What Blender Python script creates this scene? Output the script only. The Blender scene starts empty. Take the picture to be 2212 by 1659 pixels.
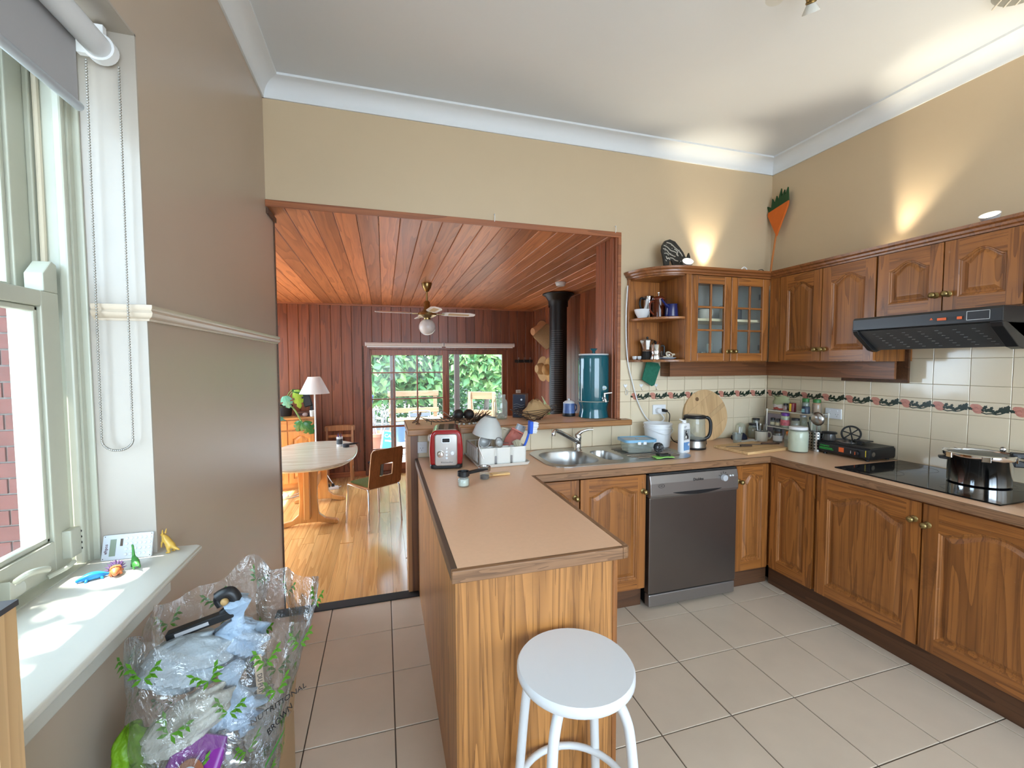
import bpy, bmesh, math, random
from mathutils import Vector, Matrix, Euler
random.seed(7)
S = bpy.context.scene
C = S.collection
PI = math.pi
# ---------------------------------------------------------------- camera
cam_d = bpy.data.cameras.new('camera'); cam = bpy.data.objects.new('camera', cam_d); C.objects.link(cam)
cam_d.sensor_width = 36.0; cam_d.lens = 931.23 / 2212 * 36.0; cam_d.clip_start = 0.02; cam_d.clip_end = 200
_yaw, _pitch, _roll = 0.2889, -0.0496, -0.0031
_f = Vector((math.sin(_yaw)*math.cos(_pitch), math.cos(_yaw)*math.cos(_pitch), math.sin(_pitch)))
_r = Vector((math.cos(_yaw), -math.sin(_yaw), 0)); _u = _r.cross(_f)
_r2 = _r*math.cos(_roll) + _u*math.sin(_roll); _u2 = _u*math.cos(_roll) - _r*math.sin(_roll)
_m = Matrix((_r2, _u2, -_f)).transposed().to_4x4(); _m.translation = (0, 0, 1.5293)
cam.matrix_world = _m
S.camera = cam
# ---------------------------------------------------------------- world, sun, exposure
W = bpy.data.worlds.new('sky'); S.world = W; W.use_nodes = True
bg = W.node_tree.nodes['Background']; bg.inputs[0].default_value = (0.66, 0.83, 1.0, 1); bg.inputs[1].default_value = 4.8
sd = bpy.data.lights.new('sun', 'SUN'); sun = bpy.data.objects.new('sun', sd); C.objects.link(sun)
sd.energy = 13.0; sd.angle = math.radians(0.6); sd.color = (1.0, 0.94, 0.84)
sun.rotation_euler = Vector((0.42, 0.03, -1.0)).to_track_quat('-Z', 'Y').to_euler()
S.view_settings.view_transform = 'Standard'; S.view_settings.look = 'None'
S.view_settings.gamma = 1.0; S.view_settings.use_curve_mapping = False
S.view_settings.exposure = 1.25
def portal(name, loc, rot, sx, sy):
    d = bpy.data.lights.new(name, 'AREA'); d.shape = 'RECTANGLE'; d.size = sx; d.size_y = sy
    d.cycles.is_portal = True
    o = bpy.data.objects.new(name, d); C.objects.link(o); o.location = loc; o.rotation_euler = rot
    return o
portal('sky_portal_rear', (1.25, -2.17, 1.55), (PI/2, 0, 0), 3.3, 2.5)
portal('sky_portal_left', (-0.99, 1.03, 1.72), (0, -PI/2, 0), 1.5, 1.0)
portal('sky_portal_far', (0.92, 7.02, 0.80), (-PI/2, 0, 0), 2.3, 2.0)
portal('sky_portal_side', (-2.05, 5.2, 1.05), (0, -PI/2, 0), 2.3, 2.6)

# ---------------------------------------------------------------- materials
MATS = {}
def _mat(name):
    m = bpy.data.materials.new(name); m.use_nodes = True
    nt = m.node_tree; b = nt.nodes['Principled BSDF']; MATS[name] = m
    return m, nt, b
def N(nt, typ, **kw):
    n = nt.nodes.new(typ)
    for k, v in kw.items(): setattr(n, k, v)
    return n
def lnk(nt, a, b): nt.links.new(a, b)
def coords(nt, scale=(1,1,1), rnd=True):
    tc = N(nt, 'ShaderNodeTexCoord'); mp = N(nt, 'ShaderNodeMapping'); mp.inputs['Scale'].default_value = scale
    if rnd:
        oi = N(nt, 'ShaderNodeObjectInfo'); ad = N(nt, 'ShaderNodeVectorMath', operation='ADD'); mu = N(nt, 'ShaderNodeVectorMath', operation='SCALE')
        cx = N(nt, 'ShaderNodeCombineXYZ')
        for i in range(3): lnk(nt, oi.outputs['Random'], cx.inputs[i])
        mu.inputs['Scale'].default_value = 23.7
        lnk(nt, cx.outputs[0], mu.inputs[0]); lnk(nt, tc.outputs['Object'], ad.inputs[0]); lnk(nt, mu.outputs[0], ad.inputs[1])
        lnk(nt, ad.outputs[0], mp.inputs['Vector'])
    else: lnk(nt, tc.outputs['Object'], mp.inputs['Vector'])
    return mp.outputs[0]
def noise(nt, vec, scale, detail=3, rough=.55, dist=0):
    n = N(nt, 'ShaderNodeTexNoise'); n.inputs['Scale'].default_value = scale; n.inputs['Detail'].default_value = detail
    n.inputs['Roughness'].default_value = rough; n.inputs['Distortion'].default_value = dist
    if vec is not None: lnk(nt, vec, n.inputs['Vector'])
    return n.outputs['Fac']
def math_(nt, op, a, b=None, clamp=False):
    n = N(nt, 'ShaderNodeMath', operation=op); n.use_clamp = clamp
    for i, v in enumerate((a, b)):
        if v is None: continue
        if isinstance(v, (int, float)): n.inputs[i].default_value = v
        else: lnk(nt, v, n.inputs[i])
    return n.outputs[0]
def ramp(nt, fac, stops):
    r = N(nt, 'ShaderNodeValToRGB'); e = r.color_ramp.elements
    while len(e) < len(stops): e.new(0.5)
    for i, (p, c) in enumerate(stops):
        e[i].position = p; e[i].color = (*c, 1) if len(c) == 3 else c
    lnk(nt, fac, r.inputs[0]); return r.outputs[0]
def mix(nt, fac, a, b, mode='MIX'):
    n = N(nt, 'ShaderNodeMix', data_type='RGBA', blend_type=mode)
    for s, v in ((0, fac), (6, a), (7, b)):
        if isinstance(v, (int, float)): n.inputs[s].default_value = v
        elif isinstance(v, tuple): n.inputs[s].default_value = (*v, 1)
        else: lnk(nt, v, n.inputs[s])
    return n.outputs[2]
def bump(nt, b, h, strength=.2, dist=.002):
    n = N(nt, 'ShaderNodeBump'); n.inputs['Strength'].default_value = strength; n.inputs['Distance'].default_value = dist
    lnk(nt, h, n.inputs['Height']); lnk(nt, n.outputs[0], b.inputs['Normal'])
def sc(c, k): return tuple(min(1, x*k) for x in c)
def plain(name, col, rough=.5, metal=0, var=.06, bmp=0, bscale=40, coat=0, spec=.5, trans=0, ior=1.45, emit=0, alpha=1, sheen=0, nscale=6):
    if name in MATS: return MATS[name]
    m, nt, b = _mat(name)
    v = coords(nt, (1,1,1), True)
    n = noise(nt, v, nscale, 4)
    c = mix(nt, n, sc(col, 1-var), sc(col, 1+var))
    lnk(nt, c, b.inputs['Base Color'])
    b.inputs['Roughness'].default_value = rough; b.inputs['Metallic'].default_value = metal
    b.inputs['Specular IOR Level'].default_value = spec
    b.inputs['Coat Weight'].default_value = coat
    b.inputs['Transmission Weight'].default_value = trans; b.inputs['IOR'].default_value = ior
    b.inputs['Alpha'].default_value = alpha; b.inputs['Sheen Weight'].default_value = sheen
    if emit:
        b.inputs['Emission Color'].default_value = (*col, 1); b.inputs['Emission Strength'].default_value = emit
    if bmp: bump(nt, b, noise(nt, v, bscale, 3), bmp, .002 if bmp < .6 else .012)
    return m
def wood(name, dark, light, axis='z', rings=9, cross=5.0, along=.35, rough=.4, coat=.15, pore=.35, hue=.16, worn=0, con=.62):
    """procedural timber: contour-line grain stretched along axis, pores, per-object tone shift, optional wear"""
    if name in MATS: return MATS[name]
    m, nt, b = _mat(name)
    s = [cross]*3; s['xyz'.index(axis)] = along
    v = coords(nt, tuple(s))
    n1 = noise(nt, v, 1.0, 2, .45, .3)
    g = math_(nt, 'FRACT', math_(nt, 'MULTIPLY', n1, rings))
    g2 = math_(nt, 'POWER', g, 1.8)
    s2 = [130.0]*3; s2['xyz'.index(axis)] = 2.2
    fine = noise(nt, coords(nt, tuple(s2)), 1.0, 2)
    c = mix(nt, math_(nt, 'MULTIPLY', g2, con), light, dark)
    c = mix(nt, math_(nt, 'MULTIPLY', math_(nt, 'GREATER_THAN', fine, .57), pore), c, sc(dark, .7))
    tone = N(nt, 'ShaderNodeObjectInfo').outputs['Random']
    br = math_(nt, 'ADD', math_(nt, 'MULTIPLY', tone, hue*2), 1-hue)
    hs = N(nt, 'ShaderNodeHueSaturation'); lnk(nt, c, hs.inputs['Color']); lnk(nt, br, hs.inputs['Value'])
    hs.inputs['Saturation'].default_value = 1.0
    out = hs.outputs[0]
    if worn:
        w = noise(nt, coords(nt, (1,1,1)), 4.5, 6, .7)
        w = math_(nt, 'MULTIPLY', math_(nt, 'SUBTRACT', w, .60, True), 6*worn, True)
        out = mix(nt, w, out, sc(dark, .38))
        w2 = noise(nt, coords(nt, (3,3,3)), 7, 6, .75)
        w2 = math_(nt, 'MULTIPLY', math_(nt, 'SUBTRACT', w2, .66, True), 8*worn, True)
        out = mix(nt, w2, out, (.5,.34,.25))
    lnk(nt, out, b.inputs['Base Color'])
    b.inputs['Roughness'].default_value = rough; b.inputs['Coat Weight'].default_value = coat; b.inputs['Coat Roughness'].default_value = .25
    bump(nt, b, math_(nt, 'ADD', g2, fine), .12, .001)
    return m
def glass(name, col=(1,1,1), rough=0.0, ior=1.45, thin=True, tint=.06):
    """window / jar glass: mostly clear transmission with a fresnel reflection"""
    if name in MATS: return MATS[name]
    m, nt, b = _mat(name)
    out = nt.nodes['Material Output']; tr = N(nt, 'ShaderNodeBsdfTransparent'); gl = N(nt, 'ShaderNodeBsdfGlossy')
    gl.inputs['Roughness'].default_value = rough; tr.inputs[0].default_value = (*col, 1)
    fr = N(nt, 'ShaderNodeFresnel'); fr.inputs[0].default_value = ior
    df = N(nt, 'ShaderNodeBsdfDiffuse'); df.inputs[0].default_value = (*sc(col, .9), 1)
    dirt = noise(nt, coords(nt), 5, 6, .7)
    ms0 = N(nt, 'ShaderNodeMixShader'); lnk(nt, math_(nt, 'MULTIPLY', dirt, tint*2), ms0.inputs[0]); lnk(nt, tr.outputs[0], ms0.inputs[1]); lnk(nt, df.outputs[0], ms0.inputs[2])
    ms = N(nt, 'ShaderNodeMixShader'); gm = N(nt, 'ShaderNodeNewGeometry'); lnk(nt, math_(nt, 'MULTIPLY', fr.outputs[0], math_(nt, 'SUBTRACT', 1.0, gm.outputs['Backfacing'])), ms.inputs[0]); lnk(nt, ms0.outputs[0], ms.inputs[1]); lnk(nt, gl.outputs[0], ms.inputs[2])
    lnk(nt, ms.outputs[0], out.inputs['Surface'])
    return m
# ---------------------------------------------------------------- mesh builder
class MB:
    def __init__(s): s.v = []; s.f = []; s.m = []; s.mi = 0
    def mat(s, i): s.mi = i; return s
    def face(s, idx): s.f.append(tuple(idx)); s.m.append(s.mi)
    def poly(s, pts):
        b = len(s.v); s.v += [tuple(p) for p in pts]; s.face(range(b, b+len(pts))); return s
    def box(s, x0, x1, y0, y1, z0, z1, M=None):
        b = len(s.v)
        p = [(x0,y0,z0),(x1,y0,z0),(x1,y1,z0),(x0,y1,z0),(x0,y0,z1),(x1,y0,z1),(x1,y1,z1),(x0,y1,z1)]
        if M is not None: p = [tuple(M @ Vector(q)) for q in p]
        s.v += p
        for q in ((0,3,2,1),(4,5,6,7),(0,1,5,4),(1,2,6,5),(2,3,7,6),(3,0,4,7)): s.face([b+i for i in q])
        return s
    def loft(s, rings, closed=True, cap0=True, cap1=True):
        n = len(rings[0]); b = len(s.v)
        for r in rings: s.v += [tuple(p) for p in r]
        for k in range(len(rings)-1):
            for i in range(n if closed else n-1):
                j = (i+1) % n
                s.face((b+k*n+i, b+k*n+j, b+(k+1)*n+j, b+(k+1)*n+i))
        if closed and cap0: s.face([b+i for i in range(n)][::-1])
        if closed and cap1: s.face([b+(len(rings)-1)*n+i for i in range(n)])
        return s
    def lathe(s, prof, seg=24, c=(0,0,0), M=None, cap0=True, cap1=True):
        rings = []
        for r, z in prof:
            ring = []
            for i in range(seg):
                a = 2*PI*i/seg; p = Vector((r*math.cos(a), r*math.sin(a), z))
                if M is not None: p = M @ p
                ring.append((p.x+c[0], p.y+c[1], p.z+c[2]))
            rings.append(ring)
        return s.loft(rings, True, cap0, cap1)
    def cyl(s, p0, p1, r0, r1=None, seg=12): return s.tube([p0, p1], [r0, r0 if r1 is None else r1], seg)
    def tube(s, pts, r, seg=8, closed=False):
        P = [Vector(p) for p in pts]; n = len(P)
        if not isinstance(r, (list, tuple)): r = [r]*n
        rings = []; prev = None
        for i in range(n):
            if closed: t = P[(i+1) % n] - P[i-1]
            else: t = P[min(i+1, n-1)] - P[max(i-1, 0)]
            t.normalize()
            if prev is None:
                a = Vector((0,0,1)) if abs(t.z) < .9 else Vector((1,0,0))
                u = t.cross(a).normalized()
            else:
                u = prev - t*prev.dot(t)
                u = u.normalized() if u.length > 1e-6 else t.orthogonal().normalized()
            prev = u; w = t.cross(u)
            rings.append([tuple(P[i] + (u*math.cos(2*PI*k/seg) + w*math.sin(2*PI*k/seg))*r[i]) for k in range(seg)])
        if closed:
            rings.append(rings[0]); return s.loft(rings, True, False, False)
        return s.loft(rings)
    def sphere(s, c, r, seg=16, rings=10, sx=1, sy=1, sz=1, M=None):
        R = []
        for k in range(rings+1):
            a = PI*k/rings; rr = max(math.sin(a), 1e-4)*r
            ring = []
            for i in range(seg):
                b = 2*PI*i/seg; p = Vector((rr*math.cos(b)*sx, rr*math.sin(b)*sy, -math.cos(a)*r*sz))
                if M is not None: p = M @ p
                ring.append((p.x+c[0], p.y+c[1], p.z+c[2]))
            R.append(ring)
        return s.loft(R)
    def prism(s, pts, h0, h1, plane='xy'):
        def q(a, b, h): return (a, b, h) if plane == 'xy' else ((a, h, b) if plane == 'xz' else (h, a, b))
        return s.loft([[q(a, b, h0) for a, b in pts], [q(a, b, h1) for a, b in pts]])
    def build(s, name, mats, parent=None, loc=None, rz=0, smooth=None, bevel=0, bseg=2, rot=None):
        me = bpy.data.meshes.new(name); me.from_pydata(s.v, [], s.f)
        if not isinstance(mats, (list, tuple)): mats = [mats]
        for m in mats: me.materials.append(m)
        if len(mats) > 1: me.polygons.foreach_set('material_index', s.m)
        bm = bmesh.new(); bm.from_mesh(me); bmesh.ops.recalc_face_normals(bm, faces=bm.faces); bm.to_mesh(me); bm.free()
        if smooth is not None:
            me.polygons.foreach_set('use_smooth', [True]*len(me.polygons)); me.set_sharp_from_angle(angle=math.radians(smooth))
        me.update()
        o = bpy.data.objects.new(name, me); C.objects.link(o)
        if parent is not None: o.parent = parent
        if loc is not None: o.location = loc
        if rz: o.rotation_euler = (0, 0, rz)
        if rot is not None: o.rotation_euler = rot
        if bevel:
            md = o.modifiers.new('bevel', 'BEVEL'); md.width = bevel; md.segments = bseg; md.limit_method = 'ANGLE'; md.angle_limit = math.radians(40)
        return o
def mesh_obj(name, me, parent=None, loc=None, rot=None):
    o = bpy.data.objects.new(name, me); C.objects.link(o)
    if parent is not None: o.parent = parent
    if loc is not None: o.location = loc
    if rot is not None: o.rotation_euler = rot
    return o
def tag(o, label, cat, group=None):
    o['label'] = label; o['category'] = cat
    if group: o['group'] = group
    return o
def thing(name, label, cat, loc=(0,0,0), rz=0, group=None, rot=None):
    o = bpy.data.objects.new(name, None); C.objects.link(o); o.empty_display_size = .05
    o.location = loc; o.rotation_euler = rot if rot is not None else (0, 0, rz)
    return tag(o, label, cat, group)
def struct(o):
    o['kind'] = 'structure'; return o
def copy_tree(o, parent=None):
    c = o.copy(); C.objects.link(c); c.parent = parent
    for ch in list(o.children): copy_tree(ch, c)
    return c
def text_mesh(name, txt, size, mat, parent, loc, rot, depth=.0004, align='CENTER', shear=0, sx=1):
    cu = bpy.data.curves.new(name, 'FONT'); cu.body = txt; cu.size = size; cu.extrude = depth; cu.align_x = align; cu.align_y = 'CENTER'; cu.shear = shear
    cu.resolution_u = 2
    o = bpy.data.objects.new(name+'_c', cu); C.objects.link(o)
    dg = bpy.context.evaluated_depsgraph_get(); me = bpy.data.meshes.new_from_object(o.evaluated_get(dg))
    bpy.data.objects.remove(o); bpy.data.curves.remove(cu)
    me.materials.clear(); me.materials.append(mat); me.name = name
    if sx != 1: me.transform(Matrix.Diagonal((sx, 1, 1, 1)))
    return mesh_obj(name, me, parent, loc, rot)
def circ(r, n=24, cx=0, cy=0, a0=0, a1=2*PI, end=False):
    k = n if end else n
    return [(cx+r*math.cos(a0+(a1-a0)*i/(n-1 if end else n)), cy+r*math.sin(a0+(a1-a0)*i/(n-1 if end else n))) for i in range(k)]
def rrect(x0, x1, y0, y1, r, n=5):
    p = []
    for cx, cy, a in ((x1-r, y1-r, 0), (x0+r, y1-r, PI/2), (x0+r, y0+r, PI), (x1-r, y0+r, 1.5*PI)):
        p += [(cx+r*math.cos(a+PI/2*i/n), cy+r*math.sin(a+PI/2*i/n)) for i in range(n+1)]
    return p
def bez(pts, n=8):
    """smooth Catmull-Rom path through pts"""
    P = [Vector(p) for p in pts]; out = []
    for i in range(len(P)-1):
        a = P[max(i-1,0)]; b = P[i]; c = P[i+1]; d = P[min(i+2, len(P)-1)]
        for k in range(n):
            t = k/n
            out.append(tuple(.5*((2*b) + (c-a)*t + (2*a-5*b+4*c-d)*t*t + (3*b-a-3*c+d)*t**3)))
    out.append(tuple(P[-1])); return out
# ---- palette
OAK_D, OAK_L = (.10,.029,.006), (.35,.125,.026)
M_oakz = wood('oak_vertical', OAK_D, OAK_L, 'z', 6, 13, .8, .38, .25, .35, .10, worn=.5)
M_oakx = wood('oak_horizontal', OAK_D, OAK_L, 'x', 6, 13, .8, .38, .25, .35, .10, worn=.5)
M_oaky = wood('oak_depthwise', OAK_D, OAK_L, 'y', 7, 6, .5, .38, .25, .35, .10)
M_oakpz = wood('oak_panel', (.11,.034,.007), (.34,.125,.028), 'z', 7, 9, .7, .42, .08, .35, .10, worn=.30)
M_ven = wood('oak_veneer', (.15,.052,.010), (.47,.205,.055), 'z', 12, 6.5, .40, .4, .15, .5, .05, worn=.15)
M_edge = wood('worn_timber_edging', (.10,.045,.018), (.27,.135,.062), 'x', 9, 30, 2.2, .55, 0, .4, .04)
M_edgey = wood('worn_timber_edging_depth', (.10,.045,.018), (.27,.135,.062), 'y', 9, 30, 2.2, .55, 0, .4, .04)
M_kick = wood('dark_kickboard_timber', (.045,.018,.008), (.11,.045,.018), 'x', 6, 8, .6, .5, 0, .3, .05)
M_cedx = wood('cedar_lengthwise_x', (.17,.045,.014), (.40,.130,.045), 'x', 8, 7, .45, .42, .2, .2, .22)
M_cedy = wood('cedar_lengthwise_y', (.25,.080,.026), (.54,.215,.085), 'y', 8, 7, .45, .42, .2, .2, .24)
M_cedz = wood('cedar_upright_shaded', (.10,.025,.009), (.27,.078,.027), 'z', 7, 7, .45, .42, .2, .2, .24)  # dimmer light on the far wall put into a darker copy of the cedar
M_floorw = wood('honey_floorboard', (.46,.21,.060), (.72,.40,.145), 'y', 5, 9, .5, .22, .5, .25, .20)
M_pine = wood('pale_pine', (.42,.24,.10), (.68,.44,.22), 'z', 6, 9, .6, .5, 0, .15, .08)
M_beech = wood('honey_beech', (.48,.20,.045), (.66,.32,.095), 'z', 5, 9, .6, .35, .3, .2, .06)
M_bamboo = wood('board_maple', (.46,.27,.12), (.64,.42,.21), 'z', 4, 12, .8, .5, 0, .2, .12)
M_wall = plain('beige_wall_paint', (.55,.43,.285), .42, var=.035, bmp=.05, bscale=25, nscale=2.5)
M_wallg = plain('gloss_beige_wall_paint_shaded', (.46,.37,.285), .34, var=.05, bmp=.06, bscale=12, nscale=2.0)  # beige wall paint with more gloss, its shade put into the colour
M_ceil = plain('white_ceiling_paint', (.64,.675,.71), .7, var=.02, nscale=3)
M_corn = plain('white_cornice_plaster', (.70,.735,.765), .6, var=.02)
M_cream = plain('cream_gloss_paint', (.47,.475,.385), .28, var=.07, bmp=.06, bscale=30, nscale=12)
M_sill = plain('white_sill_paint', (.56,.545,.48), .30, var=.04, bmp=.05, bscale=20)
M_white = plain('white_plastic', (.78,.79,.80), .35, var=.02)
M_offw = plain('off_white_plastic', (.70,.68,.62), .4, var=.03)
M_black = plain('black_plastic', (.012,.012,.013), .38, var=.2)
M_blackm = plain('matt_black', (.018,.017,.016), .7, var=.2)
M_chrome = plain('chrome', (.72,.72,.72), .10, 1, var=.03)
M_steel = plain('brushed_steel', (.48,.47,.45), .30, 1, var=.06)
M_steeld = plain('dark_steel', (.20,.185,.175), .36, .9, var=.05)
M_brass = plain('aged_brass', (.30,.215,.085), .33, .9, var=.2, nscale=20)
M_grout = plain('dark_grout', (.10,.075,.055), .9)
M_gr2 = plain('tan_grout', (.36,.25,.16), .9)
M_lam = plain('peach_laminate', (.76,.475,.295), .36, var=.05, nscale=60)
M_tile = plain('cream_wall_tile', (.74,.625,.445), .14, var=.035, nscale=4, coat=.3)
M_ftile = plain('beige_floor_tile', (.61,.505,.395), .36, var=.10, nscale=5, bmp=.04, bscale=60)
M_clear = glass('clear_glass', (.97,.99,.98), 0, 1.45, tint=.02)
M_pane = glass('window_pane_glass', (.95,.98,1.0), 0, 1.35, tint=.045)
M_jar = glass('jar_glass', (.90,.93,.90), .02, 1.55, tint=.10)
# ================================================================ SETTING
D, R, L, CE = 2.908, 3.141, -0.654, 3.185      # back wall, right wall, left wall, ceiling
HO, XO, ZF = 2.496, 1.694, -0.20               # opening head, opening right jamb, dining floor level
YF = 6.93                                       # far dining wall
# ---- kitchen floor: grout bed with single tiles
floor = struct(MB().box(L, R, -2.2, 2.86, -.20, -.004).build('floor', M_grout))
tm = {}
def tile_obj(parent, name, mat, sx, sy, sz, loc, rot=None, bev=.0015, cache=tm):
    k = (round(sx,4), round(sy,4), round(sz,4), mat.name)
    if k not in cache:
        a, b, c = sx/2, sy/2, sz; e = min(bev, sz*.8)
        m = MB().loft([[(-a,-b,0),(a,-b,0),(a,b,0),(-a,b,0)], [(-a,-b,c-e),(a,-b,c-e),(a,b,c-e),(-a,b,c-e)], [(-a+e,-b+e,c),(a-e,-b+e,c),(a-e,b-e,c),(-a+e,b-e,c)]])
        o = m.build(name, mat, parent, loc, rot=rot); cache[k] = o.data; return o
    return mesh_obj(name, cache[k], parent, loc, rot)
def clip_tiles(x0s, x1s, lo, hi):
    return max(x0s, lo), min(x1s, hi)
for i in range(-3, 12):
    for j in range(-5, 9):
        x0, x1 = -.33+.35*i+.0025, -.33+.35*(i+1)-.0025
        y0, y1 = .05+.35*j+.0025, .05+.35*(j+1)-.0025
        x0, x1 = max(x0, L), min(x1, R-.55); y0, y1 = max(y0, -.6), min(y1, 2.83)
        if x1-x0 < .02 or y1-y0 < .02 or y1 <= -.55: continue
        tile_obj(floor, 'tile', M_ftile, x1-x0, y1-y0, .008, ((x0+x1)/2, (y0+y1)/2, -.008 + random.uniform(-.0006, .0006)))
# ---- kitchen ceiling and cornices
ceiling = struct(MB().box(L-.3, R+.3, -2.4, 3.17, CE, CE+.1).build('ceiling', M_ceil))
def cornice_prof():
    p = [(0, 3.08), (.010, 3.08), (.012, 3.090)]
    for i in range(9):
        a = PI/2*i/8; p.append((.012+.078*(1-math.cos(a)), 3.090+.080*math.sin(a)))
    p += [(.098, 3.172), (.098, CE+.002), (0, CE+.002)]
    return p
def cornice(name, fn, a0, a1):
    m = MB(); pr = cornice_prof(); m.loft([[fn(a0, d, z) for d, z in pr], [fn(a1, d, z) for d, z in pr]])
    return struct(m.build(name, M_corn, smooth=30))
cornice('trim_1', lambda a, d, z: (a, D-d, z), L, R)
cornice('trim_2', lambda a, d, z: (R-d, a, z), -2.2, D)
cornice('trim_3', lambda a, d, z: (L+d, a, z), -2.2, D)
# ---- walls
wb = MB().box(-2.2, R+.2, D, 3.17, HO-.004, CE+.1).box(XO, R+.2, D, 3.17, ZF-.1, HO-.004).box(.16, XO, D, 3.06, ZF-.1, 1.06).box(-2.2, L-.28, 3.0, 3.17, ZF-.1, HO)
wall_back = struct(wb.build('wall_back', M_wall))
wall_right = struct(MB().box(R, R+.2, -2.4, D+.1, -.1, CE).build('wall_right', M_wall))
WY0, WY1, WZ0, WZ1 = .53, 1.505, .945, 2.45     # left window hole
wl = MB().box(-.95, L, -2.4, WY0, ZF-.1, CE).box(-.95, L, WY1, 3.08, ZF-.1, CE).box(-.95, L, WY0, WY1, ZF-.1, WZ0).box(-.95, L, WY0, WY1, WZ1, CE)
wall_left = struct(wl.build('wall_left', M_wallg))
wr = MB().box(-.95, -.40, -2.4, -2.2, -.1, CE).box(2.9, R+.2, -2.4, -2.2, -.1, CE).box(-.40, 2.9, -2.4, -2.2, -.1, .30).box(-.40, 2.9, -2.4, -2.2, 2.80, CE)
wall_rear = struct(wr.build('wall_rear', M_wall))
# invented rear window, added behind the camera to let daylight in
w2 = struct(MB().box(-.40, -.34, -2.34, -2.24, .30, 2.80).box(2.84, 2.90, -2.34, -2.24, .30, 2.80).box(-.34, 2.84, -2.34, -2.24, .30, .36).box(-.34, 2.84, -2.34, -2.24, 2.74, 2.80).build('added_window_rear', M_cream))
for x in (.72, 1.78): MB().box(x-.03, x+.03, -2.32, -2.26, .36, 2.74).build('mullion', M_cream, w2)
# dado rail round the window pier
rp = [(0,1.652),(.008,1.652),(.010,1.658),(.020,1.664),(.024,1.674),(.018,1.682),(.022,1.688),(.022,1.697),(0,1.700)]
m = MB(); m.loft([[(L+d, 3.075, z) for d, z in rp], [(L+d, WY1-d, z) for d, z in rp], [(-.775, WY1-d, z) for d, z in rp]])
struct(m.build('trim_4', plain('dado_rail_paint', (.50,.415,.32), .25, var=.05), smooth=40))
# timber stop at the free end of the left wall
struct(MB().box(-.95, L+.006, 3.08, 3.10, ZF, HO).build('trim_5', M_kick))
# ---- opening lining and architrave
struct(MB().box(L, XO+.022, D-.014, D, HO-.040, HO).box(XO-.004, XO+.022, D-.014, D, 1.06, HO-.040).build('trim_6', M_cedx, bevel=.003))
struct(MB().box(L-.004, L+.014, D, 3.11, HO-.075, HO-.045).build('trim_7', M_kick))
jam = struct(MB().box(XO-.018, XO, D-.004, 3.20, 1.10, HO-.02).build('trim_8', M_cedz))
for k, y in enumerate((2.93, 2.985, 3.05, 3.105, 3.155)):
    MB().box(XO-.030, XO-.018, y, y+(.052 if k < 4 else .045), 1.10, HO-.030).build('board', M_cedz, jam, bevel=.003)
# nib wall end below the bar
struct(MB().box(.135, .160, D-.03, 3.07, ZF, 1.06).build('trim_9', wood('pale_cedar_stop', (.40,.18,.07), (.55,.28,.12), 'z', 5, 9, .5)))
struct(MB().box(.160, .205, D-.03, D, 0, 1.06).build('trim_10', wood('brown_cedar_stop', (.09,.032,.014), (.19,.075,.030), 'z', 5, 9, .5)))
# threshold
struct(MB().box(L, .20, 2.815, 2.905, -.10, .006).build('trim_11', M_blackm, bevel=.003))
# wall paint hooks on opening architrave
# ---- wall tiles
rows = [(.902,1.064,0),(1.066,1.226,0),(1.229,1.303,1),(1.306,1.392,0),(1.394,1.546,0),(1.548,1.708,0)]
M_rose = plain('rose_print', (.56,.235,.17), .2, var=.25, nscale=60)
M_rosed = plain('rose_print_dark', (.38,.13,.10), .2, var=.1)  # darker pink lines of the rose print
M_leaf = plain('leaf_print', (.016,.030,.018), .2, var=.3, nscale=60)
def motif():
    """printed rose with a trailing stem of leaves, drawn as flat shapes on a 0.165 x 0.072 tile"""
    m = MB()
    zz_ = [0.0]
    def blob(cx, cy, rx, ry, n=12, a=0, z=0.0, star=0):
        pts = []; zz_[0] += .00006; z = zz_[0]
        for i in range(n):
            t = 2*PI*i/n; k = 1 - (star if i % 2 else 0)
            x, y = rx*k*math.cos(t), ry*k*math.sin(t)
            pts.append((cx+x*math.cos(a)-y*math.sin(a), cy+x*math.sin(a)+y*math.cos(a), z))
        m.poly(pts)
    m.mat(0)
    blob(-.052, .006, .026, .021, 14); blob(-.042, -.012, .022, .014, 12); blob(-.064, .014, .014, .013, 10); blob(-.034, .004, .012, .012, 10)
    m.mat(1)
    for r, a0 in ((.006, 0), (.011, 1.2), (.016, 2.6)):
        a = [a0+2.6*i/8 for i in range(9)]
        for i in range(8):
            q = [(-.050+rr*math.cos(t), -.001+rr*.85*math.sin(t), .0006) for t, rr in ((a[i], r), (a[i+1], r), (a[i+1], r+.0022), (a[i], r+.0022))]
            m.poly(q)
    m.mat(2)
    pts = [(-.030,-.018), (-.010,-.024), (.012,-.020), (.030,-.023), (.048,-.018), (.066,-.008), (.080,.006)]
    for i in range(len(pts)-1):
        (x0, y0), (x1, y1) = pts[i], pts[i+1]; zz_[0] += .00006; q0 = zz_[0]; m.poly([(x0,y0-.003,q0), (x1,y1-.003,q0), (x1,y1+.003,q0), (x0,y0+.003,q0)])
    for cx, cy, rx, ry, a in ((-.016,.010,.012,.007,1.0), (-.006,-.004,.013,.008,.3), (.012,-.006,.012,.008,-.4), (.010,.008,.009,.006,1.2), (.030,-.010,.012,.007,.6), (.046,.004,.014,.008,1.2), (.062,.010,.014,.008,.9), (.056,-.006,.011,.006,.2), (.074,.016,.012,.007,1.5), (.070,-.002,.010,.006,2.4), (-.024,-.006,.008,.005,2.0), (-.077,.0,.007,.010,1.2)):
        blob(cx, cy, rx*1.3, ry*1.35, 12, a, .0001, .28)
    return m.build('print', [M_rose, M_rosed, M_leaf])
mot = motif(); mot_me = mot.data; bpy.data.objects.remove(mot)
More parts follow.
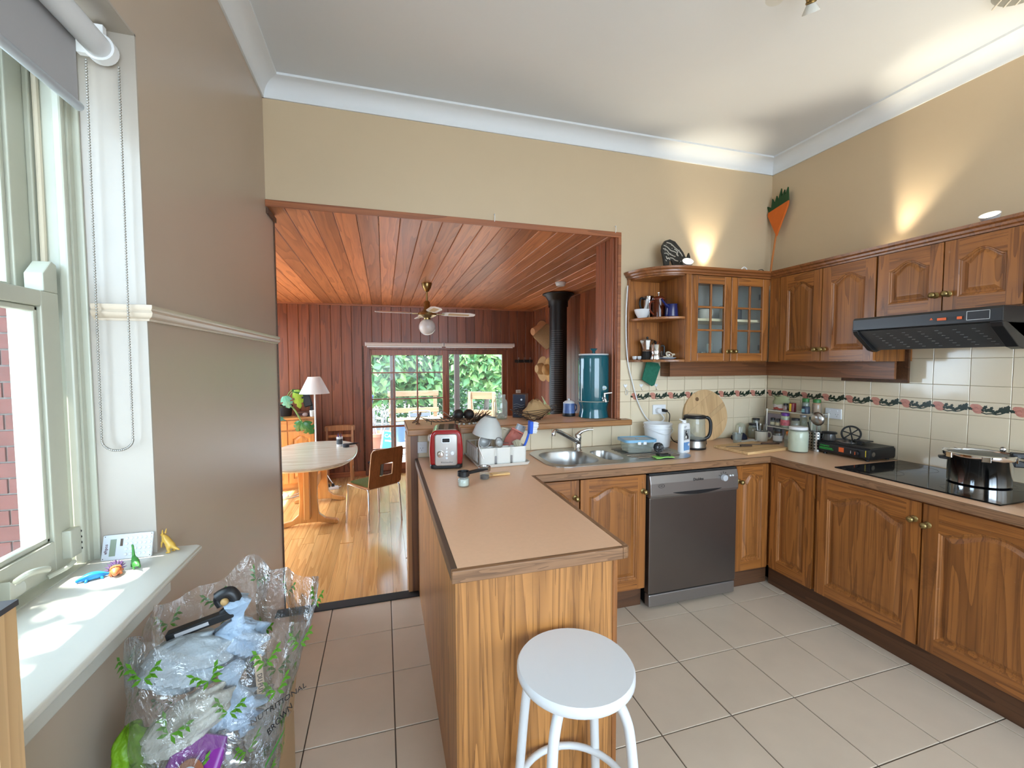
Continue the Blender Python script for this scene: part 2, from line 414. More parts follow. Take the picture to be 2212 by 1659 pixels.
def wall_tiles(wall, cols, rws, place, rotm):
    for a, b in cols:
        for z0, z1, bd in rws:
            loc = place((a+b)/2, (z0+z1)/2)
            t = tile_obj(wall, 'border_tile' if bd else 'tile', M_tile, b-a-.0025, z1-z0, .007, loc, rotm)
            if bd and b-a > .1:
                p = mesh_obj('rose_print', mot_me, t, (0, 0, .0073))
                p.scale = ((b-a)/.167, 1, 1)
                p['label'] = 'printed pink rose with dark green leaves'
cols_b = [(1.650+.1625*k, 1.650+.1625*(k+1)) for k in range(0, 9)] + [(3.1125, R-.008)]
place_b = lambda a, z: (a, D, z); rot_b = (PI/2, 0, 0)
wall_tiles(wall_back, [(XO+.024, 1.8125)] + cols_b[1:], rows[1:5], place_b, rot_b)
cols_b0 = [(1.650-.1625*(k+1), 1.650-.1625*k) for k in range(8, -1, -1)]
wall_tiles(wall_back, [(max(a, .21), b) for a, b in cols_b0] + cols_b, rows[:1], place_b, rot_b)
cols_r = [(2.762, D-.008)] + [(2.762-.1695*(k+1), 2.762-.1695*k) for k in range(0, 12)]
wall_tiles(wall_right, cols_r, rows, lambda a, z: (R, a, z), (PI/2, 0, -PI/2))
# ---- left window: added lining, box frame, two sashes, sill
win = struct(MB().box(-.95, -.80, 1.475, WY1+.002, WZ0, WZ1).box(-.95, -.80, WY0, .56, WZ0, WZ1).box(-.95, -.80, .56, 1.475, 2.415, WZ1+.002).box(-.95, -.80, .56, 1.475, WZ0-.01, .978).build('window_1', M_cream))
M_rev = plain('reveal_lit_tone', (.41,.365,.31), .3, var=.05, bmp=.05, bscale=14)  # sky light on the reveal put into a tone of its own
MB().box(-.80, L+.002, WY1-.006, WY1+.001, .965, WZ1).box(-.80, L+.002, WY0, WY0+.006, .965, WZ1).box(-.80, L+.002, WY0, WY1, WZ1-.006, WZ1+.001).build('reveal_tone_lining', M_rev, win)  # thin lining added to carry the reveal tone
MB().box(-.808, -.785, 1.492, WY1-.006, .97, WZ1).build('architrave_bead', M_cream, win, bevel=.004)
MB().box(-.826, -.804, 1.458, 1.476, .97, 2.42).build('staff_bead', M_cream, win, bevel=.005)
MB().box(-.885, -.872, 1.462, 1.478, .97, 2.42).build('parting_bead', M_cream, win, bevel=.003)
def sash(name, x, y0, y1, z0, z1, bot, top, horn):
    s = MB(); st = .062
    s.box(x-.02, x+.02, y1-st, y1, z0, z1).box(x-.02, x+.02, y0, y0+st, z0, z1)
    s.box(x-.02, x+.02, y0+st, y1-st, z0, z0+bot).box(x-.02, x+.02, y0+st, y1-st, z1-top, z1)
    o = s.build(name, M_cream, win, bevel=.003)
    b = MB(); a = .014
    for ya, yb, za, zb in ((y1-st-a, y1-st, z0+bot, z1-top), (y0+st, y0+st+a, z0+bot, z1-top), (y0+st, y1-st, z0+bot, z0+bot+a), (y0+st, y1-st, z1-top-a, z1-top)):
        b.box(x-.012, x+.012, ya, yb, za, zb)
    b.build('glazing_bead', M_cream, o, bevel=.004)
    if horn: MB().prism([(y1-.050, z1), (y1, z1), (y1, z1+.075), (y1-.018, z1+.082), (y1-.050, z1+.045)], x-.02, x+.02, 'yz').build('sash_horn', M_cream, o, bevel=.003)
    MB().box(x-.003, x+.001, y0+st, y1-st, z0+bot, z1-top).build('pane', M_pane, o)
    return o
low = sash('lower_sash', -.846, .575, 1.452, .985, 1.715, .085, .040, True)
sash('upper_sash', -.905, .56, 1.470, 1.680, 2.42, .040, .055, False)
MB().tube(bez([(-.862, 1.470, 1.80), (-.862, 1.472, 2.1), (-.862, 1.470, 2.38)], 6), .007, 8).build('sash_cord', plain('cotton_cord', (.62,.55,.42), .9), win)
# sash lift, catch box
c = MB(); c.box(-.828, -.806, 1.415, 1.456, 1.010, 1.085).build('sash_stop', M_cream, low, bevel=.003)
for k in range(4): MB().cyl((-.8085, 1.4565, 1.022+.016*k), (-.8085, 1.4575, 1.022+.016*k), .0035, seg=8).build('screw', M_blackm, win)
MB().prism([(1.215,1.000),(1.260,1.000),(1.262,1.020),(1.250,1.038),(1.232,1.030),(1.218,1.045)], -.826, -.806, 'yz').tube(bez([(-.815,1.24,1.03),(-.795,1.25,1.045),(-.785,1.275,1.042),(-.78,1.29,1.036)]), [.008]*24+[.006], 8).build('sash_lift', M_cream, low, bevel=.002)
c = MB(); c.tube(bez([(-.82,1.35,.992),(-.80,1.38,1.0),(-.80,1.41,1.004)]), .006, 8).build('sash_catch', M_cream, low)
sl = MB()
pr = [(-.81,.945),(-.565,.945),(-.552,.951),(-.549,.958),(-.553,.966),(-.565,.970),(-.81,.974)]
sl.loft([[(x, .48, z) for x, z in pr], [(x, 1.535, z) for x, z in pr]])
MB().box(L-.002, L+.028, .50, 1.51, .845, .945).build('sill_apron', M_sill, sl.build('sill', M_sill, win, bevel=.003, smooth=40), bevel=.003)
# ---- dining room floor, walls, ceiling
fd = struct(MB().box(-2.2, 2.6, 2.86, 7.1, ZF-.1, ZF-.012).build('floor_dining', M_grout))
bw = .118; x = -2.2
while x < 2.5:
    y = 2.89 - random.random()*1.6
    while y < 7.0:
        l = random.choice((1.8, 2.4, 3.0)); a, b = max(y, 2.89), min(y+l, 7.0)
        if b-a > .1:
            tile_obj(fd, 'floorboard', M_floorw, bw-.0012, round((b-a)*20)/20-.001, .012, (x+bw/2, (a+b)/2, ZF-.012), bev=.0008)
        y += l
    x += bw
# far wall
wf = MB().box(-2.2, -.27, YF+.016, YF+.15, ZF-.1, 2.6).box(2.06, 2.7, YF+.016, YF+.15, ZF-.1, 2.6).box(-.27, 2.06, YF+.016, YF+.15, 1.80, 2.6)
wall_far = struct(wf.build('wall_dining_far', M_kick))
bmesh_cache = {}
def cedar_board(parent, w, l, loc, rot=None, mat=M_cedz):
    k = (round(w,3), round(l,3), mat.name)
    if k not in bmesh_cache:
        a, e, t = w/2, .004, .016
        pf = [(-a, 0), (a, 0), (a, -t+e), (a-e, -t), (-a+e, -t), (-a, -t+e)]
        o = MB().loft([[(p, q, 0) for p, q in pf], [(p, q, l) for p, q in pf]]).build('board', mat, parent, loc, rot=rot); bmesh_cache[k] = o.data; return o
    return mesh_obj('board', bmesh_cache[k], parent, loc, rot)
x = -2.05
while x < 2.45:
    xa, xb = x, min(x+.145, 2.46)
    if xb-xa > .02:
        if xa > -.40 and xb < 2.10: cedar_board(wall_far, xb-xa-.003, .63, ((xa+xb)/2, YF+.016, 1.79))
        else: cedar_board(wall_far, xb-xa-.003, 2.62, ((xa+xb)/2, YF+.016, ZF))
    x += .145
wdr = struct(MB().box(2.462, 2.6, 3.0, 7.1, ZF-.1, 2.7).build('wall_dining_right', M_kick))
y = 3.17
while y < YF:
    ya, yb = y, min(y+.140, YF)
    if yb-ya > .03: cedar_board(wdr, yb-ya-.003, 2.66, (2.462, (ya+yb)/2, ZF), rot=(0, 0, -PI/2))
    y += .140
# dining room left wall, out of view, with a window added for daylight
wdl = struct(MB().box(-2.2, -2.05, 3.0, 3.9, ZF-.1, 2.7).box(-2.2, -2.05, 6.5, 7.1, ZF-.1, 2.7).box(-2.2, -2.05, 3.9, 6.5, ZF-.1, -.1).box(-2.2, -2.05, 3.9, 6.5, 2.20, 2.7).build('wall_dining_left', M_cedz))
w3 = struct(MB().box(-2.16, -2.08, 3.9, 3.96, -.1, 2.20).box(-2.16, -2.08, 6.44, 6.5, -.1, 2.20).box(-2.16, -2.08, 3.96, 6.44, -.1, -.04).box(-2.16, -2.08, 3.96, 6.44, 2.14, 2.20).build('added_window_side', M_cedz))
MB().box(-2.15, -2.09, 5.17, 5.23, -.04, 2.14).build('mullion', M_cedz, w3)
# sloping cedar ceiling
SL = (2.41-2.468)/(6.95-2.95)
zc = lambda y: 2.468 + (y-2.95)*SL
cd = struct(MB().prism([(3.171, zc(3.17)+.02), (7.1, zc(7.1)+.02), (7.1, 2.75), (3.171, 2.75)], -2.2, 2.62, 'yz').build('ceiling_dining', M_kick))
x = -2.07; cb = None
while x < 2.46:
    w = .137
    if cb is None:
        e = .004; a = w/2-.0015; pf = [(-a, .018), (a, .018), (a, e), (a-e, 0), (-a+e, 0), (-a, e)]
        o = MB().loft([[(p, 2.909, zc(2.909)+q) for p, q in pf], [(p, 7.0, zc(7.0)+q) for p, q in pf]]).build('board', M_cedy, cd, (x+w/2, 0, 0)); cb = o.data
    else: mesh_obj('board', cb, cd, (x+w/2, 0, 0))
    x += w
struct(MB().prism([(-2.05, zc(YF)-.022), (2.46, zc(YF)-.022), (2.46, zc(YF)+.004), (-2.05, zc(YF)+.004)], YF-.022, YF+.003, 'xz').build('trim_12', M_cedx))
m = MB(); m.loft([[(2.446-a, 3.17, zc(3.17)+b) for a, b in ((0,-.022),(.02,-.022),(.02,.004),(0,.004))], [(2.446-a, YF, zc(YF)+b) for a, b in ((0,-.022),(.02,-.022),(.02,.004),(0,.004))]])
struct(m.build('trim_13', M_cedy))
struct(MB().box(2.420, 2.446, YF-.026, YF, ZF, 2.40).build('trim_14', M_cedz))
struct(MB().box(-2.05, -.29, YF-.014, YF, ZF, ZF+.075).build('baseboard_far', M_cedx))
# ---- far sliding door
door = struct(MB().box(-.285, -.205, YF-.02, YF+.12, ZF, 1.80).box(1.975, 2.075, YF-.02, YF+.12, ZF, 1.80).box(-.205, 1.975, YF-.02, YF+.12, 1.735, 1.80).box(-.205, 1.975, YF-.01, YF+.12, ZF, ZF+.05).build('door_1', M_cedz, bevel=.003))
M_mun = wood('door_rail_cedar', (.12,.032,.012), (.26,.08,.03), 'x', 5, 9, .5)
leaf = MB().box(-.205, -.180, YF+.02, YF+.06, ZF+.05, 1.735).box(.905, .985, YF+.02, YF+.06, ZF+.05, 1.735).box(-.18, .905, YF+.02, YF+.06, 1.650, 1.735).box(-.18, .905, YF+.02, YF+.06, ZF+.05, ZF+.16).build('sliding_leaf', M_cedz, door, bevel=.003)
zs = [-.04, .186, .542, .969, 1.379, 1.65]; xs = [-.18, .147, .506, .905]
for xx in xs[1:3]: MB().box(xx-.011, xx+.011, YF+.024, YF+.056, ZF+.16, 1.65).build('muntin', M_mun, leaf, bevel=.003)
for zz in zs[1:5]: MB().box(-.18, .905, YF+.022, YF+.054, zz-(.016 if zz == .542 else .010), zz+(.016 if zz == .542 else .010)).build('muntin', M_mun, leaf, bevel=.003)
for i in range(3):
    for k in range(5):
        MB().box(xs[i]+(.011 if i else 0), xs[i+1]-.011, YF+.038, YF+.041, zs[k]+.010, zs[k+1]-.010).build('pane', M_pane, leaf)
leaf2 = MB().box(.985, 1.010, YF+.02, YF+.06, ZF+.05, 1.735).box(1.895, 1.975, YF+.02, YF+.06, ZF+.05, 1.735).box(1.01, 1.895, YF+.02, YF+.06, 1.665, 1.735).box(1.01, 1.895, YF+.02, YF+.06, ZF+.05, ZF+.16).build('fixed_leaf', M_cedz, door, bevel=.003)
MB().box(1.01, 1.895, YF+.038, YF+.041, ZF+.16, 1.665).build('pane', M_pane, leaf2)
for a, b in ((-.26, .905), (.925, 2.07)):
    t = thing('roller_blind', 'rolled up white roller blind above %s half of the glass door' % ('the left' if a < 0 else 'the right'), 'blind', ((a+b)/2, YF-.075, 1.815), group='roller blinds over the glass door')
    h = (b-a)/2
    MB().cyl((-h, 0, 0), (h, 0, 0), .030, seg=16).build('roll', plain('blind_fabric', (.66,.60,.55), .7), t, smooth=40)
    MB().box(-h+.02, h-.02, -.012, .012, -.047, -.029).build('bottom_bar', M_white, t, bevel=.004)
    for sx in (-1, 1): MB().cyl((sx*h-.004, 0, 0), (sx*h+.004, 0, 0), .033, seg=16).box(sx*h-.004, sx*h+.004, 0, .055, -.02, .02).build('bracket', M_white, t, smooth=40)
# ================================================================ KITCHEN JOINERY
YB, XR = 2.229, 2.452        # worktop front edges (back run, right run)
RX90 = Matrix.Rotation(PI/2, 4, 'X')
def arch_ring(x0, x1, z0, zs, amp, d, y, n=16):
    p = [(x0+d, y, z0+d), (x1-d, y, z0+d)]
    for i in range(n+1):
        t = i/n; xx = x1-d + (x0-x1+2*d)*t
        b = (.5-.5*math.cos(2*PI*min(max((t-.04)/.92, 0), 1)))**.72
        p.append((xx, y, zs - d*.75 + amp*b))
    return p
def knob(parent, x, y, z, name='knob'):
    m = MB(); m.lathe([(.015,0),(.016,.002),(.013,.005),(.006,.007),(.006,.017),(.011,.022),(.0155,.029),(.0145,.037),(.009,.042),(.0005,.0435)], 18, (x, y, z), RX90)
    o = m.build(name, M_brass, parent, smooth=50); o['label'] = 'round aged brass knob'; return o
def arched_door(parent, w, h, loc, kx=None, kz=None, st=.055, amp=.05, rz=0):
    """raised and arched panel door, front face at local y=0"""
    m = MB(); zs = h-st-amp; x0, x1, z0 = st, w-st, st+.008
    m.mat(0).box(0, st, 0, .021, 0, h).box(w-st, w, 0, .021, 0, h)
    m.mat(1).box(st, w-st, 0, .021, 0, z0)
    top = [(p[0], p[2]) for p in arch_ring(x0, x1, z0, zs, amp, 0, 0)[2:]]
    m.prism([(x1, h), (x0, h)] + top[::-1], 0, .021, 'xz')
    o = m.build('door', [M_oakz, M_oakx], parent, loc, rz)
    p = MB(); rings = [arch_ring(x0, x1, z0, zs, amp, d, y) for d, y in ((0,.0005),(.004,.004),(.009,.005),(.012,.010),(.018,.0115),(.020,.0115),(.040,.004),(.046,.0035))]
    p.loft(rings, True, False, True)
    p.build('panel', M_oakpz, o)
    if kx is not None: knob(o, kx, 0, kz)
    return o
# ---- base units on the back run
def base_unit(name, label, x0, x1, kx, door_x0=None):
    t = thing(name, label, 'cabinet', (x0, YB+.03, 0))
    w = x1-x0
    e = D-YB-.045
    MB().box(.002, w-.002, .022, e, .135, .150).box(.002, .016, .022, e, .150, .69).box(w-.016, w-.002, .022, e, .150, .69).box(.016, w-.016, e-.01, e, .150, .69).build('body', M_oakz, t)
    d0 = 0 if door_x0 is None else door_x0-x0
    arched_door(t, w-d0-.004, .708, (d0+.002, 0, .137), kx-x0-d0, .608)
    return t
base_unit('base_cabinet', 'narrow oak base cabinet tucked against the peninsula, left of the sink cupboard', .80, 1.078, 1.050)
base_unit('base_cabinet', 'oak base cabinet with worn arched door just left of the dishwasher', 1.084, 1.524, 1.500)
# corner unit with two doors meeting at the inside corner
cu = thing('corner_cabinet', 'oak corner base cabinet with two narrow arched doors right of the dishwasher', 'cabinet', (2.2, YB+.03, 0))
MB().box(.0, R-2.2-.02, .022, D-YB-.045, .135, .858).box(.305, R-2.2-.02, -.325, .03, .135, .858).build('body', M_oakz, cu)
arched_door(cu, .268, .708, (.004, 0, .137), .022, .608, .05)
arched_door(cu, .300, .708, (.282, -.010, .137), None, None, .055, .05, -PI/2)
# double unit on the right run
du = thing('base_cabinet', 'wide oak base cabinet with two arched doors below the cooktop', 'cabinet', (2.482, 1.928, 0), -PI/2)
MB().box(.002, 1.058, .022, R-2.482-.02, .135, .858).build('body', M_oakz, du)
arched_door(du, .520, .708, (.003, 0, .137), .494, .622, .062, .06)
arched_door(du, .520, .708, (.532, 0, .137), .020, .610, .062, .06)
du2 = thing('base_cabinet', 'oak base cabinet at the near end of the cooktop run, mostly out of frame', 'cabinet', (2.482, .866, 0), -PI/2)
MB().box(.002, .50, .022, R-2.482-.02, .135, .858).build('body', M_oakz, du2)
arched_door(du2, .496, .708, (.003, 0, .137), .470, .622, .062, .06)
# kickboards
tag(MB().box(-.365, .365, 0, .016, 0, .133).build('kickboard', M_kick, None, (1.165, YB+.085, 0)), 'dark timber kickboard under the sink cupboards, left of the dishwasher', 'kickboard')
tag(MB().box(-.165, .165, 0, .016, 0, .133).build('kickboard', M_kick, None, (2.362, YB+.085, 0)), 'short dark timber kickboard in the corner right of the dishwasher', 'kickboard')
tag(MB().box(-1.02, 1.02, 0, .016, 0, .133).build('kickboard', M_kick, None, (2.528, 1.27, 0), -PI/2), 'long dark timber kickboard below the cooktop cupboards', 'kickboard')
# ---- worktop: one continuous U of laminate with timber edging
wt = thing('worktop', 'peach laminate worktop with worn timber edging running round the kitchen', 'worktop', (0, 0, .86))
m = MB(); z0, z1 = .002, .0392
SX0, SX1, SY0, SY1 = .985, 1.50, 2.395, 2.80
XE = R-.0085; YE = D-.0085
m.box(.206, SX0, 2.249, YE, z0, z1).box(SX1, XE, 2.249, YE, z0, z1).box(SX0, SX1, 2.249, SY0, z0, z1).box(SX0, SX1, SY1, YE, z0, z1)
m.box(2.472, XE, .35, 2.249, z0, z1).box(.206, .778, 1.288, 2.249, z0, z1)
m.build('laminate', M_lam, wt)
MB().box(.798, 2.472, YB, YB+.020, 0, .040).build('edging', M_edge, wt, bevel=.003)
MB().box(.186, .770, 1.268, 1.288, 0, .040).prism([(.770,1.268),(.790,1.272),(.798,1.282),(.798,1.288),(.770,1.288)], 0, .040).build('edging_end', M_edge, wt, bevel=.003)
MB().box(XR, XR+.020, .35, YB, 0, .040).build('edging', M_edgey, wt, bevel=.003)
MB().box(.778, .798, 1.288, 2.249, 0, .040).build('edging', M_edgey, wt, bevel=.003)
MB().box(.186, .206, 1.288, D-.032, 0, .040).build('edging', plain('dark_laminate_edge', (.09,.055,.035), .5), wt, bevel=.003)
# ---- peninsula carcase
pn = thing('peninsula_cabinet', 'oak veneered peninsula carcase under the worktop, behind the white stool', 'cabinet', (.48, 1.30, 0))
MB().box(-.277, .268, 0, .018, .0, .860).build('end_panel', M_ven, pn)
MB().box(.268, .286, -.003, .03, .0, .860).build('corner_post', M_oakz, pn, bevel=.002)
MB().box(-.279, -.262, -.001, 1.57, .0, .860).build('side_panel', M_ven, pn)
MB().box(-.262, .262, .018, .92, .10, .858).build('body', M_oaky, pn)
# ---- sink
def plate(outer, holes, z, name, mat, parent, thick=0):
    bm = bmesh.new(); 
    for lp in [outer]+holes:
        vs = [bm.verts.new((x, y, z)) for x, y in lp]
        for i in range(len(vs)): bm.edges.new((vs[i], vs[(i+1) % len(vs)]))
    bmesh.ops.triangle_fill(bm, use_beauty=True, use_dissolve=False, edges=bm.edges[:])
    bmesh.ops.recalc_face_normals(bm, faces=bm.faces)
    if bm.faces and bm.faces[:][0].normal.z < 0: bmesh.ops.reverse_faces(bm, faces=bm.faces[:])
    me = bpy.data.meshes.new(name); bm.to_mesh(me); bm.free(); me.materials.append(mat)
    o = mesh_obj(name, me, parent)
    if thick:
        md = o.modifiers.new('solid', 'SOLIDIFY'); md.thickness = thick; md.offset = -1
    return o
sk = thing('sink', 'stainless steel one and a half bowl sink with ribbed drainer under the bar', 'sink', (1.45, 2.60, .90))
def shift(p, dx=-1.45, dy=-2.60): return [(a+dx, b+dy) for a, b in p]
outer = shift(rrect(.945, 1.985, 2.345, 2.870, .13, 8)); b1 = shift(rrect(.985, 1.325, 2.395, 2.795, .125, 8)); b2 = shift(rrect(1.358, 1.500, 2.43, 2.735, .068, 7))
plate(outer, [b1, b2], .005, 'deck', M_steel, sk, .0048)
ms_ = MB(); cx = lambda P: (sum(p[0] for p in P)/len(P), sum(p[1] for p in P)/len(P))
def bowl(P, depth, name):
    c = cx(P); m = MB(); rings = []
    for k, z in ((1.0,.005),(.975,-.004),(.955,-depth*.5),(.90,-depth*.9),(.80,-depth),(.12,-depth-.004)):
        rings.append([(c[0]+(x-c[0])*k, c[1]+(y-c[1])*k, z) for x, y in P])
    m.loft(rings, True, False, True); o = m.build(name, M_steel, sk, smooth=60)
    MB().lathe([(.030,-depth-.003),(.030,-depth+.001),(.022,-depth+.002),(.020,-depth-.002)], 18, (c[0], c[1], 0)).build('drain', M_steeld, o, smooth=50)
bowl(b1, .165, 'main_bowl'); bowl(b2, .12, 'half_bowl')
for k in range(9):
    y = -.165+.042*k; x0 = .10 if 0 < k < 8 else .13
    MB().tube([(x0, y, .0045), (x0+.01, y, .0062), (.47-.008*abs(k-4), y, .0062), (.48-.008*abs(k-4), y, .0045)], .005, 6).build('drainer_rib', M_steel, sk, smooth=60)
tp = thing('mixer_tap', 'chrome mixer tap with angled spout behind the sink bowls', 'tap', (1.318, 2.79, .905))
MB().lathe([(.027,0),(.028,.004),(.024,.008),(.023,.075),(.026,.085),(.026,.105),(.020,.118),(.0005,.122)], 20).build('body', M_chrome, tp, smooth=50)
MB().tube(bez([(0,-.012,.055),(-.09,-.065,.105),(-.20,-.13,.160),(-.235,-.15,.170),(-.250,-.160,.160),(-.252,-.161,.140)], 6), [.015]*12+[.013]*18+[.013], 12).build('spout', M_chrome, tp, smooth=60)
MB().tube(bez([(0,0,.112),(.03,-.01,.135),(.075,-.02,.146),(.105,-.024,.146)], 5), [.013]*5+[.009]*5+[.007]*6, 10).build('lever', M_chrome, tp, smooth=60)
# ---- dishwasher
dw = thing('dishwasher', 'freestanding stainless steel dishwasher between the oak base cabinets', 'appliance', (1.535, YB-.004, 0))
wD = .655
M_dwd = plain('dishwasher_door_steel', (.16,.135,.12), .33, .85, var=.05); M_dwl = plain('dishwasher_fascia_steel', (.30,.275,.26), .34, .8, var=.03)
MB().box(.012, wD-.012, .03, .60, .02, .845).build('body', M_black, dw)
MB().box(.0, wD, .012, .06, .10, .700).build('door', M_dwd, dw, bevel=.004)
fo = MB().prism([(.006,.702),(.0,.720),(.003,.790),(.014,.838),(.06,.838),(.06,.702)], 0, wD, 'yz').build('control_panel', M_dwl, dw, bevel=.003)
hp = [(.16+.36*i/14, .726-.020*math.sin(PI*i/14)**.8) for i in range(15)]
MB().prism([(x, .728) for x, _ in hp[::-1]] + [(x, z) for x, z in hp], -.0015, .012, 'xz').build('handle_recess', M_black, fo)
MB().lathe([(.021,0),(.021,.012),(.019,.020),(.0005,.021)], 20, (.535, .001, .792), RX90).build('dial', plain('grey_plastic', (.45,.46,.48), .35), fo, smooth=40)
for x in (.590, .610): MB().lathe([(.006,0),(.005,.005),(.0004,.006)], 12, (x, .003, .800), RX90).build('button', M_white, fo, smooth=40)
text_mesh('brand_lettering', 'Dishlex', .026, M_black, fo, (.345, .0015, .796), (PI/2-.05, 0, 0))
MB().loft([[(.075+.022*math.cos(2*PI*i/20)*k, -.001, .775+.012*math.sin(2*PI*i/20)*k) for i in range(20)] for k in (1.0, .88)], True, False, False).build('badge_ring', M_black, fo)
text_mesh('badge_lettering', '4.5', .012, M_black, fo, (.075, -.0005, .775), (PI/2-.03, 0, 0))
for k in range(5):
    a = .5+.55*k; MB().box(-.004, .004, -.0008, .0008, -.0012, .0012, Matrix.Translation((.535+.034*math.cos(a), .0012, .792+.034*math.sin(a))) @ Matrix.Rotation(-a, 4, 'Y')).build('dial_mark', M_black, fo)
MB().box(.004, wD-.004, .012, .06, .018, .094).build('plinth', M_dwl, dw, bevel=.006)
MB().box(.0, wD, .02, .10, .840, .850).build('top_gap_shade', M_blackm, dw)  # dark strip standing for the shade in the gap under the worktop
for x in (.04, wD-.04): MB().cyl((x, .10, 0), (x, .10, .02), .015).build('foot', M_black, dw)
# ---- upper units, back wall
UZ0, UZ1, UY, UX = 1.53, 2.155, 2.588, 2.80
cs = thing('corner_shelf', 'open oak shelf unit with curved ends at the left of the wall cabinets', 'shelf', (2.05, D-.001, UZ0))
def qpts(rx, ry, n=18): return [(0, 0)] + [(-rx*math.cos(PI/2*i/n), -ry*math.sin(PI/2*i/n)) for i in range(n+1)]
for z in (0, .305):
    MB().prism(qpts(.270, .318), z, z+.018).build('shelf', M_oakx, cs, bevel=.003)
MB().prism(qpts(.258, .305), .610, .640).build('top', M_oakx, cs)
MB().box(-.270, 0, -.010, 0, 0, .625).build('back_panel', M_oakz, cs)
MB().box(-.276, -.256, -.022, 0, 0, .625).build('end_stile', M_oakz, cs, bevel=.003)
gc = thing('glass_cabinet', 'oak wall cabinet with two small paned glass doors beside the open shelf', 'cabinet', (2.05, UY, UZ0))
wG, dG, hG = .750, D-UY-.001, UZ1-UZ0
M_cabin = plain('pale_cabinet_lining', (.42,.44,.43), .5, var=.04)
MB().box(0, .014, .022, dG, 0, hG).box(0, wG, .022, dG, 0, .016).box(0, wG, .022, dG, hG-.016, hG).box(.002, .045, .0, .022, 0, hG).build('body', M_oakz, gc)
MB().box(.014, R-2.05-.002, dG-.008, dG, .016, hG-.016).box(wG-.006, wG, .03, dG-.008, .016, hG-.016).build('lining', M_cabin, gc)
MB().box(.014, wG-.006, .05, dG-.008, .300, .318).build('inner_shelf', plain('cream_shelf_edge', (.70,.63,.44), .5), gc)
def glass_door(parent, w, h, loc, kx, kz):
    st = .058; t = .021
    m = MB().mat(0).box(0, st, 0, t, 0, h).box(w-st, w, 0, t, 0, h).mat(1).box(st, w-st, 0, t, 0, st).box(st, w-st, 0, t, h-st, h)
    o = m.build('door', [M_oakz, M_oakx], parent, loc, bevel=.003)
    x = w/2; MB().box(x-.007, x+.007, .003, .016, st, h-st).build('muntin', M_oakz, o, bevel=.002)
    zz = [st+(h-2*st)*k/3 for k in range(4)]
    for z in zz[1:3]: MB().box(st, w-st, .004, .015, z-.007, z+.007).build('muntin', M_oakx, o, bevel=.002)
    for i in range(2):
        for k in range(3):
            xa = st if i == 0 else x+.007; xb = x-.007 if i == 0 else w-st
            MB().box(xa, xb, .0175, .0195, zz[k]+(.007 if k else 0), zz[k+1]-(.007 if k < 2 else 0)).build('pane', M_clear, o)
    knob(o, kx, 0, kz)
    return o
glass_door(gc, .345, hG-.014, (.047, 0, .006), .325, .070)
dr = glass_door(gc, .345, hG-.014, (.397, 0, .006), .020, .070)
for z in (.10, .48): MB().box(.285, .312, .021, .035, z-.02, z+.02).build('hinge', M_steeld, dr)
# ---- upper units, right wall (local x runs towards the camera)
def upper(name, label, y1, widths, z0, z1, knobs, filler=0):
    t = thing(name, label, 'cabinet', (UX, y1, z0), -PI/2)
    wt_ = filler+sum(widths); h = z1-z0
    MB().box(.001, wt_-.001, .022, R-UX-.001, 0, h).build('body', M_oakz, t)
    if filler: MB().box(0, filler-.003, 0, .022, 0, h).build('filler', M_oakz, t)
    x = filler
    for w, (kx, kz) in zip(widths, knobs):
        arched_door(t, w-.006, h-.014, (x+.003, 0, .006), kx, kz, .058, .045); x += w
    return t
upper('wall_cabinet', 'oak wall cabinet with two tall arched doors in the room corner beside the hood', 2.585, (.318, .328), UZ0, UZ1, ((.292, .075), (.020, .075)), .084)
upper('wall_cabinet', 'short oak wall cabinet with two arched doors above the range hood', 1.850, (.315, .300), 1.785, UZ1, ((.283, .085), (.022, .085)))
upper('wall_cabinet', 'oak wall cabinet at the right edge beyond the range hood', 1.228, (.32,), UZ0+.25, UZ1, ((.02, .08),))
# cornice moulding along all wall cabinets
def sweep(path, prof, closed=False):
    rings = []; n = len(path)
    for i in range(n):
        a = Vector(path[max(i-1, 0)]); b = Vector(path[i]); c = Vector(path[min(i+1, n-1)])
        t1 = (b-a).normalized() if i else (c-b).normalized(); t2 = (c-b).normalized() if i < n-1 else t1
        n1 = Vector((t1.y, -t1.x)); n2 = Vector((t2.y, -t2.x)); nn = n1+n2; nn = nn/ max(nn.length_squared/2, .3)
        rings.append([(b.x+nn.x*d, b.y+nn.y*d, z) for d, z in prof])
    return rings
path = [(2.05-.274*math.cos(PI/2*i/16), D-.002-.318*math.sin(PI/2*i/16)) for i in range(17)] + [(2.2, UY), (2.5, UY), (UX, UY), (UX, 2.2), (UX, 1.6), (UX, .92)]
cp = [(-.016,2.150),(.004,2.150),(.006,2.160),(.016,2.166),(.018,2.178),(.030,2.186),(.034,2.200),(-.016,2.200)]
m = MB(); m.loft(sweep(path, cp)); tag(m.build('cabinet_cornice', wood('cornice_timber', (.11,.036,.010), (.25,.088,.025), 'x', 6, 8, .6, .35, .3), smooth=30), 'dark oak cornice moulding running along the top of the wall cabinets', 'moulding')
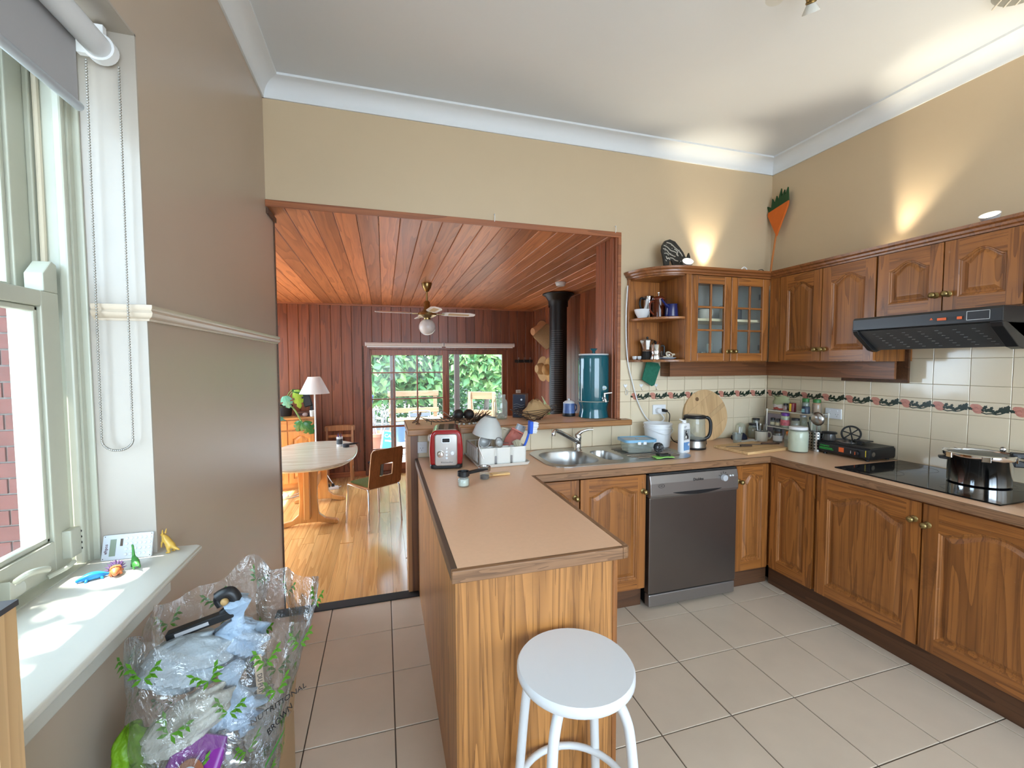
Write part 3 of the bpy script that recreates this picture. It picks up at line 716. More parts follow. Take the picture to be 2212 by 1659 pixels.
# pelmets
pl = thing('pelmet', 'dark oak light pelmet below the glass and corner wall cabinets', 'pelmet', (2.07, 2.78, 1.42))
M_pel = wood('pelmet_timber', (.10,.034,.011), (.23,.085,.030), 'x', 6, 8, .6, .4, .15); M_pely = wood('pelmet_timber_depth', (.10,.034,.011), (.23,.085,.030), 'y', 6, 8, .6, .4, .15)
MB().box(0, .92, 0, .018, 0, .109).build('front_board', M_pel, pl)
MB().box(0, .018, .018, .118, 0, .109).build('end_board', M_pely, pl)
MB().box(.92, .938, -.920, .018, 0, .109).build('side_board', M_pely, pl)
tag(MB().box(0, .016, -.40, 0, 0, .205).build('filler_board', M_kick, None, (3.07, 2.235, 1.397)), 'shaded filler board on the tiles beside the range hood', 'board')  # shade beside the hood put into the board's dark colour
# ---- range hood
rh = thing('range_hood', 'black slimline range hood below the short wall cabinets', 'hood', (2.632, 1.862, 1.585), -PI/2)
M_hood = plain('black_enamel', (.014,.014,.015), .30, var=.1); wH, dH = .640, R-2.632-.009
M_filt = plain('grey_filter_mesh', (.10,.105,.11), .35, .5, var=.12)
MB().prism([(.0,.122),(.0,.182),(.010,.194),(dH,.194),(dH,.03),(.20,.03),(.03,.118)], 0, wH, 'yz').build('body', M_hood, rh, bevel=.004)
MB().prism([(.012,.118),(.16,.012),(.165,.018),(.02,.122)], .03, wH-.045, 'yz').build('visor', M_filt, rh)
for k in range(7):
    for j in range(7):
        MB().box(.085+.072*k, .100+.072*k, .0, .001, -.0015, .0015, Matrix.Translation((.006*j, .038+.017*j, .099-.0122*j)) @ Matrix.Rotation(-.62, 4, 'X')).build('vent_slot', plain('vent_slot_grey', (.22,.22,.22), .5), rh)
for xa in (0, wH-.045):
    MB().prism([(.0,.122),(.010,.100),(.125,.010),(.165,.0),(.20,.012),(.235,.055),(.30,.06),(.30,.122)], xa, xa+(.028 if xa == 0 else .045), 'yz').build('end_cheek', M_hood, rh, bevel=.003)
fp = MB().box(.395, .505, -.0015, .001, .140, .160).build('switch_panel', M_black, rh)
M_org = plain('orange_plastic', (.75,.13,.03), .4)
MB().box(.405, .440, -.006, -.0015, .144, .157).build('slider', M_org, fp, bevel=.001); MB().box(.482, .500, -.006, -.0015, .144, .157).build('slider', M_org, fp, bevel=.001)
MB().prism([(.372,.150),(.386,.150),(.379,.161)], -.0012, .001, 'xz').build('warning_mark', M_org, rh)
e = MB()
for a, b, c_, d_ in ((.515,.598,.176,.178),(.515,.598,.136,.138),(.515,.517,.136,.178),(.596,.598,.136,.178)): e.box(a, b, -.0012, .001, c_, d_)
e.build('plate_outline', M_steel, rh)
# ---- cooktop
ck = thing('cooktop', 'black glass cooktop set into the right hand worktop', 'cooktop', (2.555, 1.882, .9002), -PI/2)
M_cer = plain('black_ceramic_glass', (.004,.004,.005), .06, var=.1, spec=.18)
MB().box(0, .720, 0, .555, 0, .006).build('glass', M_cer, ck, bevel=.002)
M_ringg = plain('burner_print', (.055,.055,.06), .25)
for x, y, r in ((.17,.15,.085),(.17,.40,.10),(.52,.40,.115),(.52,.15,.085)):
    for rr in (r, r*.62):
        MB().loft([[(x+k*math.cos(2*PI*i/40), y+k*math.sin(2*PI*i/40), .0063) for i in range(40)] for k in (rr, rr-.002)], True, False, False).build('burner_ring', M_ringg, ck)
# ---- stool
st = thing('stool', 'white round topped metal stool in front of the peninsula end', 'stool', (.520, 1.112, 0), math.radians(134))
M_stw = plain('white_enamel', (.67,.68,.69), .28, var=.02)
MB().lathe([(.0005,.620),(.148,.620),(.164,.623),(.170,.632),(.170,.648),(.165,.655),(.0005,.657)], 48).build('seat', M_stw, st, smooth=40)
for k in range(4):
    a = PI/2*k; c_, s_ = math.cos(a), math.sin(a)
    P = bez([(.03,0,.606),(.075,0,.607),(.118,0,.594),(.150,0,.545),(.164,0,.47),(.182,0,.28),(.206,0,0.004)], 6)
    lg = MB().tube([(x*c_, x*s_, z) for x, _, z in P], .0145, 14).build('leg', M_stw, st, smooth=60)
    MB().cyl((.2065*c_, .2065*s_, 0), (.205*c_, .205*s_, .02), .018).build('rubber_foot', M_black, lg, smooth=50)
MB().tube([(.172*math.cos(2*PI*i/40), .172*math.sin(2*PI*i/40), .245) for i in range(40)], .011, 10, True).build('foot_ring', M_stw, st, smooth=60)
MB().box(-.05, .05, -.05, .05, .606, .622).build('seat_mount', M_stw, st)
# ================================================================ KITCHEN THINGS
def lat(prof, name, mat, parent=None, seg=24, loc=None, c=(0,0,0), M=None, smooth=45, cap0=True, cap1=True):
    return MB().lathe(prof, seg, c, M, cap0, cap1).build(name, mat, parent, loc, smooth=smooth)
def jar(name, label, loc, r, h, cont, lid, lidh=.014, fill=.8, paper=None, group=None, seg=20, cat='jar', lidr=None):
    t = thing(name, label, cat, loc, group=group); lr = lidr or r*.86
    lat([(.0005,.001),(r*.92,.001),(r,.006),(r,h*.74),(r*.80,h*.86),(r*.80,h-.002),(r*.77,h-.002),(r*.77,h*.85),(r-.003,h*.73),(r-.003,.007),(.0005,.005)], 'glass', M_jar, t, seg)
    if cont is not None: lat([(.0005,.006),(r-.004,.007),(r-.004,h*.72*fill),(.0005,h*.72*fill+.001)], 'contents', cont, t, seg)
    if lid is not None: lat([(lr,h-lidh*.6),(lr,h+lidh*.4),(lr*.95,h+lidh*.5),(.0005,h+lidh*.5)], 'lid', lid, t, seg, cap0=False)
    if paper is not None: lat([(r+.0006,h*.18),(r+.0006,h*.60)], 'paper_label', paper, t, seg, cap0=False, cap1=False)
    return t
CT = .9003    # worktop surface
M_red = plain('red_enamel', (.30,.008,.010), .18, var=.05, coat=.6)
M_grn = plain('green_lid', (.03,.16,.03), .4); M_pur = plain('purple_lid', (.13,.03,.26), .4); M_blk2 = plain('black_lid', (.02,.02,.022), .4)
M_paperw = plain('paper_label_white', (.66,.66,.64), .6); M_brown = plain('brown_contents', (.045,.022,.012), .6, var=.3); M_grain = plain('grain_contents', (.42,.33,.18), .8, var=.25, nscale=150)
M_pale = plain('pale_green_contents', (.60,.63,.50), .55, var=.06, nscale=25); M_dkred = plain('dark_red_tin', (.16,.012,.014), .35); M_yel = plain('yellow_print', (.75,.58,.04), .4)
M_blue = plain('dark_blue_tin', (.02,.035,.06), .35); M_spice = plain('orange_spice', (.40,.15,.03), .6, var=.2)
# ---- toaster
t = thing('toaster', 'red and steel two slot toaster on the worktop under the bar', 'toaster', (.365, 2.655, CT), -.16)
def bodyprof(w, h, r, z0, n=8, bul=.006):
    p = [(-w/2, z0), (w/2, z0)]; 
    for i in range(5): p.append((w/2+bul*math.sin(PI*(i+1)/6), z0+(h-r-z0)*(i+1)/6))
    p += [(w/2-r+r*math.cos(PI/2*i/n), h-r+r*math.sin(PI/2*i/n)) for i in range(n+1)]
    p += [(-w/2+r-r*math.sin(PI/2*i/n), h-r+r*math.cos(PI/2*i/n)) for i in range(n+1)]
    for i in range(4, -1, -1): p.append((-w/2-bul*math.sin(PI*(i+1)/6), z0+(h-r-z0)*(i+1)/6))
    return p
MB().prism(bodyprof(.186, .232, .045, .024), -.125, .14, 'xz').build('shell', M_red, t, bevel=.012, bseg=3, smooth=40)
fr = MB(); q = rrect(-.066, .066, .022, .210, .016)
M_plate = plain('toaster_steel', (.52,.51,.49), .24, .95, var=.08)
fr.prism(q, -.137, -.120, 'xz').build('front_plate', M_plate, t, bevel=.004, smooth=40)
fp = t.children[-1]
MB().box(-.060, .060, -.115, .13, .226, .2345).build('top_plate', M_plate, t, bevel=.003)
for x in (-.030, .030): MB().box(x-.016, x+.016, -.10, .12, .2335, .2352).build('slot', M_black, t)
MB().prism(rrect(-.096, .096, -.132, .146, .03), .004, .028).build('base', M_black, t, bevel=.006)
for x in (-.07, .07):
    for y in (-.10, .11): MB().cyl((x, y, 0), (x, y, .005), .012).build('foot', M_black, t)
MB().prism(rrect(-.026, .026, .158, .190, .006), -.140, -.136, 'xz').build('display_frame', M_white, fp, bevel=.001)
MB().prism(rrect(-.021, .021, .163, .185, .003), -.1408, -.1398, 'xz').build('display', M_blackm, fp)
lat([(.020,0),(.020,.003),(.016,.006),(.015,.018),(.0005,.019)], 'dial', M_chrome, fp, 22, c=(-.033, -.137, .093), M=RX90)
for k in range(4): lat([(.0068,0),(.006,.004),(.0004,.005)], 'button', M_white, fp, 12, c=(.003, -.137, .125-.019*k), M=RX90)
lat([(.0125,0),(.0125,.003),(.010,.007),(.0005,.008)], 'button', M_white, fp, 18, c=(.037, -.137, .097), M=RX90)
text_mesh('brand_lettering', 'KitchenAid', .0135, M_black, fp, (.004, -.1373, .043), (PI/2, 0, 0), depth=.0006, sx=1.1)
MB().box(-.112, -.092, -.03, .03, .150, .185).build('lever', M_offw, t, bevel=.005)
# ---- dish rack and what stands in it
t = thing('dish_rack', 'white plastic dish rack with cutlery caddy beside the sink', 'dish rack', (.685, 2.665, CT), .04)
M_rack = plain('rack_plastic', (.70,.68,.62), .38, var=.03)
o_ = rrect(-.168, .168, -.185, .20, .02); i_ = rrect(-.158, .158, -.175, .19, .015)
MB().loft([[(x, y, .001) for x, y in i_], [(x, y, .020) for x, y in o_], [(x*.985, y*.985, .020) for x, y in o_], [(x*.97, y*.97, .004) for x, y in i_]]).build('drip_tray', M_rack, t, smooth=30)
cd_ = MB()
for k in range(3):
    x = -.1+.1*k; P = rrect(x-.049, x+.049, -.165, -.105, .018); Q = rrect(x-.046, x+.046, -.162, -.108, .016)
    cd_.loft([[(a, b, .006) for a, b in Q], [(a, b, .115) for a, b in P], [(x+(a-x)*.94, -.135+(b+.135)*.9, .115) for a, b in P], [(x+(a-x)*.93, -.135+(b+.135)*.88, .02) for a, b in Q]], True, True, True)
cd_.build('cutlery_caddy', M_rack, t, smooth=35)
for x in (-.05, .05): MB().box(x-.006, x+.006, -.158, -.112, .010, .062).build('drain_slot', M_steeld, t)
for x in (-.05, .05): MB().box(x-.010, x+.010, -.150, -.118, .062, .112).build('divider', M_rack, t)
rim = [(-.150,-.105,.108),(-.150,.175,.108),(.150,.175,.108),(.150,-.105,.108)]
MB().tube(rim, .005, 8).build('rim', M_rack, t, smooth=60)
for k in range(9):
    y = -.09+.033*k
    for sx in (-1, 1): MB().box(sx*.150-.003, sx*.150+.003, y-.004, y+.004, .018, .106).build('slat', M_rack, t)
for k in range(8):
    x = -.13+.037*k; MB().box(x-.004, x+.004, .172, .178, .018, .106).build('slat', M_rack, t)
tb = Matrix.Rotation(.16, 4, 'Y') @ Matrix.Rotation(PI, 4, 'X')
t = thing('mixing_bowl', 'grey plastic bowl turned upside down on the dish rack', 'bowl', (.612, 2.600, 1.085), rot=(PI+.10, .17, 0))
lat([(.034,-.112),(.038,-.108),(.060,-.085),(.082,-.045),(.094,0),(.096,.004),(.091,.003),(.078,-.045),(.056,-.082),(.034,-.104),(.0005,-.105)], 'shell', plain('grey_bowl_plastic', (.50,.50,.47), .35), t, 32, cap0=False)
t.location.z = 1.083
def wire_loop(name, label, cat, loc, rot, r, handle, mat, meshm=None):
    t = thing(name, label, cat, loc, rot=rot)
    MB().tube([(r*math.cos(2*PI*i/24), r*math.sin(2*PI*i/24), 0) for i in range(24)], .003, 6, True).build('rim', mat, t, smooth=60)
    MB().tube([(r, 0, 0), (r+handle, 0, 0)], .003, 6).build('handle', mat, t, smooth=60)
    lat([(r,0),(r*.85,-.012),(r*.5,-.022),(.0005,-.026)], 'mesh', meshm, t, 20, cap0=False)
    return t
M_sieve = plain('sieve_mesh', (.42,.42,.40), .5, .4, var=.2, nscale=200)
wire_loop('tea_strainer', 'small round wire strainer standing in the dish rack caddy', 'strainer', (.665, 2.515, 1.045), (1.25, .2, .5), .030, .05, M_steel, M_sieve)
wire_loop('tea_strainer', 'fine mesh strainer leaning left inside the dish rack under the bowl', 'strainer', (.585, 2.56, 1.045), (1.15, -.3, -.3), .034, .05, M_steel, M_sieve)
t = thing('drinking_glass', 'clear tumbler lying inside the dish rack below the grey bowl', 'glass', (.60, 2.70, .935), rot=(.9, .35, 0))
lat([(.0005,0),(.030,0),(.036,.09),(.034,.09),(.028,.004),(.0005,.004)], 'body', M_jar, t, 20)
t = thing('wire_whisk', 'bent steel wire handle poking out at the front of the dish rack', 'utensil', (.545, 2.50, 1.0), -.2)
MB().tube(bez([(0,0,.085),(-.012,0,.05),(0,0,.0),(.02,0,-.045)]), .0035, 8).build('wire', M_chrome, t, smooth=60)
for k, (lx, ly, lz, col, lab, rx) in enumerate(((.752,2.585,1.020,(.42,.12,.09),'crumpled clear pouch with a red rim in the dish rack',.5),(.715,2.62,1.02,(.46,.40,.30),'folded tan plastic pouch behind the red rimmed pouch in the dish rack',.2),(.795,2.60,1.04,(.34,.38,.42),'grey blue plastic pouch beside the brush in the dish rack',.35))):
    t = thing('plastic_pouch', lab, 'pouch', (lx, ly, lz), rot=(.25, rx, .3*k))
    m = MB(); rr = random.Random(k); rings = []
    for j in range(7):
        z = -.06+.026*j; w = .045*(1-.10*abs(j-3)/3)
        rings.append([(w*math.cos(2*PI*i/18)*(1+.12*rr.uniform(-1,1)), .016*math.sin(2*PI*i/18)*(1+.5*rr.uniform(-1,1)), z+.006*rr.uniform(-1,1)) for i in range(18)])
    m.loft(rings).build('film', plain('pouch_film_%d' % k, col, .2, var=.3, alpha=.75, nscale=30), t, smooth=50)
    MB().tube([(.043*math.cos(2*PI*i/20), .010*math.sin(2*PI*i/20), .098) for i in range(20)], .003, 6, True).build('rim', plain('pouch_rim_%d' % k, sc(col, 1.2), .3), t, smooth=60)
t = thing('dish_brush', 'blue dish brush with white bristles standing in the dish rack', 'brush', (.822, 2.545, .93), rot=(.10, .15, 0))
M_blu = plain('bright_blue_plastic', (.02,.10,.55), .3)
MB().tube(bez([(-.012,0,0),(-.006,0,.06),(.006,0,.11),(.012,0,.15),(.014,0,.19)]), [.007]*33, 10).build('handle', M_blu, t, smooth=60)
MB().box(-.012, .012, -.022, .022, -.036, .042, Matrix.Translation((.018,0,.20)) @ Matrix.Rotation(-.12, 4, 'Y')).build('head', M_blu, t, bevel=.005)
b = MB(); rr = random.Random(3)
for i in range(5):
    for k in range(9):
        y = -.017+.0085*i; z = .172+.0075*k; b.cyl((.026, y, z), (.058+rr.uniform(-.003,.003), y*1.25, z+.004+rr.uniform(-.002,.002)), .0036, .003, 5)
b.build('bristles', plain('white_bristle', (.75,.76,.80), .7), t)['kind'] = 'stuff'
t = thing('pastry_brush', 'cream bristled brush standing bristles up in the dish rack', 'brush', (.795, 2.53, .94), rot=(.0, -.1, 0))
MB().cyl((0,0,0), (0,0,.06), .008).build('handle', M_offw, t)
b = MB()
for i in range(60):
    a = rr.uniform(0, 2*PI); q_ = rr.random()**.5; b.cyl((.008*q_*math.cos(a), .008*q_*math.sin(a), .058), (.034*q_*math.cos(a), .034*q_*math.sin(a), .118-.015*q_), .0015, .001, 4)
b.build('bristles', plain('cream_bristle', (.66,.60,.44), .8), t)['kind'] = 'stuff'
# ---- small jars and scoop on the peninsula
t = jar('salt_jar', 'squat glass jar of white salt on the peninsula top', (.380, 2.150, CT), .030, .050, plain('salt', (.72,.71,.68), .8), None, fill=1.1)
t = thing('coffee_scoop', 'black plastic scoop resting across two small jars', 'scoop', (.380, 2.150, CT+.052), .42)
lat([(.0005,0),(.026,0),(.031,.004),(.031,.026),(.028,.026),(.026,.006),(.0005,.004)], 'cup', M_black, t, 22)
MB().loft([[(.025, -.010, .006), (.025, .010, .006), (.025, .010, .020), (.025, -.010, .020)], [(.10, -.013, .008), (.10, .013, .008), (.10, .013, .022), (.10, -.013, .022)], [(.150, -.012, .010), (.150, .012, .010), (.150, .012, .018), (.150, -.012, .018)]]).build('handle', M_black, t, bevel=.003)
t = thing('pepper_jar', 'steel rimmed jar of peppercorns behind the black scoop', 'jar', (.515, 2.262, CT))
lat([(.0005,0),(.026,0),(.027,.004),(.026,.042),(.0005,.042)], 'glass', M_jar, t); lat([(.0005,.003),(.024,.003),(.024,.018),(.0005,.019)], 'contents', M_brown, t)
lat([(.032,.044),(.034,.050),(.034,.066),(.028,.070),(.024,.068),(.022,.060),(.0005,.060)], 'lid', M_steel, t)
for k, (a, yy) in enumerate(((.08, 0), (-.10, .03))):
    t = thing('wooden_spatula', 'pale wooden spoon handle lying beside the pepper jar, %s one' % ('front' if k == 0 else 'rear'), 'utensil', (.60, 2.300+yy, CT+.006), a)
    MB().loft([[(-.035, -.008, -.005), (-.035, .008, -.005), (-.035, .008, .005), (-.035, -.008, .005)], [(.07, -.010, -.006), (.07, .010, -.006), (.07, .010, .006), (.07, -.010, .006)]]).build('handle', wood('bamboo_handle', (.50,.26,.08), (.68,.42,.16), 'x', 4, 20, 1), t, bevel=.003)
    lat([(.0005,-.003),(.018,-.003),(.019,.001),(.0005,.003)], 'blade', MATS['bamboo_handle'], t, 16, c=(-.05, 0, 0))
# ---- things round the sink drainer
t = thing('food_container', 'rectangular glass food container with a blue lid on the drainer', 'container', (1.675, 2.600, .912), -.12)
P = lambda k, r=.02: rrect(-.100*k, .100*k, -.070*k, .070*k, r)
MB().loft([[(x, y, .0) for x, y in P(.90)], [(x, y, .075) for x, y in P(1.0)], [(x*.97, y*.96, .075) for x, y in P(1.0)], [(x*.96, y*.95, .006) for x, y in P(.90)]]).build('glass', M_jar, t, smooth=40)
M_bl = plain('translucent_blue_lid', (.20,.42,.60), .3, var=.05)
ld = MB().prism(rrect(-.112, .112, -.080, .080, .03), .076, .086).build('lid', plain('frosted_lid', (.46,.53,.56), .35), t, bevel=.003)
MB().loft([[(x, y, .074) for x, y in rrect(-.116, .116, -.084, .084, .032)], [(x, y, .092) for x, y in rrect(-.116, .116, -.084, .084, .032)], [(x, y, .092) for x, y in rrect(-.104, .104, -.072, .072, .025)], [(x, y, .087) for x, y in rrect(-.104, .104, -.072, .072, .025)]], True, False, False).build('rim', M_bl, ld, smooth=30)
for sx in (-1, 1): MB().box(sx*.02-.012, sx*.02+.012, -.086, -.076, .060, .080).build('clip', M_white, ld, bevel=.003)
lat([(.012,.086),(.012,.090),(.0005,.091)], 'vent', M_bl, ld, 14)
t = thing('bucket', 'small white plastic bucket against the tiled back wall', 'bucket', (1.945, 2.745, .9060))
lat([(.0005,.001),(.082,.001),(.086,.005),(.097,.135),(.103,.138),(.103,.146),(.098,.147),(.099,.160),(.104,.162),(.104,.172),(.100,.173),(.097,.166),(.084,.008),(.0005,.006)], 'body', M_white, t, 36)
MB().tube(bez([(.101,-.02,.142),(.06,-.095,.120),(0,-.112,.100),(-.07,-.088,.122),(-.101,-.02,.142)], 6), .0025, 6).build('bail_handle', M_white, t, smooth=60)
t = thing('detergent_bottle', 'white detergent bottle with picture and blue label beside the kettle', 'bottle', (1.995, 2.515, CT), .32)
rg = []
for z, k in ((0,.94),(.006,1),(.17,1),(.196,.96),(.205,.80),(.208,.40)): rg.append([(x*k, y*k, z) for x, y in rrect(-.048, .048, -.025, .025, .022)])
MB().loft(rg).build('body', M_white, t, smooth=40)
lat([(.014,.204),(.014,.222),(.012,.226),(.0005,.227)], 'cap', M_white, t, 16)
MB().cyl((-.008, 0, .220), (-.052, -.002, .236), .0055, .005).build('nozzle', M_white, t, smooth=50)
MB().box(-.037, .026, -.0262, -.0252, .020, .076).build('label', plain('blue_label', (.13,.30,.58), .4), t)
pc = MB().box(-.038, .028, -.0262, -.0252, .092, .166).build('picture_label', plain('grey_picture', (.34,.36,.36), .5, var=.2, nscale=40), t)
dk = plain('picture_ink', (.02,.02,.022), .5); lt = plain('picture_light', (.62,.62,.58), .5)
for col, pts in ((dk, [(-.022,.100),(.012,.098),(.014,.112),(.004,.126),(.0,.140),(-.010,.158),(-.020,.156),(-.024,.140),(-.020,.128),(-.030,.118)]), (lt, [(-.024,.104),(-.006,.102),(-.004,.116),(-.014,.124),(-.026,.118)]), (lt, [(-.012,.140),(-.004,.138),(-.004,.148),(-.010,.150)])):
    MB().prism(pts, -.0268 if col is dk else -.0272, -.0262, 'xz').build('picture_shape', col, pc)
for k in range(3): MB().box(-.036, -.036+.028-.006*k, -.0262, -.0252, .186-.006*k, .188-.006*k).build('print_line', dk, t)
lat([(.009,0),(.0005,.0008)], 'seal', M_white, t, 16, c=(.017, -.0262, .058), M=RX90, cap0=False)
t = thing('kettle', 'glass electric kettle with black handle and steel base', 'kettle', (2.165, 2.615, CT), -.35)
lat([(.0005,0),(.078,0),(.080,.004),(.080,.014),(.0005,.014)], 'power_base', M_black, t, 32)
lat([(.078,.014),(.079,.022),(.078,.024),(.078,.062),(.0005,.062)], 'steel_base', M_steel, t, 32)
lat([(.077,.062),(.078,.066),(.076,.075),(.0005,.075)], 'seal_ring', M_black, t, 32)
lat([(.074,.070),(.075,.090),(.070,.225),(.068,.225),(.072,.090),(.071,.070)], 'glass', M_jar, t, 32, cap0=False, cap1=False)
lat([(.073,.222),(.076,.228),(.076,.240),(.070,.243),(.0005,.250)], 'lid', M_black, t, 32); lat([(.050,.244),(.048,.248),(.0005,.2515)], 'lid_disc', M_steel, t, 28)
MB().tube(bez([(.066,0,.228),(.095,0,.222),(.112,0,.190),(.112,0,.120),(.098,0,.085),(.076,0,.070),(.077,0,.030)]), [.012]*48+[.010], 12).build('handle', M_black, t, smooth=60)
MB().loft([[(-.066,-.018,.222),(-.066,.018,.222),(-.070,.012,.195)],[(-.088,-.006,.222),(-.088,.006,.222),(-.080,.004,.205)]]).build('spout', M_black, t, smooth=40)
# ---- round board leaning on the back wall
t = thing('round_board', 'large round wooden chopping board leaning on the tiles behind the kettle', 'chopping board', (2.485, 2.835, CT), rot=(-.16, 0, 0))
RB = .205; cuts = [-1.0, -.55, .06, .22, .62, 1.0]; ang = math.radians(-57)
for k in range(5):
    a, b = cuts[k]*RB, cuts[k+1]*RB-.0008
    pts = []
    n = 10
    for i in range(n+1):
        u = a+(b-a)*i/n; pts.append((u, -math.sqrt(max(RB*RB-u*u, 0))))
    for i in range(n+1):
        u = b+(a-b)*i/n; pts.append((u, math.sqrt(max(RB*RB-u*u, 0))))
    pts = [(x*math.cos(ang)-y*math.sin(ang), x*math.sin(ang)+y*math.cos(ang)+RB) for x, y in pts]
    MB().prism(pts, 0, .018, 'xz').build('strip', M_bamboo, t)
lat([(.016,0),(.016,.0015),(.010,.0018),(.0005,.0012)], 'finger_hole', plain('hole_shadow_wood', (.16,.085,.035), .7), t, 18, c=(-.075, -.0003, .335), M=RX90)
# ---- scourers, cloth
t = thing('scourer', 'ball of dark steel wool scourer at the drainer edge', 'scourer', (1.795, 2.520, .912))
b = MB(); rr = random.Random(11)
for k in range(26):
    M1 = Euler((rr.uniform(0,6.3), rr.uniform(0,6.3), rr.uniform(0,6.3))).to_matrix(); R1 = rr.uniform(.026,.034)
    b.tube([tuple(M1 @ Vector((R1*math.cos(2*PI*i/14), R1*math.sin(2*PI*i/14), .006*math.sin(6*PI*i/14+k))) + Vector((.010*rr.uniform(-1,1)*0, 0, .034))) for i in range(14)], .0028, 5, True)
b.build('coil', plain('dark_wire', (.10,.10,.10), .35, .8), t, smooth=60)['kind'] = 'stuff'
t = thing('sponge_cloth', 'lime green and black scouring sponge at the front of the drainer', 'sponge', (1.735, 2.385, .908), -.1)
def wavy(x0, x1, y0, y1, z, amp, n, seed, th):
    rr = random.Random(seed); m = MB(); top = []; 
    for i in range(n+1):
        for j in range(n+1): top.append((x0+(x1-x0)*i/n+rr.uniform(-.003,.003), y0+(y1-y0)*j/n+rr.uniform(-.003,.003), z+amp*rr.random()))
    b = len(m.v); m.v += top + [(x, y, zz-th) for x, y, zz in top]; N1 = (n+1)**2
    for i in range(n):
        for j in range(n):
            q = [i*(n+1)+j, (i+1)*(n+1)+j, (i+1)*(n+1)+j+1, i*(n+1)+j+1]; m.face(q); m.face([N1+x for x in q[::-1]])
    for i in range(n):
        for q in ((i*(n+1), (i+1)*(n+1)), (i, i+1), (n*(n+1)+i, n*(n+1)+i+1), (i*(n+1)+n, (i+1)*(n+1)+n)): m.face((q[0], q[1], N1+q[1], N1+q[0]))
    return m
wavy(-.065, .065, -.03, .028, .006, .006, 5, 2, .005).build('green_cloth', plain('lime_cloth', (.28,.62,.14), .9), t, smooth=50)
wavy(-.035, .045, -.014, .034, .020, .006, 4, 5, .010).build('black_pad', M_blackm, t, smooth=50)
# ---- rectangular board and knives
t = thing('cutting_board', 'rectangular wooden chopping board on the worktop corner', 'chopping board', (2.530, 2.470, CT), .12)
M_cb = wood('scarred_board_wood', (.40,.22,.085), (.62,.40,.19), 'x', 5, 14, .8, .6, 0, .3)
MB().box(-.205, .205, -.140, .140, 0, .020).build('board', M_cb, t, bevel=.003)
for k, (x, y, a, L1, lab) in enumerate(((-.08, .01, -.30, .19, 'small dark bladed knife lying across the left half of the chopping board'), (.13, .03, -.36, .30, 'kitchen knife with brown handle lying along the right of the chopping board'))):
    kk = thing('knife', lab, 'knife', (2.530+x, 2.470+y, CT+.021), .12+a)
    MB().prism([(-L1*.6, 0), (0, -.012), (.0, .010), (-L1*.5, .010)], 0, .002).build('blade', plain('old_blade', (.12,.10,.085), .4, .7), kk)
    MB().box(0, L1*.45, -.010, .010, 0, .012).build('handle', plain('brown_handle', (.07,.035,.02), .5), kk, bevel=.004)
# ---- mug of cutlery and corner clutter
t = thing('enamel_mug', 'cream enamel mug with a dark rim holding cutlery', 'mug', (2.872, 2.700, CT), -.35)
lat([(.0005,.001),(.040,.001),(.044,.006),(.045,.082),(.042,.082),(.041,.008),(.0005,.006)], 'body', plain('cream_enamel', (.62,.58,.48), .3), t, 28); lat([(.0455,.080),(.0465,.083),(.0455,.086),(.0415,.084)], 'rim', M_black, t, 28, cap0=False, cap1=False)
MB().tube(bez([(.043,0,.070),(.068,0,.068),(.076,0,.045),(.064,0,.022),(.043,0,.018)]), .006, 8).build('handle', MATS['cream_enamel'], t, smooth=60)
for k, (dx, dy, h, tilt) in enumerate(((-.020,.006,.150,-.16),(-.004,.010,.128,.03),(.008,-.006,.122,.10),(.020,.004,.130,.22),(-.012,-.010,.118,-.08))):
    c_ = thing('spoon', 'upright %s handle in the enamel mug, %s from the left' % ('white' if k in (0,1) else 'steel', ('first','second','third','fifth','fourth')[k]), 'cutlery', (2.872+dx, 2.700+dy, CT+.01), rot=(0, tilt, 0), group='cutlery in the enamel mug')
    MB().loft([[(-.002,-.002,0),(.002,-.002,0),(.002,.002,0),(-.002,.002,0)],[(-.005,-.0025,h),(.005,-.0025,h),(.005,.0025,h),(-.005,.0025,h)]]).build('handle', M_white if k in (0,1) else M_steel, c_, bevel=.001)
jar('grain_jar', 'glass jar of pale grain with black lid left of the enamel mug', (2.925, 2.825, CT), .044, .115, M_grain, M_blk2, fill=.95)
jar('dark_jar', 'taller black lidded jar behind the grain jar in the corner', (2.990, 2.866, CT), .030, .150, M_brown, M_blk2, fill=.7)
t = thing('lilac_tray', 'lilac grey translucent plastic tray leaning in the worktop corner', 'tray', (3.075, 2.78, CT+.001), rot=(0, .16, 0))
MB().prism(rrect(-.095, .095, 0, .20, .02), -.004, .004, 'yz').build('sheet', plain('lilac_plastic', (.34,.29,.34), .35, var=.15), t, bevel=.003)
t = thing('tumbler', 'clear plastic tumbler behind the chopping board', 'glass', (2.615, 2.680, CT))
lat([(.0005,.001),(.028,.001),(.036,.078),(.034,.078),(.026,.004),(.0005,.004)], 'body', M_jar, t, 24)
t = thing('blue_pouch', 'dark navy fabric pouch behind the chopping board', 'pouch', (2.765, 2.815, CT))
rr = random.Random(8); m = MB(); rg = []
for z, k in ((0,1),(.012,1.06),(.030,.95),(.048,.55)): rg.append([(.070*k*math.cos(2*PI*i/20)*(1+.08*rr.uniform(-1,1)), .042*k*math.sin(2*PI*i/20), z+.004*rr.uniform(-1,1)) for i in range(20)])
m.loft(rg).build('cloth', plain('navy_cloth', (.012,.014,.035), .8), t, smooth=50)
t = thing('syringe', 'short white plastic dosing tube standing on the navy pouch', 'tube', (2.765, 2.812, CT+.047))
MB().cyl((0,0,0), (0,0,.055), .006).cyl((0,0,0), (0,0,.008), .012).build('tube', M_white, t, smooth=40)
t = thing('paper', 'loose white paper folded behind the chopping board', 'paper', (2.735, 2.690, CT+.003), .3)
wavy(-.09, .09, -.04, .04, .004, .010, 5, 9, .0015).build('sheet', M_paperw, t, smooth=40)
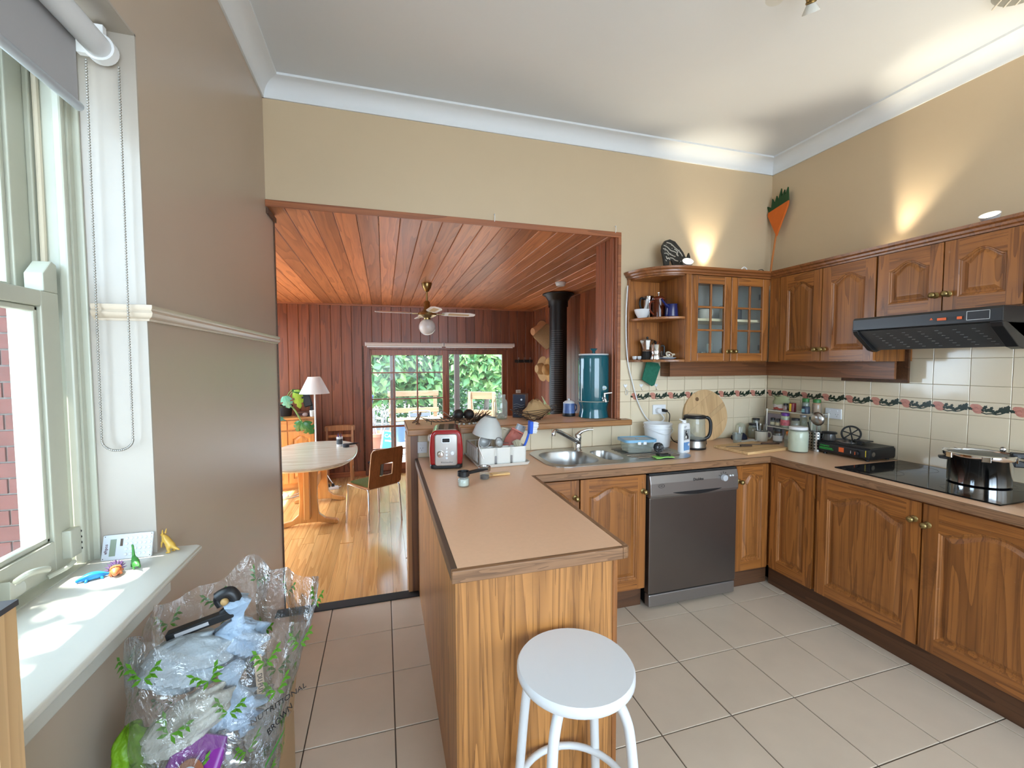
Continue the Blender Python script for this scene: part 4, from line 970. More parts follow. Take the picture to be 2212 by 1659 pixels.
t = thing('glass_dome', 'clear plastic container lid standing against the tiles left of the jars', 'lid', (2.835, 2.870, CT))
lat([(.036,0),(.036,.085),(.028,.112),(.012,.124),(.0005,.126)], 'dome', M_jar, t, 20, cap0=False)
# ---- two-tier wire spice rack with everything on it
t = thing('spice_rack', 'white wire two tier spice rack in the corner by the right wall', 'rack', (3.035, 2.545, CT))
M_wire = plain('white_wire', (.70,.66,.56), .4)
for z in (.112, .242):
    fz = MB(); fz.tube([(-.075,-.19,z),(.085,-.19,z),(.085,.19,z),(-.075,.19,z)], .004, 8, True).build('shelf_frame', M_wire, t, smooth=60)
    for k in range(15): MB().cyl((-.073, -.176+.0252*k, z-.001), (.083, -.176+.0252*k, z-.001), .0018, seg=6).build('shelf_wire', M_wire, t)
for x in (-.075, .085):
    for y in (-.19, .19):
        MB().cyl((x, y, 0), (x, y, .246), .0045, seg=10).build('post', M_wire, t, smooth=60); MB().cyl((x, y, .232), (x, y, .252), .008, seg=10).build('post_cap', M_wire, t, smooth=60)
Z2, Z1 = CT+.2472, CT+.1172
t = thing('bread_bag', 'red and white paper packet slumped on the top tier of the spice rack', 'packet', (3.020, 2.655, Z2), .25)
rr = random.Random(21); rg = []
for z, k, fl in ((0,.92,1),(.02,1,1),(.045,1.02,1),(.062,1.1,.8),(.085,.85,.5),(.110,1.0,.25)): rg.append([(.040*fl*math.sin(2*PI*i/20)*(1+.15*rr.uniform(-1,1)), .062*k*math.cos(2*PI*i/20)*(1+.06*rr.uniform(-1,1)), z+.007*rr.uniform(-1,1)) for i in range(20)])
m = MB(); m.loft(rg); m.m = [(0 if i < 20 else (1 if i < 40 else 2)) for i in range(len(m.f))]
m.build('packet', [plain('packet_red', (.40,.07,.05), .45), plain('packet_white', (.58,.52,.48), .45), plain('packet_green', (.34,.36,.20), .45)], t, smooth=45)
jar('paste_jar', 'tiny red jar with black lid on the top rack tier', (2.985, 2.590, Z2), .018, .052, plain('red_paste', (.30,.02,.02), .5), M_blk2, fill=1.2)
t = thing('spice_tin', 'dark red spice tin with yellow stripe on the top rack tier', 'tin', (2.990, 2.535, Z2)); lat([(.0005,0),(.024,0),(.024,.064),(.022,.067),(.0005,.068)], 'tin', M_dkred, t, 22); MB().box(-.0255, -.022, -.008, .006, .004, .062).build('stripe', M_yel, t)
jar('herb_jar', 'green lidded herb jar, left of the pair on the top rack tier', (3.010, 2.445, Z2), .027, .098, plain('dried_herbs', (.06,.09,.025), .8, var=.4, nscale=120), M_grn, .022, 1.2)
jar('turmeric_jar', 'orange spice jar with green lid on the top rack tier, nearest the socket', (3.030, 2.375, Z2), .029, .096, M_spice, M_grn, .022, 1.15)
t = thing('tea_tin', 'dark blue green tea tin at the front of the top rack tier', 'tin', (2.975, 2.415, Z2)); lat([(.0005,0),(.026,0),(.026,.050),(.024,.053),(.0005,.054)], 'tin', M_blue, t, 22); MB().box(-.0272, -.024, -.010, .010, .010, .036).build('tin_label', plain('teal_print', (.22,.45,.50), .4), t)
jar('small_jar', 'small black lidded jar with cream label, left one on the middle tier', (2.985, 2.700, Z1), .019, .055, M_brown, M_blk2, .016, 1, plain('cream_label', (.60,.54,.36), .6))
jar('small_jar', 'small black lidded jar with cream label, right one on the middle tier', (2.985, 2.650, Z1), .019, .055, M_brown, M_blk2, .016, 1, MATS['cream_label'])
jar('jam_jar', 'purple lidded jar with bright label on the middle tier', (2.985, 2.590, Z1), .032, .105, plain('pale_jam', (.52,.52,.34), .5), M_pur, .02, 1.2, plain('bright_label', (.52,.12,.14), .5, var=.7, nscale=60))
jar('black_lid_jar', 'empty glass jar with wide black lid on the middle tier', (3.000, 2.515, Z1), .032, .075, None, M_blk2, .016)
jar('clear_jar', 'plain clear jar with grey lid at the back of the middle tier', (3.060, 2.50, Z1), .026, .100, None, plain('grey_lid', (.42,.44,.46), .3, .6), .014)
jar('green_lid_jar', 'wide jar with dark green lid at the right end of the middle tier', (3.040, 2.395, Z1), .040, .095, None, plain('dark_green_lid', (.012,.035,.02), .35), .018)
jar('coffee_jar', 'brown coffee jar with black lid and white label under the spice rack', (2.925, 2.600, CT), .032, .098, M_brown, M_blk2, .024, 1.3, M_paperw)
jar('sauce_jar', 'dark glass jar behind the enamel mug under the rack', (2.975, 2.655, CT), .028, .100, M_brown, M_blk2, .018, 1.0)
jar('orange_lid_jar', 'square clear jar with orange lid in front of the spice rack', (2.845, 2.430, CT), .034, .105, None, plain('orange_lid', (.80,.22,.02), .4), .026, lidr=.022)
t = thing('big_jar', 'large glass jar of pale green white contents with white lid', 'jar', (2.772, 2.300, CT))
lat([(.0005,.001),(.056,.001),(.062,.008),(.063,.130),(.058,.148),(.052,.156),(.052,.166),(.050,.166),(.050,.155),(.060,.128),(.059,.010),(.0005,.006)], 'glass', M_jar, t, 32); lat([(.0005,.007),(.0595,.009),(.0610,.126),(.056,.146),(.0005,.150)], 'contents', M_pale, t, 32)
lat([(.056,.158),(.057,.172),(.053,.176),(.0005,.177)], 'lid', M_white, t, 32)
t = thing('utensil_holder', 'perforated steel utensil holder behind the large pale jar', 'holder', (2.930, 2.292, CT))
MB().lathe([(.045,0),(.045,.135),(.043,.135),(.043,.003),(.0005,.003)], 28).build('cylinder', M_steel, t, smooth=40)
for i in range(14):
    for k in range(6):
        a = 2*PI*i/14; MB().lathe([(.0055,0),(.0005,.0004)], 8, (.0452*math.cos(a), .0452*math.sin(a), .018+.021*k), Matrix.Rotation(a, 4, 'Z') @ Matrix.Rotation(PI/2, 4, 'Y'), False).build('hole', M_black, t)
t = thing('ladle', 'steel ladle standing bowl up in the utensil holder', 'ladle', (2.925, 2.285, CT+.01), rot=(.05, -.06, 0))
MB().tube([(0,0,0),(0,0,.14),(-.006,0,.18)], .005, 8).build('handle', M_steel, t, smooth=60); MB().sphere((-.014,-.012,.222), .048, 24, 14, .55, 1, 1).build('bowl', M_steel, t, smooth=70)
t = thing('spatula', 'dark handled spatula leaning left in the utensil holder', 'utensil', (2.935, 2.310, CT+.01), rot=(-.28, 0, 0))
MB().box(-.004, .004, -.003, .003, 0, .19).build('handle', M_black, t, bevel=.001)
# ---- camp stove
t = thing('camp_stove', 'black portable gas stove in front of the cooktop on the worktop', 'stove', (2.872, 2.235, CT), -PI/2+.04)
M_cs = plain('stove_black', (.013,.013,.014), .42, var=.2); wS, dS, hS = .325, .245, .082
MB().prism(rrect(0, dS, .012, hS, .016), 0, wS, 'yz').build('body', M_cs, t, bevel=.006)
MB().box(.006, wS-.006, .006, dS-.006, hS-.002, hS+.004).build('top_plate', M_cs, t, bevel=.002)
for x in (.03, wS-.03):
    for y in (.03, dS-.03): MB().cyl((x, y, 0), (x, y, .014), .011).build('foot', M_black, t)
lat([(.062,hS+.002),(.060,hS+.008),(.03,hS+.004),(.022,hS+.016),(.0005,hS+.017)], 'burner', M_steeld, t, 24, c=(.115, .125, 0))
for k in range(4):
    a = PI/4+PI/2*k; c1, s1 = math.cos(a), math.sin(a)
    MB().tube([(.115+.085*c1, .125+.085*s1, hS+.004), (.115+.080*c1, .125+.080*s1, hS+.022), (.115+.030*c1, .125+.030*s1, hS+.022)], .004, 6).build('pan_support', M_black, t, smooth=50)
MB().box(.165, .23, .10, .19, hS+.018, hS+.026).box(.185, .21, .10, .11, hS+.003, hS+.018).build('lid_hinge', M_black, t, bevel=.002)
lat([(.019,0),(.019,.012),(.016,.016),(.0005,.017)], 'control_knob', M_black, t, 20, c=(.250, .0, .045), M=RX90)
MB().box(-.002, .002, -.018, -.016, -.010, .010, Matrix.Translation((.250,0,.045))).build('knob_mark', M_org, t)
MB().box(.140, .172, -.0015, .001, .034, .064).build('warning_sticker', M_org, t)
M_gp = plain('green_print', (.03,.50,.06), .4)
text_mesh('brand_lettering', 'Companion', .013, M_gp, t, (.048, -.0008, .060), (PI/2, 0, 0)); MB().box(.012, .098, -.001, .001, .043, .047).build('print_line', M_gp, t); MB().box(.012, .105, -.001, .001, .035, .038).build('print_line', M_gp, t)
MB().box(.212, .216, -.001, .001, .036, .054).build('flame_print', M_white, t); MB().box(.300, .304, -.001, .001, .03, .07).build('side_print', M_yel, t)
lat([(.015,0),(.015,.001),(.0005,.0015)], 'side_disc', M_steel, t, 20, c=(wS, .035, .048), M=Matrix.Rotation(PI/2, 4, 'Y'))
t = thing('wire_trivet', 'round black cast trivet standing on edge behind the camp stove', 'trivet', (3.030, 2.130, CT+.0885), rot=(0, .35, .5))
TR = .052
MB().tube([(0, TR*math.cos(2*PI*i/30), TR+TR*math.sin(2*PI*i/30)) for i in range(30)], .006, 8, True).build('ring', M_blackm, t, smooth=60)
for k in range(3):
    a = PI*k/3+.3; MB().cyl((0, TR*math.cos(a), TR+TR*math.sin(a)), (0, -TR*math.cos(a), TR-TR*math.sin(a)), .004, seg=6).build('spoke', M_blackm, t)
t = thing('small_pot', 'small dark jar with wide black lid behind the camp stove', 'jar', (2.935, 2.205, CT+.0895))
lat([(.0005,0),(.036,0),(.040,.012),(.034,.045),(.0005,.045)], 'body', plain('smoky_glass', (.06,.055,.05), .2), t, 20); lat([(.044,.045),(.046,.052),(.040,.058),(.0005,.060)], 'lid', M_black, t, 22)
# ---- pressure cooker
t = thing('pressure_cooker', 'polished steel pressure cooker with black handle on the cooktop', 'pot', (2.905, 1.408, .9067), -.95)
lat([(.0005,.001),(.110,.001),(.116,.006),(.118,.130),(.122,.134),(.122,.140),(.113,.140),(.113,.008),(.0005,.006)], 'pot', M_chrome, t, 48)
lat([(.134,.136),(.137,.142),(.137,.156),(.126,.160),(.124,.158),(.122,.150),(.0005,.150)], 'lid', M_chrome, t, 48); lat([(.122,.1505),(.08,.156),(.0005,.158)], 'lid_top', plain('dull_lid', (.06,.065,.06), .35, .4), t, 36, cap0=False)
MB().loft([[(.115,-.018,.100),(.115,.018,.100),(.115,.018,.132),(.115,-.018,.132)],[(.20,-.014,.104),(.20,.014,.104),(.20,.014,.128),(.20,-.014,.128)],[(.30,-.013,.100),(.30,.013,.100),(.30,.013,.120),(.30,-.013,.120)]]).build('lower_handle', M_black, t, bevel=.005)
MB().loft([[(.105,-.022,.148),(.105,.022,.148),(.105,.022,.172),(.105,-.022,.172)],[(.20,-.016,.140),(.20,.016,.140),(.20,.016,.172),(.20,-.016,.172)],[(.31,-.014,.136),(.31,.014,.136),(.31,.014,.160),(.31,-.014,.160)]]).build('lid_handle', M_black, t, bevel=.005)
MB().loft([[(-.115,-.025,.110),(-.115,.025,.110),(-.115,.022,.128),(-.115,-.022,.128)],[(-.150,-.020,.112),(-.150,.020,.112),(-.150,.018,.126),(-.150,-.018,.126)]]).build('side_handle', M_black, t, bevel=.004)
lat([(.010,.168),(.012,.172),(.012,.184),(.008,.190),(.0005,.192)], 'valve', M_chrome, t, 16, c=(.085, .03, 0))
for k in range(6):
    a = 2*PI*k/6; MB().box(-.016, .016, -.004, .004, .130, .158, Matrix.Rotation(a, 4, 'Z') @ Matrix.Translation((0,.137,0))).build('lid_lug', M_chrome, t, bevel=.002)
# ---- dark bottle at the frame edge
t = thing('oil_bottle', 'dark bottle with green and cream label at the right edge of the worktop', 'bottle', (2.640, 1.075, CT), .25)
MB().loft([[(x*k, y*k, z) for x, y in rrect(-.040, .040, -.040, .040, .012)] for z, k in ((0,.95),(.004,1),(.17,1),(.19,.85),(.205,.4),(.25,.38))]).build('body', plain('dark_bottle', (.006,.010,.007), .15), t, smooth=40)
MB().box(-.030, .034, -.0412, -.0402, .02, .155).build('label', plain('cream_bottle_label', (.50,.46,.30), .5), t); MB().box(-.030, .034, -.0418, -.0412, .055, .115).build('label_band', plain('green_band', (.006,.06,.035), .5), t)
MB().box(-.041, .041, -.041, .041, 0, .006).build('base', M_offw, t)
lat([(.018,.245),(.018,.275),(.0005,.277)], 'cap', M_black, t, 16)
# ---- sockets on the tiles
def socket(label, loc, rz, n=2):
    t = thing('power_socket', label, 'socket', loc, rz)
    w = .058 if n == 2 else .036
    MB().prism(rrect(-w, w, -.037, .037, .004), -.010, 0, 'xz').build('plate', M_white, t, bevel=.002)
    for k in range(n):
        x = 0 if n == 1 else (-.028+.056*k)
        MB().box(x-.008, x+.008, -.0125, -.010, .016, .027).build('switch', M_white, t, bevel=.001)
        for dx, dz, a in ((-.008,-.004,.5),(.008,-.004,-.5),(0,-.018,0)): MB().box(-.001, .001, -.0104, -.0098, -.004, .004, Matrix.Translation((x+dx,0,dz)) @ Matrix.Rotation(-a, 4, 'Y')).build('slot', M_black, t)
    return t
socket('white double power socket on the right wall above the camp stove', (R-.0075, 2.325, 1.152), -PI/2)
socket('white power socket under the bar left of the toaster', (.232, D-.0075, .968), 0, 1).rotation_euler = (0, 0, 0)
s_ = socket('white double power socket behind the bucket with two plugs in it', (2.062, D-.0075, 1.160), 0)
t = thing('white_plug', 'round white plug pushed into the socket behind the bucket', 'plug', (2.046, D-.019, 1.152)); lat([(.022,0),(.022,.020),(.018,.026),(.0005,.027)], 'plug', M_white, t, 20, M=RX90)
MB().tube(bez([(.0,-.018,-.010),(.035,-.03,-.055),(.020,-.02,-.085),(-.05,-.01,-.090),(-.115,-.008,-.045),(-.185,-.006,.08),(-.240,-.006,.25),(-.272,-.004,.38),(-.288,-.004,.55),(-.292,-.006,.75),(-.284,-.010,.95)], 8), .0048, 8).build('cable', M_white, t, smooth=60)
t = thing('black_plug', 'black plug with kettle cord in the right half of the back wall socket', 'plug', (2.092, D-.019, 1.154)); MB().loft([[(-.012,0,-.012),(.012,0,-.012),(.012,0,.012),(-.012,0,.012)],[(-.008,-.05,-.012),(.010,-.05,-.012),(.010,-.05,.006),(-.008,-.05,.006)]]).build('plug', M_black, t, bevel=.003)
MB().tube(bez([(0,-.045,-.003),(.025,-.05,-.03),(.030,-.04,-.10),(.035,-.045,-.18),(.05,-.07,-.235),(.07,-.16,-.246)], 8), .0035, 8).build('cord', M_black, t, smooth=60)
# heart shaped hooks on the tiles, cloth hanging from the shelf
for k, x in enumerate((1.762, 1.900, 2.032)):
    t = thing('wall_hook', ('left', 'middle', 'right')[k] + ' white heart shaped stick on hook on the tiles under the open shelf', 'hook', (x, D-.0072, 1.350), group='heart hooks on the tiles')
    hp_ = [(.015*math.sin(a)**3, .001*(13*math.cos(a)-5*math.cos(2*a)-2*math.cos(3*a)-math.cos(4*a))) for a in [2*PI*i/24 for i in range(24)]]
    MB().prism(hp_, -.006, 0, 'xz').build('heart', M_white, t, bevel=.002)
    MB().tube(bez([(0,-.006,-.012),(0,-.010,-.030),(.003,-.018,-.036),(.006,-.020,-.026)]), .0018, 6).build('wire', M_chrome, t, smooth=60)
t = thing('hanging_sponge', 'green scouring cloth hanging below the open shelf', 'cloth', (1.965, D-.06, 1.528), rot=(0, .13, 0))
MB().prism([(-.055,0),(.050,.0),(.072,-.028),(.040,-.170),(.018,-.182),(-.075,-.140)], -.005, .005, 'xz').build('cloth', plain('green_scourer', (.02,.14,.085), .9, var=.35, nscale=60, bmp=.4, bscale=200), t, bevel=.003)
t = thing('ring_hanger', 'thin white ring hanging from the left heart hook', 'ring', (1.768, D-.020, 1.300)); MB().tube([(.010*math.cos(2*PI*i/16), 0, .020*math.sin(2*PI*i/16)) for i in range(16)], .0015, 6, True).build('ring', M_white, t, smooth=60)
# ================================================================ OPEN SHELF, CABINET CONTENTS, CABINET TOPS
S1, S2 = UZ0+.0183, UZ0+.3233      # lower and upper shelf surfaces
t = thing('mortar', 'white porcelain mortar on the upper open shelf', 'mortar', (1.838, 2.800, S2))
lat([(.0005,.001),(.030,.001),(.034,.006),(.052,.040),(.058,.064),(.054,.064),(.046,.040),(.028,.012),(.0005,.010)], 'bowl', M_stw, t, 30)
t = thing('pestle', 'white porcelain pestle leaning in the mortar', 'pestle', (1.848, 2.800, S2+.014), rot=(0, .28, 0))
MB().lathe([(.0005,0),(.014,.004),(.016,.016),(.010,.040),(.010,.090),(.014,.112),(.015,.125),(.009,.136),(.0005,.138)], 18).build('rod', M_stw, t, smooth=60)
t = thing('percolator', 'tall steel coffee percolator at the back of the upper open shelf', 'coffee pot', (1.925, 2.850, S2))
lat([(.0005,0),(.044,0),(.046,.006),(.040,.012),(.036,.155),(.040,.170),(.038,.172),(.034,.160),(.0005,.150)], 'body', M_chrome, t, 26); MB().tube(bez([(-.038,0,.150),(-.066,0,.155),(-.076,0,.110),(-.056,0,.060)]), .008, 8).build('handle', M_black, t, smooth=60)
t = thing('coffee_press', 'amber glass coffee plunger with chrome knob on the upper open shelf', 'coffee press', (1.950, 2.762, S2))
M_amb = glass('amber_glass', (.42,.10,.03), .02, 1.5, tint=.18)
lat([(.0005,.003),(.044,.003),(.045,.135),(.043,.135),(.042,.006),(.0005,.006)], 'glass', M_amb, t, 28); lat([(.0005,.008),(.040,.008),(.040,.035),(.0005,.036)], 'dregs', plain('coffee', (.04,.012,.005), .3), t)
lat([(.048,.133),(.049,.140),(.030,.158),(.0005,.162)], 'lid', plain('amber_plastic', (.16,.03,.012), .25), t, 28); lat([(.003,.160),(.003,.178),(.009,.182),(.010,.188),(.0005,.193)], 'knob', M_chrome, t, 14)
MB().tube(bez([(-.044,-.005,.120),(-.075,-.01,.112),(-.080,-.01,.06),(-.046,-.005,.025)]), .007, 8).build('handle', MATS['amber_plastic'], t, smooth=60)
t = thing('creamer', 'cream jug standing between the coffee plunger and the blue pot', 'jug', (2.010, 2.862, S2)); lat([(.0005,.001),(.028,.001),(.030,.05),(.024,.11),(.024,.145),(.022,.145),(.0005,.14)], 'body', plain('cream_ceramic', (.62,.56,.44), .3), t, 22)
t = thing('enamel_pot', 'dark blue enamel coffee pot with long side handle on the upper shelf', 'pot', (1.997, 2.675, S2), .2)
M_nav = plain('navy_enamel', (.010,.018,.11), .18, coat=.5)
lat([(.0005,.001),(.046,.001),(.048,.006),(.040,.086),(.044,.092),(.041,.092),(.038,.086),(.044,.008),(.0005,.006)], 'body', M_nav, t, 28); MB().tube(bez([(-.040,-.004,.072),(-.07,-.006,.090),(-.110,-.010,.120)]), [.011]*8+[.008]*9, 10).build('handle', M_nav, t, smooth=60)
t = thing('pot_lid', 'dark domed lid standing at the back of the upper shelf', 'lid', (2.012, 2.770, S2+.002), rot=(1.25, 0, 0)); lat([(.055,.0),(.054,.006),(.035,.020),(.008,.026),(.010,.034),(.0005,.036)], 'dome', M_blackm, t, 24, c=(0,.055,0))
t = thing('moka_pot', 'aluminium moka pot with black handle on the lower open shelf', 'coffee pot', (1.905, 2.830, S1), .15)
def octo(r0, z0, r1, z1): return [(r0, z0), (r1, z1)]
lat([(.0005,0),(.046,0),(.048,.004),(.034,.062)], 'boiler', M_blackm, t, 10, smooth=20, cap1=True); lat([(.034,.062),(.036,.068),(.030,.075),(.050,.142),(.0005,.142)], 'top_chamber', M_chrome, t, 10, smooth=20)
lat([(.050,.142),(.046,.150),(.0005,.156)], 'lid', M_steel, t, 10, smooth=20); lat([(.005,.154),(.008,.162),(.008,.170),(.0005,.174)], 'lid_knob', M_black, t, 12)
MB().loft([[(-.045,-.012,.140),(-.045,.012,.140),(-.040,0,.105)],[(-.072,-.003,.143),(-.072,.003,.143),(-.066,0,.130)]]).build('spout', M_chrome, t)
MB().tube(bez([(.044,0,.138),(.075,0,.135),(.088,0,.095),(.084,0,.055)]), [.010]*24+[.008], 10).build('handle', M_black, t, smooth=60)
t = thing('moka_pot', 'small steel moka pot in front of the black handled one', 'coffee pot', (1.914, 2.734, S1), -.2)
lat([(.0005,0),(.040,0),(.041,.004),(.030,.040),(.030,.045),(.034,.047),(.034,.108),(.032,.110),(.0005,.110)], 'body', M_chrome, t, 26); MB().tube(bez([(.033,0,.098),(.058,0,.100),(.062,0,.070),(.060,0,.030)]), .007, 8).build('handle', M_black, t, smooth=60)
MB().tube(bez([(.01,.01,.112),(.03,.02,.135),(.045,.02,.118)]), .005, 6).build('valve', plain('copper', (.35,.11,.05), .3, .9), t, smooth=60)
for k, x in enumerate((1.806, 1.846)):
    t = thing('egg_cup', 'tiny white cup on the lower open shelf, %s of the pair' % ('left' if k == 0 else 'right'), 'cup', (x, 2.845, S1), group='tiny white cups')
    lat([(.0005,.001),(.010,.001),(.016,.010),(.017,.026),(.015,.026),(.013,.010),(.0005,.008)], 'cup', M_stw, t, 18)
t = thing('saucer', 'pale blue white plate on the lower open shelf', 'plate', (1.988, 2.690, S1)); lat([(.0005,.001),(.034,.001),(.044,.007),(.056,.013),(.054,.015),(.042,.010),(.0005,.006)], 'plate', plain('pale_blue_china', (.52,.58,.68), .2), t, 32)
t = thing('lemon_squeezer', 'cream handled steel squeezer lying on the plate', 'squeezer', (1.995, 2.690, S1+.010), .3)
MB().tube([(.030*math.cos(2*PI*i/22), .012*math.sin(2*PI*i/22), .024+.020*math.sin(2*PI*i/22)) for i in range(22)], .006, 8, True).build('ring', MATS['cream_ceramic'], t, smooth=60); MB().sphere((0,.0,.022), .022, 18, 10, 1, .8, .7).build('bowl', M_chrome, t, smooth=70)
MB().box(.030, .062, -.010, .010, .020, .034).box(-.062, -.028, -.008, .008, .002, .014).build('handle', MATS['cream_ceramic'], t, bevel=.004)
t = thing('coffee_funnel', 'steel funnel lying behind the plate on the lower shelf', 'funnel', (1.995, 2.785, S1)); lat([(.034,0),(.034,.006),(.012,.042),(.010,.062),(.008,.062),(.010,.042),(.031,.004)], 'cone', M_steeld, t, 24, cap0=False, cap1=False)
# ---- inside the glass cabinet
def mug(name, label, loc, r, h, mat, rz=0, rim=None, group=None):
    t = thing(name, label, 'mug', loc, rz, group); lat([(.0005,.001),(r*.92,.001),(r,.006),(r,h),(r-.003,h),(r-.003,.008),(.0005,.006)], 'body', mat, t, 22)
    MB().tube(bez([(r-.002,0,h*.82),(r+.022,0,h*.80),(r+.026,0,h*.5),(r+.016,0,h*.24),(r-.002,0,h*.2)], 5), .005, 7).build('handle', mat, t, smooth=60)
    if rim: lat([(r+.0006,h*.84),(r+.0006,h*.90)], 'stripe', rim, t, 22, cap0=False, cap1=False)
    return t
M_cer_ = plain('ivory_ceramic', (.58,.56,.50), .25); ZS = UZ0+.3185
mug('mug', 'white mug with dark blue floral print behind the left glass door', (2.150, 2.700, ZS), .038, .105, plain('floral_china', (.42,.42,.46), .25, var=.75, nscale=45), 2.6)
mug('mug', 'ivory mug with thin dark stripe behind the left glass door', (2.295, 2.690, ZS), .042, .085, M_cer_, -.1, M_black)
mug('mug', 'grey mug half hidden in the middle of the glass cabinet shelf', (2.225, 2.770, ZS), .040, .085, plain('grey_china', (.30,.30,.31), .3), .2)
mug('mug', 'white mug with handle to the right behind the right glass door', (2.480, 2.690, ZS), .038, .105, M_stw, 0)
mug('mug', 'dark slate mug behind the right glass door', (2.620, 2.740, ZS), .050, .085, plain('slate_china', (.06,.07,.09), .4), 2.8)
for k, (x, y, h) in enumerate(((2.125,2.69,.13),(2.165,2.76,.12),(2.205,2.68,.14),(2.315,2.72,.06),(2.345,2.69,.12),(2.255,2.75,.11),(2.480,2.70,.08),(2.53,2.74,.09),(2.59,2.70,.07))):
    t = thing('drinking_glass', 'clear drinking glass in the bottom of the glass cabinet, %s from the left' % ('first','second','third','fifth','sixth','fourth','seventh','eighth','ninth')[k], 'glass', (x, y, UZ0+.0165), group='glasses in the glass cabinet')
    lat([(.0005,.001),(.022,.001),(.026,h),(.0245,h),(.020,.008),(.0005,.008)], 'body', M_jar, t, 16)
# ---- on top of the cabinets: uplights, animal cut-out, cables, carrot
def uplight(label, loc, rot, energy, show=True, spot=1.0, blend=.5):
    t = thing('uplight', label, 'lamp', loc, rot=rot, group='uplights on the cabinets')
    lat([(.012,0),(.014,.010),(.030,.040),(.038,.062),(.040,.066),(.036,.066),(.026,.042),(.0005,.030)], 'shade', M_stw, t, 26)
    lat([(.0005,.046),(.026,.046),(.026,.050),(.0005,.052)], 'bulb', plain('warm_bulb', (1.0,.80,.50), .4, emit=14), t, 22)
    d = bpy.data.lights.new('uplight_beam', 'SPOT'); d.energy = energy; d.color = (1.0,.88,.66); d.spot_size = spot; d.spot_blend = blend; d.shadow_soft_size = .03
    o = bpy.data.objects.new('uplight_beam', d); C.objects.link(o); o.parent = t; o.location = (0, 0, .07); o.rotation_euler = (PI, 0, 0)
    return t
uplight('lit uplight at the feet of the striped animal cut-out', (2.125, 2.690, 2.208), (.75, -.35, 0), 5, spot=1.9)
uplight('uplight throwing a warm fan onto the back wall above the glass cabinet', (2.460, 2.810, 2.157), (-.16, 0, 0), 13, spot=1.15, blend=.9)
uplight('lit uplight at the right end of the cornice above the hood cabinet', (2.890, 1.400, 2.19), (.12, -.55, 0), 9, spot=2.0)
uplight('uplight throwing a warm beam up the right wall above the hood', (3.055, 2.010, 2.157), (.34, .06, 0), 12, spot=.95, blend=.85)
t = thing('animal_cutout', 'black and white striped tapir cut-out standing on the wall cabinets', 'ornament', (2.105, 2.770, 2.2005), rot=(-.06, 0, 0))
tp_ = [(-.105,0),(-.075,0),(-.070,.030),(-.062,.075),(-.045,.085),(-.030,.050),(-.020,.0),(.030,.0),(.036,.018),(.075,.020),(.090,.004),(.125,.0),(.130,.045),(.118,.085),(.122,.118),(.112,.150),(.098,.118),(.080,.115),(.060,.150),(.030,.185),(-.010,.225),(-.055,.238),(-.095,.225),(-.120,.190),(-.126,.150),(-.112,.090),(-.106,.040)]
M_tap = plain('tapir_dark', (.022,.020,.017), .5, var=.4, nscale=60)
body = MB().prism(tp_, -.008, .008, 'xz').build('body', M_tap, t)
M_str = plain('tapir_stripe', (.56,.52,.44), .6)
for pts in ([(-.085,.212),(-.050,.205),(-.015,.180),(.015,.160),(.035,.140)], [(-.110,.190),(-.080,.178),(-.050,.155),(-.025,.150),(.0,.140),(.010,.120)], [(-.117,.165),(-.085,.155),(-.062,.130),(-.035,.118),(-.012,.112)], [(-.020,.168),(.0,.158),(.010,.145),(.0,.130),(.015,.118)], [(-.108,.130),(-.085,.132),(-.070,.118)], [(-.060,.100),(-.035,.098),(-.015,.085),(.010,.080)], [(.030,.150),(.045,.130),(.050,.118)], [(-.092,.110),(-.080,.090),(-.072,.10),(-.060,.085)]):
    MB().tube(bez([(x, -.0085, z) for x, z in pts], 4), .0036, 6).build('stripe', M_str, body, smooth=60)
rr = random.Random(5)
for k in range(26):
    x = rr.uniform(-.10, .10); z = rr.uniform(.05, .20)
    if z > .22-.9*max(x+.03, 0) or z < .075 and x < .02: continue
    MB().lathe([(rr.uniform(.002,.0045),0),(.0004,.0008)], 8, (x, -.0082, z), RX90, False).build('spot', M_str, body)
t = thing('cable_coil', 'white cable loop on top of the glass cabinet', 'cable', (2.70, 2.74, 2.1565)); MB().tube(bez([(-.045,0,.004),(-.030,0,.075),(0,0,.108),(.030,0,.085),(.045,.01,.004)]), .005, 8).build('loop', M_white, t, smooth=60)
t = thing('cable_coil', 'thin black cable loops on top of the corner cabinets', 'cable', (2.83, 2.74, 2.1565)); MB().tube(bez([(-.09,0,.06),(-.05,0,.078),(0,.0,.072),(.04,0,.06),(.09,0,.004)]), .003, 6).tube(bez([(-.02,0,.004),(0,0,.08),(.05,0,.100),(.09,0,.06),(.12,0,.004)]), .003, 6).build('loop', M_black, t, smooth=60)
t = thing('carrot_ornament', 'flat painted wooden carrot on a stick standing in the cabinet corner', 'ornament', (3.070, 2.750, 2.157), rot=(-.045, 0, -PI/2))
M_car = plain('carrot_orange', (.62,.13,.012), .5, var=.12, nscale=25)
MB().tube([(-.10,0,0),(-.085,0,.20),(-.06,0,.42)], .007, 8).build('stick', plain('orange_stick', (.50,.16,.03), .5), t, smooth=60)
MB().prism([(-.055,0.395),(.035,0.615),(.040,0.650),(-.145,0.610),(-.150,0.585)], -.008, .008, 'xz').build('root', M_car, t, bevel=.002)
lf = [(-.140,0.610),(-.165,0.670),(-.120,0.645),(-.115,0.715),(-.090,0.670),(-.075,0.725),(-.060,0.682),(-.035,0.770),(-.028,0.700),(-.005,0.750),(.0,0.700),(.025,0.760),(.038,0.650)]
MB().prism(lf, -.006, .006, 'xz').build('leaves', plain('carrot_leaf', (.008,.050,.012), .6, var=.3), t)
